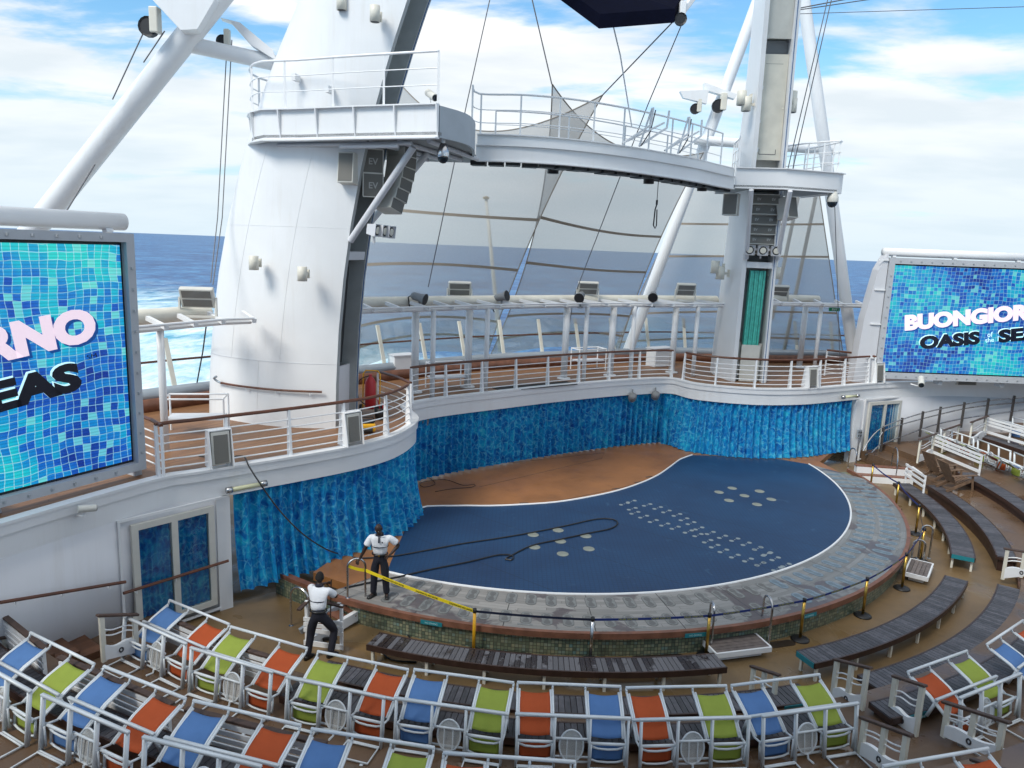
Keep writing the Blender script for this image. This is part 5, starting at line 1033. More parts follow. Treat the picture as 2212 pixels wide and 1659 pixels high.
for k,(c1,c2,lab) in enumerate((('orange','green','far right tipped chair pair closest to the steel ramp railing'),('orange','green','far right tipped chair pair, second behind the long white bench back'),('blue','green','far right tipped chair pair, third behind the long white bench back'),('orange','blue','far right tipped chair pair low at the right edge of the photo'))): th=13.2-6.3*k; put_chair(pol(17.4,th),th,.16,c1,c2,lab)
for k,(c1,c2,lab) in enumerate((('green','blue','upper far right chair pair, near the end of the steel ramp railing'),('orange','green','upper far right chair pair cut by the right edge'))): th=13-5.6*k; put_chair(pol(20.9,th),th,.58,c1,c2,lab)
# ================================================================ wavy barriers by the aisles
ANCHOR=mat('dark_emblem',(.05,.05,.055),.4)
def barrier(label,f,n,zf,zn,tf,tn,lower=True,mid=True,group='white wavy stair barriers'):
    f=Vector((f[0],f[1],0)); n=Vector((n[0],n[1],0)); t=(n-f).normalized(); L=(n-f).length; r=thing('stair_barrier',label,'barrier',(f.x,f.y,min(zf,zn)),group); z=Vector((0,0,1)); s3=t.cross(z)
    def q(s,h): return f+t*(L*s)+z*((zf+(zn-zf)*s)*(1-h)+(tf+(tn-tf)*s)*h)
    b=MB(); b.beam(q(-.12,1.02),q(1.12,1.02),.095,.045); b.build('handrail',ARMWOOD,r,bevel=.012)
    for s in ((0,.5,1) if mid and L>.55 else (0,1)): b=MB(); b.beam(q(s,0),q(s,1),.06,.085,up=t); b.build('post',CREAM,r)
    for h in (.60,.72): b=MB(); b.tube([q(i/16,h+.035*sin(i/16*2*PI)) for i in range(17)],.014,6); b.build('wavy_rod',RAILW,r,True)
    if lower:
        b=MB(); k=17; up=[q(.02+.96*i/16,.36+.05*sin(i/16*2*PI+.4)) for i in range(k)]; lo=[q(.02+.96*i/16,.04) for i in range(k)]
        vs=[]; 
        for o in (-.035,.035): vs+=[v+s3*o for v in up]+[v+s3*o for v in lo]
        fs=[]
        for i in range(k-1): fs+= [(i,i+1,k+i+1,k+i),(2*k+i,3*k+i,3*k+i+1,2*k+i+1),(i,2*k+i,2*k+i+1,i+1)]
        b.add(vs,fs); pn=b.build('lower_panel',RAILW,r)
        for sg in (-1,1):
            M=Matrix((t,z,t.cross(z))).transposed(); b=MB(); c=q(.5,.2)+s3*(.04*sg); ringp=[c+t*.036*cos(u)+z*.044*sin(u) for u in [2*PI*i/18 for i in range(18)]]; b.tube(ringp,.012,5,closed=True); b.tube([c+t*.03*cos(u)+z*.035*sin(u) for u in [2*PI*i/10 for i in range(10)]],.010,5,closed=True); b.build('round_emblem',ANCHOR,pn)
    return r
def bar_px(label,th,r0,r1,zf,zn,pf,pn,**k):
    f,n=pol(r0,th),pol(r1,th); barrier(label,f,n,zf,zn,Hz(f,*pf),Hz(n,*pn),**k)
bar_px('white wavy barrier nearest the end of the half wet bench',-75,13.1,13.78,-.55,-.55,KE(140,755),KE(375,830),lower=False)
bar_px('white wavy barrier with emblem overlapping the second row bench',-69.8,13.85,14.52,-.4,-.08,KE(735,690),KE(960,745))
bar_px('white wavy barrier with emblem between the second and third row benches',-68.6,14.85,15.36,-.2,-.08,KE(1175,815),KE(1325,865),mid=False)
bar_px('white wavy barrier with three posts standing in the middle of the aisle',-73.4,15.5,16.3,-.08,.1,KE(1015,1165),KE(1335,1285))
bar_px('white wavy barrier in front of the orange and green chairs at right',-67.4,15.62,16.5,.0,.2,KE(1665,1045),KE(2010,1155))
bar_px('white wavy barrier at the bottom edge, above the bottom right chair pair',-71.5,17.0,17.7,.5,.5,KE(1580,1385),KE(1770,1440))
bar_px('white wavy barrier at the right edge beside the gap in the curved benches',-31.2,13.75,14.5,-.4,-.08,KD(2125,1338),KD(2240,1345))
bar_px('white wavy barrier at left beside the brown stairs',-122.8,15.25,15.85,-.02,.1,KA(715,797),KA(505,808),mid=False)
bar_px('white wavy barrier at the left edge behind the blue chair',-126.5,17.0,17.75,.4,.55,KA(275,862),KA(42,885),mid=False)
for (a,c,lab,z) in ((( 1989,949),(2019,939),'far white wavy barrier beside the left wooden deck chair',1.05),((2042,929),(2072,919),'far white wavy barrier behind the long white bench back',1.15),((2101,912),(2131,901),'far white wavy barrier left of the high bench back',1.55)):
    n,f=P(*a,z),P(*c,z); zz=z-.95; barrier(lab,f,n,zz,zz,z,z,mid=False)
# ================================================================ stairs at left, rail on the left wall
for k in range(5):
    rr=15.6+.42*k; z=-.08+.145*(k+1); b=MB(); b.arc(rr,rr+.62,-131-1.0*k,-124.6,z-.14,z); struct(b.build('side_stair',STEPBROWN))
def wall_rail(label,a,c,n,off=.18):
    a=onplane(*a,EDGE[iL]+nL*off,nL); c=onplane(*c,EDGE[iL]+nL*off,nL); return a,c
def eline(pl,u,v):
    """point above a plan polyline hit by the sight line through a photo point"""
    d=ray(u,v); best=None
    for p,q in zip(pl,pl[1:]):
        ca=d.x*p.y-d.y*p.x; cb=d.x*q.y-d.y*q.x
        if ca*cb<=0 and ca!=cb:
            t=ca/(ca-cb); s=p.lerp(q,t)
            if s.x*d.x+s.y*d.y>0: best=Vector((s.x,s.y,0)); break
    best.z=Hz(best,u,v); return best
WLP=offs(EDGE[:iL+2],-.30); WLP.append(WLP[-1]+d1*1.2); WRP=offs(EDGE[iR-1:],-.42); WRP.insert(0,WRP[0]-d2*2.5)
for (a,c,lab) in ((KA(0,715),KA(715,597),'long wooden handrail on the left wall below the screen'),(KA(705,662),KA(1303,476),'wooden handrail crossing in front of the left window')):
    us=[a[0]+(c[0]-a[0])*i/8 for i in range(9)]; pts=[eline(WLP,u,a[1]+(c[1]-a[1])*i/8) for i,u in enumerate(us)]; r=thing('wall_handrail',lab,'handrail',pts[-1]); b=MB(); b.tube(pts,.032,8); b.build('handrail',RAILWOOD,r,True)
    for i in (1,4,7): b=MB(); b.tube([pts[i],pts[i]-Vector((0,0,.09)),pts[i]-Vector((0,0,.1))-nL*.19],.014,6); b.build('bracket',WHITE,r)
# steel ramp handrail at right
tops=[KD(1120,370),KD(1265,303),KD(1427,252),KD(1565,216),KD(1750,181),KD(1938,151),KD(2138,130),KD(2330,118)]; T_=[eline(WRP,*p) for p in tops]
r=thing('ramp_railing','curved dark steel railing with square posts rising along the right wall','railing',(T_[0].x,T_[0].y,-.55))
for i,p in enumerate(T_): b=MB(); zb=max(-.55,p.z-1.12); b.beam((p.x,p.y,zb),p,.075,.075,up=(1,0,0)); b.build('post',mat('bronze_post',(.10,.09,.085),.4,.5) if 'bronze_post' not in bpy.data.materials else bpy.data.materials['bronze_post'],r)
up1=[eline(WRP,*KD(*p)) for p in ((960,560),(990,500),(1070,405),(1170,350),(1340,290),(1510,245),(1740,200),(1930,170),(2212,145),(2330,136))]
lo1=[eline(WRP,*KD(*p)) for p in ((975,590),(1020,580),(1080,520),(1190,475),(1400,395),(1545,350),(1730,310),(1930,280),(2212,240),(2330,228))]
mi1=[eline(WRP,*KD(*p)) for p in ((1085,455),(1110,415),(1200,372),(1400,315),(1560,275),(1750,232),(1938,205),(2212,180),(2330,170))]
for n_,pl in (('top_rail',up1),('middle_rail',mi1),('lower_rail',lo1)): b=MB(); b.tube(smoothpath(pl,.2),.028,8); b.build(n_,STEEL,r,True)
# ================================================================ pool hoops, steps
def hoop(label,p,q,zt,group='steel grab hoops round the pool',rad=.024):
    p=Vector(p); q=Vector(q); d=(q-p); d.z=0; L=d.length; d.normalize(); rr=L/2; pts=[p,Vector((p.x,p.y,zt-rr))]
    for i in range(1,10): a=PI-PI*i/10; c=(p+q)/2; pts.append(Vector((c.x,c.y,zt-rr))+d*(rr*cos(a))+Vector((0,0,rr*sin(a))))
    pts+=[Vector((q.x,q.y,zt-rr)),q]; r=thing('grab_hoop',label,'grab rail',p,group); b=MB(); b.tube(pts,rad,8); b.build('hoop',STEEL,r,True); b=MB()
    for e in (p,q): b.lathe([(.05,0),(.05,.015),(rad,.02)],e,10)
    b.build('base_flange',STEEL,r)
def hoop_px(label,a,za,c,zc,top): p=P(*a,za); q=P(*c,zc); m=(p+q)/2; hoop(label,p,q,Hz(m,*top))
hoop_px('steel grab hoop where the standing worker rests his hand',(751,1292),.0,(789,1334),-.5,(765,1207))
hoop_px('steel grab hoop beside the bending worker, left of the wooden steps',(629,1352),-.55,(668,1362),-.5,(645,1270))
hoop_px('steel grab hoop left of the wooden step platform, by a gold post',KC(1470,960),-.5,KC(1492,990),-.45,KC(1482,714))
hoop_px('steel grab hoop right of the wooden step platform',KE(155,510),-.5,KE(222,572),-.45,KE(210,193))
hoop_px('inner steel grab hoop of the twin pair at the right of the pool',KD(1330,1440),-.5,KD(1425,1440),-.45,KD(1383,1250))
hoop_px('outer steel grab hoop of the twin pair at the right of the pool',KD(1385,1400),-.5,KD(1470,1400),-.45,KD(1437,1137))
hoop_px('steel grab hoop at the foot of the right curtain end',KD(840,690),-.55,KD(895,722),-.55,KD(880,540))
hoop_px('steel grab hoop next to the right white steps and slatted barrier',KD(1170,735),-.55,KD(1208,800),-.55,KD(1203,535))
WOODGREY=mat('grey_step_boards',(.14,.115,.105),.6,var=.35,vscale=7,island=.3)
def platform(label,c,ang_,w,d,z,h):
    c=Vector((c[0],c[1],z)); r=thing('step_platform',label,'step',c); M=Matrix.Rotation(R(ang_),3,'Z'); n=5; b=MB()
    for i in range(n): b.box(c+M@Vector((0,-d/2+d*(i+.5)/n,-.02)),(w,d/n*.9,.04),M=M)
    b.build('boards',WOODGREY,r); b=MB()
    for s in (-1,1): b.box(c+M@Vector((0,s*(d/2+.02),-.05)),(w+.06,.04,.11),M=M); b.box(c+M@Vector((s*(w/2+.02),0,-.05)),(.04,d,.11),M=M)
    b.box(c+M@Vector((0,0,-(h)/2-.08)),(w*.8,d*.7,h),M=M); b.build('white_edge',WHITE,r)
pA=(P(*KC(1480,975),-.3)+P(*KC(1810,945),-.3))/2; platform('wooden step platform with white edge between two grab hoops in front of the mosaic wall',pA+Vector((-.0,.1,0)),math.degrees(math.atan2(*(lambda d:(d.y,d.x))(P(*KC(1815,945),-.3)-P(*KC(1480,985),-.3)))),1.25,.55,-.3,.15)
pB=P(*KD(1395,1470),-.3); platform('small wooden step platform beside the twin grab hoops at right',pB,ang(pB)+90,1.1,.5,-.3,.15)
pC=P(*KD(1110,770),-.4); r=thing('white_steps','white sided steps with brown treads at the far right of the pool','steps',(pC.x,pC.y,-.55)); b=MB(); b.box((pC.x+.15,pC.y+.25,-.30),(2.1,.32,.5),-.12); b.box((pC.x+.0,pC.y-.1,-.43),(2.0,.34,.24),-.12); b.box((pC.x+1.3,pC.y+.1,-.3),(.12,.9,.5),-.12); b.build('riser',WHITE,r); b=MB(); b.box((pC.x-.0,pC.y-.1,-.295),(1.95,.3,.03),-.12); b.box((pC.x+.1,pC.y+.25,-.035),(2.05,.3,.03),-.12); b.build('tread',EDGEWOOD,r)
# brown and white step unit next to the bending worker
a=P(*KB(590,800),-.35); c=P(*KB(790,775),-.35); r=thing('pool_steps','brown treads between white stringers leading from the floor to the pool rim at left','steps',(a.x,a.y,-.55)); 
q1=P(*KB(500,935),-.45); q2=P(*KB(800,760),-.35); q3=P(*KB(700,700),-.1); q4=P(*KB(430,880),-.5)
b=MB(); b.beam(q1,q2,.10,.22); b.build('stringer',WHITE,r); b=MB(); b.beam(q4,q3,.08,.12); b.build('stringer',GALV,r)
for t in (.2,.42,.64,.86): b=MB(); x0=q1.lerp(q2,t)+Vector((0,0,.02)); x1=q4.lerp(q3,t); b.beam(x0,x1,.26,.03); b.build('tread',EDGEWOOD,r)
# ================================================================ barrier posts and belts
def stanchion(label,p,m,base_m=BLACK,h=.98,zb=-.55):
    p=Vector((p[0],p[1],zb)); r=thing('barrier_post',label,'barrier post',p,'barrier posts round the pool'); b=MB(); b.lathe([(.20,0),(.20,.02),(.15,.05),(.05,.06)],p,20); b.build('base',base_m,r,'all'); b=MB(); b.cyl(p+Vector((0,0,.05)),p+Vector((0,0,h-.08)),.034,12); b.build('tube',m,r,'all'); b=MB(); b.cyl(p+Vector((0,0,h-.08)),p+Vector((0,0,h)),.042,12); b.build('belt_head',BLACK,r,'all'); return p+Vector((0,0,h-.055))
SP={}
for k,uv,m,lab in (('yellow',KC(165,712),YELLOW,'bright yellow barrier post with black base holding the caution tape'),('steel',KC(808,755),STEEL,'plain steel barrier post behind the half wet bench'),('g1',KC(1455,745),BRASS,'gold barrier post next to the wooden step platform'),('g2',KE(480,195),BRASS,'gold barrier post right of the step platform, above the bench end sign'),('g3',KE(995,45),BRASS,'gold barrier post midway along the right curve of the mosaic wall'),('g4',KD(1300,1355),BRASS,'gold barrier post just below the twin grab hoops'),('g5',KD(1440,1160),BRASS,'gold barrier post standing inside the twin grab hoops'),('g6',KD(1400,975),BRASS,'gold barrier post above the twin grab hoops beside the far bench'),('g7',KD(1240,800),BRASS,'gold barrier post at the start of the far right bench'),('g8',KD(1040,660),BRASS,'gold barrier post closest to the right white steps')):
    p=P(*uv,.43); d=Vector((p.x-CX,p.y-CY)); rr=max(d.length,11.62); p=pol(rr,ang(p)); SP[k]=stanchion(lab,p,m)
NAVY=mat('navy_belt',(.008,.012,.035),.6); BLUEB=mat('blue_belt',(.012,.03,.16),.6); TAPE=mat('caution_tape',(.80,.62,.02),.45); OLIVE=mat('belt_print',(.30,.30,.10),.6)
def belt(label,a,c,m,sag,w,texts=(),tm=None,ts=.05,cat='belt'):
    a=Vector(a); c=Vector(c); r=thing('barrier_belt' if m is not TAPE else 'caution_tape',label,cat,a); n=24; z=Vector((0,0,1)); f=lambda t:a.lerp(c,t)-z*(sag*4*t*(1-t))
    b=MB(); vs=[]
    d3=(c-a).normalized(); s3=d3.cross(z).normalized()*.003
    for i in range(n+1): p=f(i/n); vs+=[p+z*w/2-s3,p-z*w/2-s3,p-z*w/2+s3,p+z*w/2+s3]
    b.add(vs,[(4*i+j,4*i+(j+1)%4,4*i+4+(j+1)%4,4*i+4+j) for i in range(n) for j in range(4)]); b.build('webbing',m,r)
    for tx,t0 in texts:
        p=f(t0); d=(f(t0+.02)-f(t0-.02)).normalized()
        if d.x<0: d=-d
        nn=d.cross(z); text_mesh(tx,ts,tm,r,Matrix.Translation(-Vector(r['_o']))@frame_M(p-z*w*.25+nn*.006,d,z),'lettering',.0012,.0008,'CENTER')
h0=P(789,1334,-.5); hh=Vector((h0.x,h0.y,Hz(h0,788,1232))); g0=P(751,1292,0); gg=Vector((g0.x,g0.y,Hz(g0,752,1222)))
belt('yellow caution tape stretched from the grab hoop to the yellow post',hh,SP['yellow'],TAPE,.03,.075,(('CAUTION DO NOT ENTER',.27),('CAUTION DO NOT ENTER',.58),('CAUTION DO NOT ENTER',.88)),BLACK,.045,'tape')
belt('short yellow caution tape across the grab hoop',gg,hh,TAPE,.02,.07,(),None,.04,'tape')
belt('dark navy belt between the yellow post and the steel post',SP['yellow'],SP['steel'],NAVY,.02,.05)
CDT='CRUISE DIRECTOR'
belt('blue printed belt between the steel post and the first gold post',SP['steel'],SP['g1'],BLUEB,.02,.05,((CDT,.3),(CDT,.58),(CDT,.86)),OLIVE)
belt('blue printed belt passing above the wooden step platform',SP['g1'],SP['g2'],BLUEB,.02,.05,((CDT,.22),(CDT,.5),(CDT,.8)),OLIVE)
belt('blue printed belt between the second and third gold posts',SP['g2'],SP['g3'],BLUEB,.03,.05,((CDT,.22),(CDT,.5),(CDT,.8)),OLIVE)
belt('blue printed belt running up to the twin grab hoops',SP['g3'],SP['g4'],BLUEB,.04,.05,((CDT,.3),(CDT,.7)),OLIVE)
belt('blue belt in the far run, between the lower two posts',SP['g6'],SP['g7'],BLUEB,.06,.05); belt('blue belt in the far run, up to the white steps',SP['g7'],SP['g8'],BLUEB,.05,.05); belt('dark belt hanging between the twin hoops and the far posts',SP['g5'],SP['g6'],NAVY,.10,.03); belt('dark belt passing through the twin grab hoops',SP['g4'],SP['g5'],BLUEB,.03,.05)
# ================================================================ rim gratings, nozzle covers, hatches
GRATE=mat('grey_grating',(.20,.205,.20),.5,var=.25,vscale=20); GRATEB=mat('pale_blue_grating',(.17,.225,.27),.45,var=.2,vscale=20); GDK=mat('grating_rim',(.125,.125,.122),.5); GDKB=mat('blue_grating_rim',(.12,.165,.20),.5)
def grating_mesh(mr,mp):
    r=thing('rim_grating','x','grating',(0,0,0)); pts=[]; G=1.6
    for i in range(24): 
        a=2*PI*i/24; x=.07*G*cos(a); y=.07*G*sin(a)+(.085*G if sin(a)>=0 else -.085*G); pts.append((x,y))
    b=MB(); b.prism([(x*1.12,y*1.07) for x,y in pts],.0045,.0075); b.build('edge',mr,r); b=MB(); b.prism(pts,.0078,.011); b.build('plate',mp,r)
    b=MB()
    for s in (-1,1): b.lathe([(.045*G,.0112),(.045*G,.0135),(.026*G,.0136),(.026*G,.0128)],(0,s*.085*G,0),14)
    b.add([(-.04*G,.045*G,.0125),(.04*G,.045*G,.0125),(.012*G,0,.0125),(.04*G,-.045*G,.0125),(-.04*G,-.045*G,.0125),(-.012*G,0,.0125)],[(0,1,2,3,4,5)]); b.build('foot_recess',mr,r); return r
gA=grating_mesh(GDK,GRATE); gB=grating_mesh(GDKB,GRATEB); used={0:False,1:False}
def put_grate(p,deg,blue,lab):
    src=gB if blue else gA
    if used[blue]: o=dup(src)
    else: o=src; used[blue]=True
    o.location=(p.x,p.y,0); o.rotation_euler=(0,0,R(deg+90)); o['label']=lab; o['group']='gratings set in the planked pool rim'
st=2.32
for k in range(50):
    a=-111+st*k
    if a>2: break
    if a<aL+1.5: continue
    bl=int(a>-62); put_grate(pol(10.98,a),a,bl,'pale blue outlined hourglass grating in the outer row of the right rim' if bl else 'grey hourglass grating in the outer row of the left rim')
for k in range(52):
    a=-112+st*1.08*k
    if a>4: break
    bl=int(a>-60); p=pol2(R2+.40,a)*-1 if False else pol(10.13+.30*max(0,(a+90)/90),a)
    if (p-Vector((C2[0],C2[1],0))).length<R2+.33: p=pol2(R2+.34,ang2(p))
    if (p-Vector((CX,CY,0))).length>10.7: continue
    put_grate(p,a,bl,'pale blue outlined hourglass grating in the inner row of the right rim' if bl else 'grey hourglass grating in the inner row of the left rim')
pt=None
for k in range(18):
    a=-107+6.1*k; o=None
    if pt is None: b=MB(); b.prism([(-.16,-.035),(.16,-.035),(.16,.035),(-.16,.035)],.0045,.009); pt=b.build('cover_plate',GRATE); o=pt
    else: o=pt.copy(); COL.objects.link(o)
    p=pol(11.26,a); o.location=(p.x,p.y,0); o.rotation_euler=(0,0,R(a+90)); tag(o,'small rectangular cover plate near the timber edge of the pool rim','cover plate','cover plates along the pool rim')
DISC=mat('pale_nozzle_cover',(.23,.25,.22),.5,var=.25,vscale=4); DISC2=mat('small_nozzle_cover',(.21,.25,.27),.5)
d0=None
for uv in [KC(*p) for p in ((622,302),(480,328),(780,335),(635,365),(487,398),(797,408),(648,437),(1615,62),(1540,85),(1770,80),(1685,105),(1597,132),(1757,155))]+[KD(155,873),KD(245,937)]:
    p=P(*uv,.012)
    if d0 is None: b=MB(); b.lathe([(.155,.0),(.155,.006),(.14,.010),(.12,.0075),(.01,.0085)],(0,0,.0065),20); d0=b.build('nozzle_cover',DISC); o=d0
    else: o=d0.copy(); COL.objects.link(o)
    o.location=(p.x,p.y,0); tag(o,'pale round cover as wide as a plate on the blue pool floor','floor cover','large round covers on the blue floor')
UP=[(1040,138),(1130,158),(1190,175),(1240,195),(1300,215),(1340,240),(1380,262),(1425,292),(1490,318),(1560,340),(1630,356),(1695,380),(1760,405),(1810,440)]; LO=[(1000,152),(1045,180),(1060,203),(1110,225),(1165,250),(1230,270),(1290,288),(1365,310),(1420,330),(1475,365),(1515,393),(1565,420),(1630,450),(1705,472),(1775,495)]
pairs=[KC(*p) for p in UP+LO]+[KD(*p) for p in ((140,1320),(215,1360),(160,1440),(275,1400),(360,1450),(290,1480))]
d1_=None; tdir=Vector((.78,.62,0))
for uv in pairs:
    p=P(*uv,.012)
    if d1_ is None:
        b=MB(); 
        for s,rr in ((-.15,.065),(.15,.065),(0,.02)): b.lathe([(rr,.0),(rr,.007),(rr*.55,.0085),(rr*.5,.006),(.005,.006)],(s,0,.0065),14)
        d1_=b.build('nozzle_pair',DISC2); o=d1_
    else: o=d1_.copy(); COL.objects.link(o)
    o.location=(p.x,p.y,0); o.rotation_euler=(0,0,math.atan2(tdir.y,tdir.x)); tag(o,'pair of small pale jet nozzles in the long double row on the blue floor','jet nozzle','small jet nozzles on the blue floor')
HATCH=mat('dark_wet_hatch',(.035,.022,.014),.35,var=.3)
for a,c,lab in ((KB(835,830),KB(985,865),'dark oblong floor hatch left of the half wet bench, by the mosaic wall'),(KC(230,975),KC(440,1000),'dark oblong floor hatch beside the yellow barrier post'),(KC(1080,1030),KC(1310,1025),'dark oblong floor hatch behind the right end of the half wet bench'),(KE(250,575),KE(390,555),'dark oblong floor hatch behind the second gold post')):
    p,q=P(*a,-.55),P(*c,-.55); d=(q-p).normalized(); n=Vector((-d.y,d.x,0)); pts=[]
    for i in range(9): t=-PI/2+PI*i/8; pts.append(q+d*.12*cos(t)+n*.12*sin(t))
    for i in range(9): t=PI/2+PI*i/8; pts.append(p+d*.12*cos(t)+n*.12*sin(t))
    b=MB(); b.prism([(v.x,v.y) for v in pts],-.56,-.543); tag(b.build('floor_hatch',HATCH,None,origin=(p.x,p.y,-.55)),lab,'floor hatch')
# blue signs on the mosaic wall
for a,lab in ((-76.8,'teal sign plate under the timber edge behind the first gold post'),(-62.0,'teal sign plate under the timber edge behind the second gold post'),(-104.6,'teal sign plate under the timber edge beside the standing worker')):
    p=pol(RO+.015,a,-.085); x=pol(1,a+90)-pol(0,a+90); r=thing('depth_sign',lab,'sign',p); b=MB(); b.beam(p-x*.24,p+x*.24,.012,.09); b.build('plate',SIGN,r); text_mesh('NO DIVING',.055,LETW2,r,Matrix.Translation(-Vector(r['_o']))@frame_M(p+x.cross(Vector((0,0,1)))*.008-Vector((0,0,.02)),x,(0,0,1)),'lettering',.0,.001,'CENTER')
# ================================================================ hoses and cables
def hose(label,pts,rad=.018,cat='hose',m=BLACK): 
    pts=smoothpath(pts,.12); b=MB(); b.tube(pts,rad,6); return tag(b.build('hose',m,None,True,origin=tuple(pts[0])),label,cat)
e0=P(524,985,DZ+.06); e1=P(538,1008,DZ+.06)
hose('black hose hanging from the near lobe down across the curtain to the stage',[P(430,985,DZ+.03),P(480,990,DZ+.03),e0,e1,atY(560,1042,e1.y-.2),atY(600,1098,e1.y-.2),atY(650,1150,e1.y-.2),atY(700,1184,e1.y+.25),P(735,1197,.03),P(775,1206,.03)])
hose('long black hose looped across the dark blue pool floor',[P(*q,.03) for q in ((775,1206),(850,1201),(930,1187),(1000,1174),(1080,1162),(1150,1150),(1220,1136),(1290,1121),(1325,1122),(1334,1131),(1318,1142),(1270,1152),(1210,1165),(1150,1178),(1106,1199),(1092,1208),(1104,1210),(1108,1201),(1080,1198),(1010,1214),(930,1230),(860,1246),(800,1258),(745,1270))],.02)
hose('black hose lying on the tan floor below the steps, running under the bench',[P(*q,-.53) for q in ((770,1312),(790,1330),(830,1347),(868,1362),(885,1378),(878,1398),(850,1410),(820,1400),(845,1425),(900,1430))])
hose('thin black cable squiggle on the orange stage next to the back curtain',[P(*q,.015) for q in ((925,1030),(940,1045),(915,1052),(910,1042),(960,1036),(1000,1048),(1025,1046),(1020,1052),(975,1056),(940,1062))],.009,'cable')
# seams in the orange stage
b=MB(); b.tube([P(*q,.002) for q in ((1035,1052),(1300,990),(1305,978),(1100,1000))],.006,4); b.tube([P(*q,.002) for q in ((1180,1088),(1440,1032))],.006,4); tag(b.build('stage_seam',DKGREY,None,origin=tuple(P(1180,1050,0))),'thin dark seam line across the orange stage floor','seam')
for k,(u,v) in enumerate(((1132,1087),(1180,1086),(1225,1081),(1268,1074),(1330,1056),(1378,1042),(1402,1030))):
    if k==0: b=MB(); b.box((0,0,.006),(.28,.05,.008)); vent0=b.build('floor_slot',DKGREY); o=vent0
    else: o=vent0.copy(); COL.objects.link(o)
    p=P(u,v,0); o.location=p; o.rotation_euler=(0,0,.15+.07*k); tag(o,'small dark floor slot along the white edge of the orange stage','floor slot','slots along the orange stage edge')
# ================================================================ things on the upper deck
def tube_table(label,uv,z=DZ,s=1.,rz=.3):
    c=P(*uv,z); r=thing('tube_stand',label,'stand',c,'white tubular stands on the upper deck'); M=Matrix.Rotation(rz,3,'Z'); q=lambda x,y,h:c+M@Vector((x*s,y*s,h*s)); b=MB()
    for x in(-.75,.75):
        for y in(-.35,.35): b.cyl(q(x,y,0),q(x,y,1.0),.025,6)
    for h in (1.0,):
        b.tube([q(-.75,-.35,h),q(.75,-.35,h),q(.75,.35,h),q(-.75,.35,h)],.025,6,closed=True)
    b.build('tubing',RAILW,r,True); b=MB(); b.box(q(0,0,.45),(1.4*s,.66*s,.05),rz); b.build('shelf',WALL,r)
tube_table('white tubular stand with a shelf left of the large tower foot',(427,935),DZ,.95,.2); tube_table('white tubular stand behind the back railing, left of the middle',(965,838),DZ,.9,.5); tube_table('white tubular stand behind the back railing, right of the middle',(1270,798),DZ,.9,.5)
def locker(label,uv,d): c=P(*uv,DZ); r=thing('deck_locker',label,'locker',c,'white lockers at the stern rail'); b=MB(); b.box(c+Vector((0,0,d[2]/2)),d,.6); b.build('box',WHITE,r,bevel=.03); b=MB(); b.box(c+Vector((0,0,d[2]+.02)),(d[0]+.06,d[1]+.06,.04),.6); b.build('lid',WALL,r)
locker('white deck locker at the stern rail behind the left back railing',(868,815),(.9,.6,.85)); locker('white deck locker at the stern rail behind the right back railing',(1425,790),(1.2,.6,.8))
MAT=mat('black_mat',(.02,.02,.02),.8)
for a,lab in (((1140,1068),'left black rubber mat behind the back railing'),((1380,1046),'right black rubber mat behind the back railing')):
    p=P(*K5(*a),DZ); b=MB(); b.box((p.x,p.y+.25,DZ+.014),(1.7,.7,.02),.6); tag(b.build('rubber_mat',MAT,None,origin=(p.x,p.y,DZ)),lab,'mat')
RED=mat('extinguisher_red',(.42,.015,.02),.35)
c=P(800,893,DZ); r=thing('extinguisher_trolley','red extinguisher cylinder on a yellow tube trolley at the foot of the left tower','trolley',c); b=MB(); b.lathe([(.14,.15),(.16,.2),(.16,.95),(.10,1.06),(.05,1.1),(.05,1.18)],c,16); b.build('cylinder',RED,r,'all'); b=MB()
for s in (-1,1): b.tube([c+Vector((.25*s,.12,.1)),c+Vector((.25*s,.2,1.15)),c+Vector((.18*s,.2,1.25)),c+Vector((0,.2,1.25))],.022,6)
b.tube([c+Vector((-.25,.12,.2)),c+Vector((.25,.12,.2))],.02,6); b.build('trolley_frame',YELLOW,r,True); b=MB(); b.tube(smoothpath([c+Vector((.05,0,1.15)),c+Vector((-.3,-.1,1.0)),c+Vector((-.34,-.1,.5)),c+Vector((-.1,-.2,.3))],.08),.016,6); b.build('discharge_hose',BLACK,r,True)
for s in (-1,1): b=MB(); b.cyl(c+Vector((.28*s,.1,.13)),c+Vector((.34*s,.1,.13)),.13,14); b.build('wheel',BLACK,r,'all')
c=P(790,935,DZ); r=thing('yellow_pump','small yellow power unit with black parts on the near lobe deck','machine',c); b=MB(); b.box(c+Vector((0,0,.16)),(.5,.3,.22),.3); b.build('casing',YELLOW,r,bevel=.04); b=MB(); b.box(c+Vector((.05,.02,.31)),(.3,.22,.08),.3); b.cyl(c+Vector((-.2,-.18,.1)),c+Vector((.2,-.08,.1)),.08,10); b.build('motor',BLACK,r,bevel=.01); b=MB(); b.tube([c+Vector((-.22,0,.28)),c+Vector((-.18,0,.42)),c+Vector((.18,.08,.42)),c+Vector((.22,.08,.28))],.018,6); b.build('carry_handle',BLACK,r)
c=P(822,905,DZ); r=thing('tool_bucket','dark bucket of tools beside the yellow trolley on the near lobe','bucket',c); b=MB(); b.lathe([(.15,0),(.19,.34),(.175,.34),(.14,.05)],c,14); b.build('bucket',BLACK,r,'all'); b=MB(); b.cyl(c+Vector((0,0,.1)),c+Vector((.12,.05,.6)),.02,6); b.cyl(c+Vector((.03,0,.1)),c+Vector((-.1,.08,.55)),.018,6); b.build('tool_handle',RED,r)
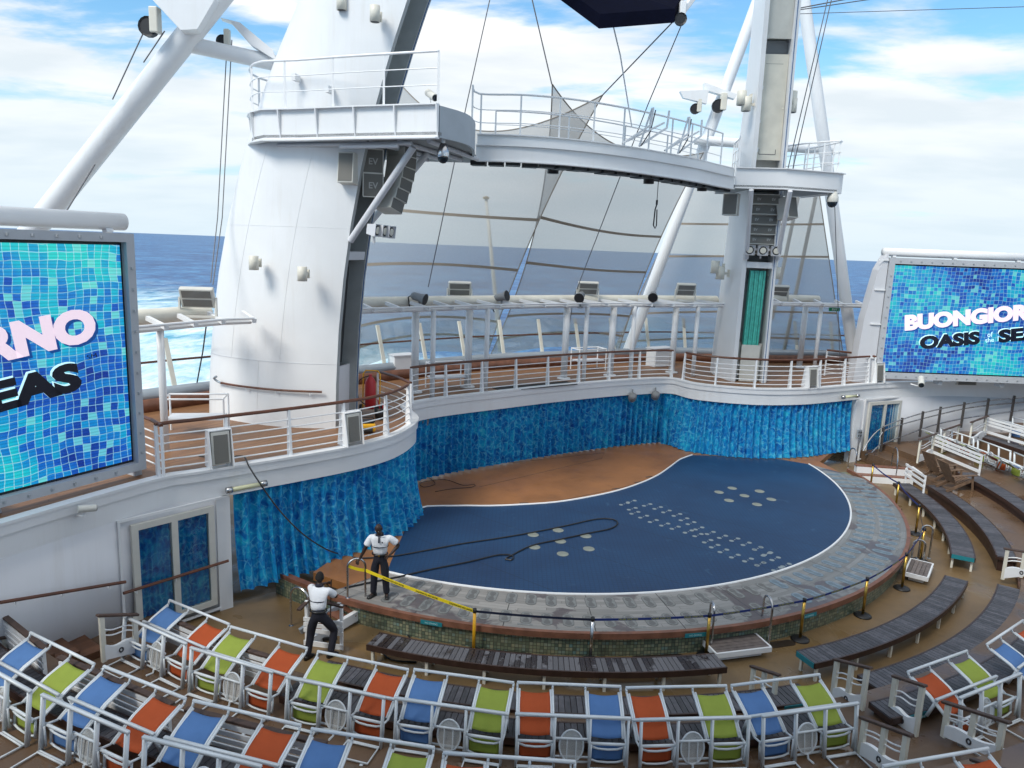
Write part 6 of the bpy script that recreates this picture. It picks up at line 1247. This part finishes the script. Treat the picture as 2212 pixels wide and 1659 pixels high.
# spot lamps under the back fascia, tube lamps on the walls
for k,(u,v) in enumerate(((1366,858),(1416,854),(916,910))):
    q=EDGE[near(P(u,v+6,2.15))]; c=onplane(u,v,q+Vector((0,-.22,0)),(q-EDGE[near(q)-3]).cross(Vector((0,0,1)))); r=thing('under_deck_lamp',('left grey lamp under the right part of the back fascia','right grey lamp under the back fascia, next to the inner corner','grey lamp under the back fascia just behind the near lobe')[k],'lamp',c); b=MB(); M=Matrix.Rotation(.7,3,'X'); b.lathe([(.12,-.16),(.16,-.1),(.17,.1),(.12,.16),(.01,.17)],c,14,M); b.build('lamp_body',GREYP,r,'all'); b=MB(); b.cyl(c,c+Vector((0,.1,.3)),.03,6); b.build('stem',GREYP,r); b=MB(); b.lathe([(.13,-.165),(.01,-.17)],c,14,M); b.build('lens',CREAM,r)
def tubelamp(label,a,c): 
    a=Vector(a); c=Vector(c); r=thing('tube_lamp',label,'lamp',a); b=MB(); b.cyl(a,c,.05,10); b.build('tube',mat('lamp_tube_glass',(.62,.62,.40),.2) if 'lamp_tube_glass' not in bpy.data.materials else bpy.data.materials['lamp_tube_glass'],r,'all'); d=(c-a).normalized(); b=MB(); b.cyl(a-d*.10,a+d*.03,.07,10); b.build('end_cap',STEEL,r,'all'); b=MB(); b.cyl(c-d*.03,c+d*.10,.07,10); b.build('end_cap',STEEL,r,'all'); b=MB(); b.beam(a-d*.02-Vector((0,0,.09)),c+d*.02-Vector((0,0,.09)),.06,.04); b.build('bracket',WHITE,r)
WLQ=offs(EDGE[:iL+14],-.16); WRQ=offs(EDGE[iR-8:],-.18)
tubelamp('tube lamp on the fascia above the left end of the near curtain',eline(WLQ,*KB(35,72)),eline(WLQ,*KB(215,38))); tubelamp('tube lamp on the fascia above the right end of the far curtain',eline(WRQ,*K6(1045,1118)),eline(WRQ,*K6(1130,1110)))
c=eline(offs(EDGE[iR-2:],-.14),*KD(930,425)); r=thing('switch_box','small grey switch box on the post left of the right window','switch box',c); b=MB(); b.box(c,(.2,.08,.34),.35); b.build('box',GALV,r,bevel=.01); 
for sx in (-.05,.05):
    for sz in (-.08,.06): b=MB(); b.box(c+Vector((sx,-.05,sz)),(.06,.03,.07),.35); b.build('socket_cover',DKGREY,r)
c=atY(*K6(983,550),32.9); r=thing('exit_sign','small green exit sign hanging under the right gantry','sign',c); b=MB(); b.box(c,(.50,.03,.16),.1); b.build('plate',mat('green_sign',(.01,.22,.10),.4),r); text_mesh('EXIT',.12,RAILW,r,Matrix.Translation(-c)@frame_M(c+Vector((0,-.022,-.045)),(1,.1,0),(0,0,1)),'lettering',.001,.001,'CENTER')
# ================================================================ wooden deck chairs
def adirondack(label,c,rz):
    c=Vector(c); r=thing('wooden_deck_chair',label,'chair',c,'weathered wooden deck chairs'); M=Matrix.Rotation(R(rz),3,'Z'); q=lambda x,y,z:c+M@Vector((x,y,z)); WD=mat('deck_chair_wood',(.17,.105,.065),.65,var=.3,vscale=6) if 'deck_chair_wood' not in bpy.data.materials else bpy.data.materials['deck_chair_wood']
    b=MB()
    for i in range(7): x=-.24+.08*i; b.beam(q(x,.28,.26),q(x*1.08,.72,1.02),.068,.018,up=M@Vector((0,-1,.5)))
    b.build('backrest',WD,r); b=MB()
    for i in range(6): y=-.30+.1*i; b.beam(q(-.27,y,.40-.02*i),q(.27,y,.40-.02*i),.085,.02)
    b.build('seat',WD,r)
    for s in (-1,1):
        b=MB(); b.beam(q(.29*s,-.36,0),q(.29*s,-.30,.58),.07,.03,up=M@Vector((1,0,0))); b.build('leg',WD,r); b=MB(); b.beam(q(.27*s,.62,0),q(.27*s,-.32,.40),.03,.10); b.build('leg',WD,r)
        b=MB(); b.beam(q(.33*s,-.40,.60),q(.33*s,.50,.56),.11,.025); b.build('armrest',WD,r)
    b=MB(); 
    for i in range(5): b.beam(q(-.2+.1*i,-.36,.38),q(-.2+.1*i,-.95,.16),.07,.02)
    b.build('footrest',WD,r); return r
adirondack('weathered wooden deck chair standing alone in front of the long white bench back',pol(14.5,-1.2,-.08),97); adirondack('weathered wooden deck chair beside the brown steps at right',pol(14.6,3.6,-.08),105)
# white slatted bench with brown arms next to the bending worker
a=P(663,1392,-.55); c=P(738,1402,-.55); slat_back('white slatted bench with brown arms, beside the bending worker',a,c,-.55,.98,2,(.60,.48,.36,.06))
am=(a+c)/2; t=(c-a).normalized(); n=Vector((-t.y,t.x,0))
for p,lab in ((a,'brown wooden armrest behind the bending worker, left one'),(c,'brown wooden armrest at the white slatted bench, right one')):
    b=MB(); p=Vector((p.x,p.y,.40)); b.beam(p-n*.35,p+n*.35,.085,.035) if p.x<am.x else b.beam(p-t*.55+Vector((0,0,.06)),p+t*.05,.085,.035); tag(b.build('wooden_arm_bar',ARMWOOD,None,origin=tuple(p)),lab,'arm bar')
# ================================================================ people
SKIN=mat('dark_skin',(.030,.014,.009),.5); SHIRT=mat('white_polo_cloth',(.72,.74,.78),.85,bump=.5,bscale=14); TROUSER=mat('navy_trouser_cloth',(.008,.009,.018),.85,bump=.4,bscale=16); SHOE=mat('black_shoe',(.008,.008,.008),.35); TRIM=mat('navy_trim_cloth',(.01,.012,.03),.8); HAIR=mat('black_hair',(.006,.005,.005),.9); EYE=mat('eye_white',(.5,.48,.45),.3)
def skin(name,nodes,edges,m,par,root,sub=2,sm=.0):
    """continuous limb surface grown round a joint skeleton"""
    names=list(nodes); me=bpy.data.meshes.new(name); me.from_pydata([tuple(nodes[k][0]) for k in names],[(names.index(a),names.index(c)) for a,c in edges],[]); me.skin_vertices.new() if hasattr(me.skin_vertices,'new') else None
    if not me.skin_vertices:
        bm=bmesh.new(); bm.from_mesh(me); bm.verts.layers.skin.verify(); bm.to_mesh(me); bm.free()
    for i,k in enumerate(names):
        rr=nodes[k][1]; rr=rr if isinstance(rr,tuple) else (rr,rr); d=me.skin_vertices[0].data[i]; d.radius=rr; d.use_root=(k==root)
    o=bpy.data.objects.new(name,me); COL.objects.link(o); md=o.modifiers.new('skin','SKIN'); md.branch_smoothing=.5; md.use_smooth_shade=True; s=o.modifiers.new('sub','SUBSURF'); s.levels=sub; s.render_levels=sub
    me.materials.append(m); o.parent=par; return o
def chain(*k): return [(a,c) for a,c in zip(k,k[1:])]
def person(label,loc,rz,J,shoes,fingers,headM,bald=True,group=None):
    """J: joint name -> (x,y,z) in the body's own frame, facing -y; z up from the feet"""
    r=thing('person',label,'person',loc); r['_o']=(0,0,0); r.rotation_euler=(0,0,R(rz)); V={k:Vector(v) for k,v in J.items()}
    mid=lambda a,c,t:V[a].lerp(V[c],t)
    N={'pel':(V['pel'],(.10,.07)),'waist':(V['waist'],(.09,.06)),'chest':(V['chest'],(.11,.07)),'neck0':(V['neck'],(.075,.075)),'neck1':(V['head']-(V['head']-V['neck'])*.45,(.055,.058))}
    E=chain('pel','waist','chest','neck0','neck1')
    for s in 'LR':
        N['sh'+s]=(V['sh'+s],.045); N['el'+s]=(V['el'+s],.045); N['fo'+s]=(mid('el'+s,'wr'+s,.35),.043); N['wr'+s]=(V['wr'+s],.028); N['pa'+s]=(V['ha'+s],(.043,.020))
        N['hip'+s]=(V['hip'+s],.065); N['th'+s]=(mid('hip'+s,'kn'+s,.45),.06); N['kn'+s]=(V['kn'+s],.058); N['ca'+s]=(mid('kn'+s,'an'+s,.3),.058); N['an'+s]=(V['an'+s],.036); N['to'+s]=(V['to'+s],.035)
        E+=chain('chest','sh'+s,'el'+s,'fo'+s,'wr'+s,'pa'+s)+chain('pel','hip'+s,'th'+s,'kn'+s,'ca'+s,'an'+s,'to'+s)
    body=skin('body',N,E,SKIN,r,'pel')
    # head: shaped ellipsoid with brow, nose, mouth, ears
    H=V['head']; b=MB(); nu,nv=22,16
    def hd(u,v):
        a=2*PI*u; ph=PI*v; x=sin(ph)*sin(a); y=-sin(ph)*cos(a); z=cos(ph); f=max(0,-y)
        rx,ry,rz_=.076,.098,.118; jaw=1-.22*max(0,-z)**1.5*(1 if True else 0); p=Vector((x*rx*jaw,y*ry*(1-.1*max(0,-z)),z*rz_))
        if f>.7 and abs(x)<.28: p.y-=.022*max(0,1-abs(x)/.28)*max(0,1-abs(z+.12)/.28)     # nose
        if f>.5 and abs(z-.12)<.12: p.y+=.008*max(0,1-abs(abs(x)-.36)/.22)                 # eye sockets
        if f>.5 and abs(z-.26)<.1: p.y-=.005
        if f>.6 and abs(z+.5)<.12: p.y-=.007*max(0,1-abs(x)/.4)                             # lips
        return H+headM@p
    b.grid(hd,nu+1,nv); hm=b.build('head',SKIN,r,'all',origin=(0,0,0)); hm.location=(0,0,0)
    for s in (-1,1):
        b=MB(); M=headM@Matrix.Rotation(.2*s,3,'Z'); b.lathe([(.004,-.012),(.022,-.008),(.026,.0),(.018,.010),(.004,.012)],H+headM@Vector((.078*s,.012,.0)),10,M@Matrix.Rotation(PI/2,3,'Y')@Matrix.Diagonal((1.35,.9,1))); b.build('ear',SKIN,hm,'all',origin=(0,0,0))
        b=MB(); b.lathe([(.001,-.011),(.009,-.006),(.011,0),(.009,.006),(.001,.011)],H+headM@Vector((.03*s,-.082,.014)),8); b.build('eye',EYE,hm,'all',origin=(0,0,0))
    b=MB(); k=0; tz=(.15,-.35) if not bald else (.2,-.2)
    def hr_(u,v):
        a=2*PI*u; ph=PI*v*(.52 if not bald else .50); x=sin(ph)*sin(a); y=-sin(ph)*cos(a); z=cos(ph); t=1.05 if not bald else 1.006
        if not bald and y>0: z-=.35*v*y
        return H+headM@Vector((x*.079*t,y*.101*t+.006,z*.119*t))
    b.grid(hr_,20,8); b.build('hair',HAIR if not bald else SKIN,r,'all',origin=(0,0,0)) if not bald else None
    # fingers, each its own bent chain rooted in the palm
    for s in 'LR':
        d=(V['ha'+s]-V['wr'+s]).normalized(); side=Vector(fingers[s]['side']).normalized(); side=(side-d*side.dot(d)).normalized(); cu=d.cross(side)*fingers[s].get('cs',1); base=V['ha'+s]+d*.028
        FN={'root':(V['ha'+s]-d*.02,.012)}; FE=[]
        for i,(o,L) in enumerate(((-.032,.066),(-.011,.076),(.011,.072),(.032,.056))):
            c0=fingers[s].get('curl',.5); a=base+side*o; p1=a+d*L*.45+cu*L*.12*c0; p2=p1+(d*(1-c0*.7)+cu*c0).normalized()*L*.32; p3=p2+(d*(1-c0)+cu*c0*1.3).normalized()*L*.25
            for q,(pp,rr) in enumerate(((a,.0105),(p1,.0098),(p2,.009),(p3,.0075))): FN[f'f{i}{q}']=(pp,rr)
            FE+=chain('root',f'f{i}0',f'f{i}1',f'f{i}2',f'f{i}3')
        th=V['ha'+s]-side*.036-d*.012; FN['t0']=(th,.0125); FN['t1']=(th-side*.022+d*.028+cu*.012,.011); FN['t2']=(th-side*.022+d*.058+cu*.024,.009); FE+=chain('root','t0','t1','t2')
        skin('hand_fingers',FN,FE,SKIN,body,'root',1)
    # clothes
    C={'hem':(V['pel']+Vector((0,0,.035)),(.178,.135)),'waist':(V['waist'],(.186,.142)),'chest':(V['chest'],(.225,.158)),'col':(V['neck']-(V['neck']-V['chest'])*.12,(.11,.10))}; CE=chain('hem','waist','chest','col')
    for s in 'LR': C['sh'+s]=(V['sh'+s],.078); C['sl'+s]=(mid('sh'+s,'el'+s,.62),.084); C['se'+s]=(mid('sh'+s,'el'+s,.80),.088); CE+=chain('chest','sh'+s,'sl'+s,'se'+s)
    shirt=skin('polo_shirt',C,CE,SHIRT,r,'chest')
    b=MB(); nk=V['neck']; M=(V['head']-V['neck']).to_track_quat('Z','Y').to_matrix(); b.lathe([(.088,-.035),(.075,.028),(.066,.030),(.072,-.03)],nk,16,M); b.build('collar',TRIM,shirt,'all',origin=(0,0,0))
    f=Vector((0,-1,0)); top=nk+Vector((0,-.078,-.03)); b=MB(); b.beam(top+Vector((0,-.012,0)),V['chest']+Vector((0,-.139,.02)),.034,.012,up=f); b.build('placket',TRIM,shirt,origin=(0,0,0))
    ring=[V['chest'].lerp(V['waist'],.45)+Vector((.176*cos(t),.136*sin(t),0)) for t in [2*PI*i/28 for i in range(28)]]; b=MB(); b.tube(ring,.011,5,closed=True); b.build('chest_stripe',TRIM,shirt,'all',origin=(0,0,0))
    b=MB(); b.box(V['chest']+Vector((.075,-.134,.03)),(.03,.012,.028)); b.build('chest_badge',TRIM,shirt,origin=(0,0,0))
    T={'pel':(V['pel']+Vector((0,0,.10)),(.172,.130)),'pe2':(V['pel'],(.165,.125)),'cr':(V['pel']-Vector((0,0,.06)),(.14,.118))}; TE=chain('pel','pe2','cr')
    for s in 'LR': T['hip'+s]=(V['hip'+s],.122); T['th'+s]=(mid('hip'+s,'kn'+s,.5),.105); T['kn'+s]=(V['kn'+s],.086); T['ca'+s]=(mid('kn'+s,'an'+s,.5),.08); T['an'+s]=(mid('kn'+s,'an'+s,1.06),.075); TE+=chain('cr','hip'+s,'th'+s,'kn'+s,'ca'+s,'an'+s)
    skin('trousers',T,TE,TROUSER,r,'cr')
    ring=[V['pel']+Vector((.166*cos(t),.126*sin(t),.075)) for t in [2*PI*i/28 for i in range(28)]]; b=MB(); b.tube(ring,.017,6,closed=True); bl=b.build('belt',SHOE,r,'all',origin=(0,0,0)); b=MB(); b.box(V['pel']+Vector((0,-.142,.075)),(.04,.012,.035)); b.build('buckle',BRASS,bl,origin=(0,0,0))
    for s in 'LR':
        a=V['an'+s]; t=V['to'+s]; d=(t-a); d.z=0; d.normalize(); x=Vector((-d.y,d.x,0)); z0=min(a.z,t.z)-.035; b=MB(); prof=[(-.085,.030,.075),(-.05,.040,.085),(.02,.042,.085),(.09,.047,.062),(.15,.045,.05),(.185,.028,.035)]; vs=[]
        for y,wd,h in prof:
            for (kx,kz) in ((-1,0),(-1,.6),(-.55,1),(.55,1),(1,.6),(1,0)): vs.append(Vector((a.x,a.y,z0))+d*y+x*(wd*kx)+Vector((0,0,h*kz)))
        fs=[(i*6+j,i*6+(j+1)%6,(i+1)*6+(j+1)%6,(i+1)*6+j) for i in range(5) for j in range(6)]+[tuple(range(6))[::-1],tuple(30+j for j in range(6))]; b.add(vs,fs); b.build('shoe',SHOE,r,'all',origin=(0,0,0),bevel=0)
    return r
# man standing on the rim, head bowed, one hand on the grab hoop, the other on his hip
pA=P(820,1290,0)
JA=dict(pel=(.0,.02,.95),waist=(.0,.02,1.10),chest=(0,.0,1.31),neck=(0,-.015,1.475),head=(-.02,-.065,1.625),shL=(.195,.0,1.42),elL=(.40,.09,1.21),wrL=(.245,-.05,1.045),haL=(.19,-.105,1.01),shR=(-.195,-.0,1.42),elR=(-.315,-.02,1.15),wrR=(-.42,-.06,.93),haR=(-.455,-.085,.865),hipL=(.095,.02,.90),knL=(.125,-.01,.50),anL=(.15,.04,.085),toL=(.18,-.08,.04),hipR=(-.095,.02,.90),knR=(-.12,-.0,.50),anR=(-.145,.03,.085),toR=(-.21,-.075,.04))
person('bald worker in white polo and navy trousers, standing on the rim with hand on hip',pA,0,JA,None,{'R':{'side':(1,-.3,0),'curl':.85,'cs':-1},'L':{'side':(.2,-.4,-.9),'curl':.6}},Matrix.Rotation(R(-12),3,'Z')@Matrix.Rotation(R(28),3,'X'))
# man seen from behind, leaning towards the steps with a pole
pB=P(690,1418,-.55)
JB=dict(pel=(.0,.02,.95),waist=(.02,-.02,1.10),chest=(.05,-.10,1.30),neck=(.06,-.17,1.46),head=(.07,-.22,1.60),shL=(-.15,-.10,1.41),elL=(-.24,-.30,1.19),wrL=(-.13,-.50,1.10),haL=(-.08,-.555,1.085),shR=(.235,-.15,1.40),elR=(.30,-.38,1.28),wrR=(.12,-.52,1.33),haR=(.05,-.56,1.33),hipL=(-.10,.02,.90),knL=(-.26,-.16,.52),anL=(-.23,-.02,.10),toL=(-.30,-.14,.05),hipR=(.10,.03,.90),knR=(.16,.04,.50),anR=(.19,.14,.085),toR=(.15,.02,.04))
pr=person('worker with short black hair seen from behind, bending towards the steps with a pole',pB,172,JB,None,{'R':{'side':(0,.3,1),'curl':.9},'L':{'side':(0,.3,1),'curl':.9,'cs':-1}},Matrix.Rotation(R(8),3,'Z')@Matrix.Rotation(R(22),3,'X'),bald=False)
M=Matrix.Translation(pB)@Matrix.Rotation(R(172),4,'Z'); p0=M@Vector((-.03,-.575,1.40)); p1=M@Vector((.02,-.60,.03)); b=MB(); b.cyl(p0,p1,.014,8); r=thing('mop_pole','thin dark pole held upright by the bending worker','pole',p1); b.build('shaft',BENCHEDGE,r,True); b=MB(); b.box(p1+Vector((0,0,.03)),(.30,.06,.06),.3); b.build('squeegee_head',BLACK,r)
# ================================================================ the ship's cabin blocks flanking the open stern (one of them carries the photographer)
def shipP(t,a,z=0): return Vector((CX+.83*t-.557*a,CY+.557*t+.83*a,z))
for s,lab in ((-1,'cabin_block'),(1,'cabin_block')):
    b=MB(); q=[shipP(s*16.4,-12.5),shipP(s*27,-12.5),shipP(s*27,-62),shipP(s*16.4,-62)]; b.prism([(p.x,p.y) for p in q],-3,21); o=b.build(lab,WALL); struct(o)  # unseen block, added and sized to shade the seating
    b=MB(); 
    for k in range(7): z=1.2+2.9*k; q=[shipP(s*16.35,-12.45),shipP(s*16.75,-12.45),shipP(s*16.75,-62),shipP(s*16.35,-62)]; b.prism([(p.x,p.y) for p in q],z,z+1.1)
    struct(b.build('balcony_row',WHITE))
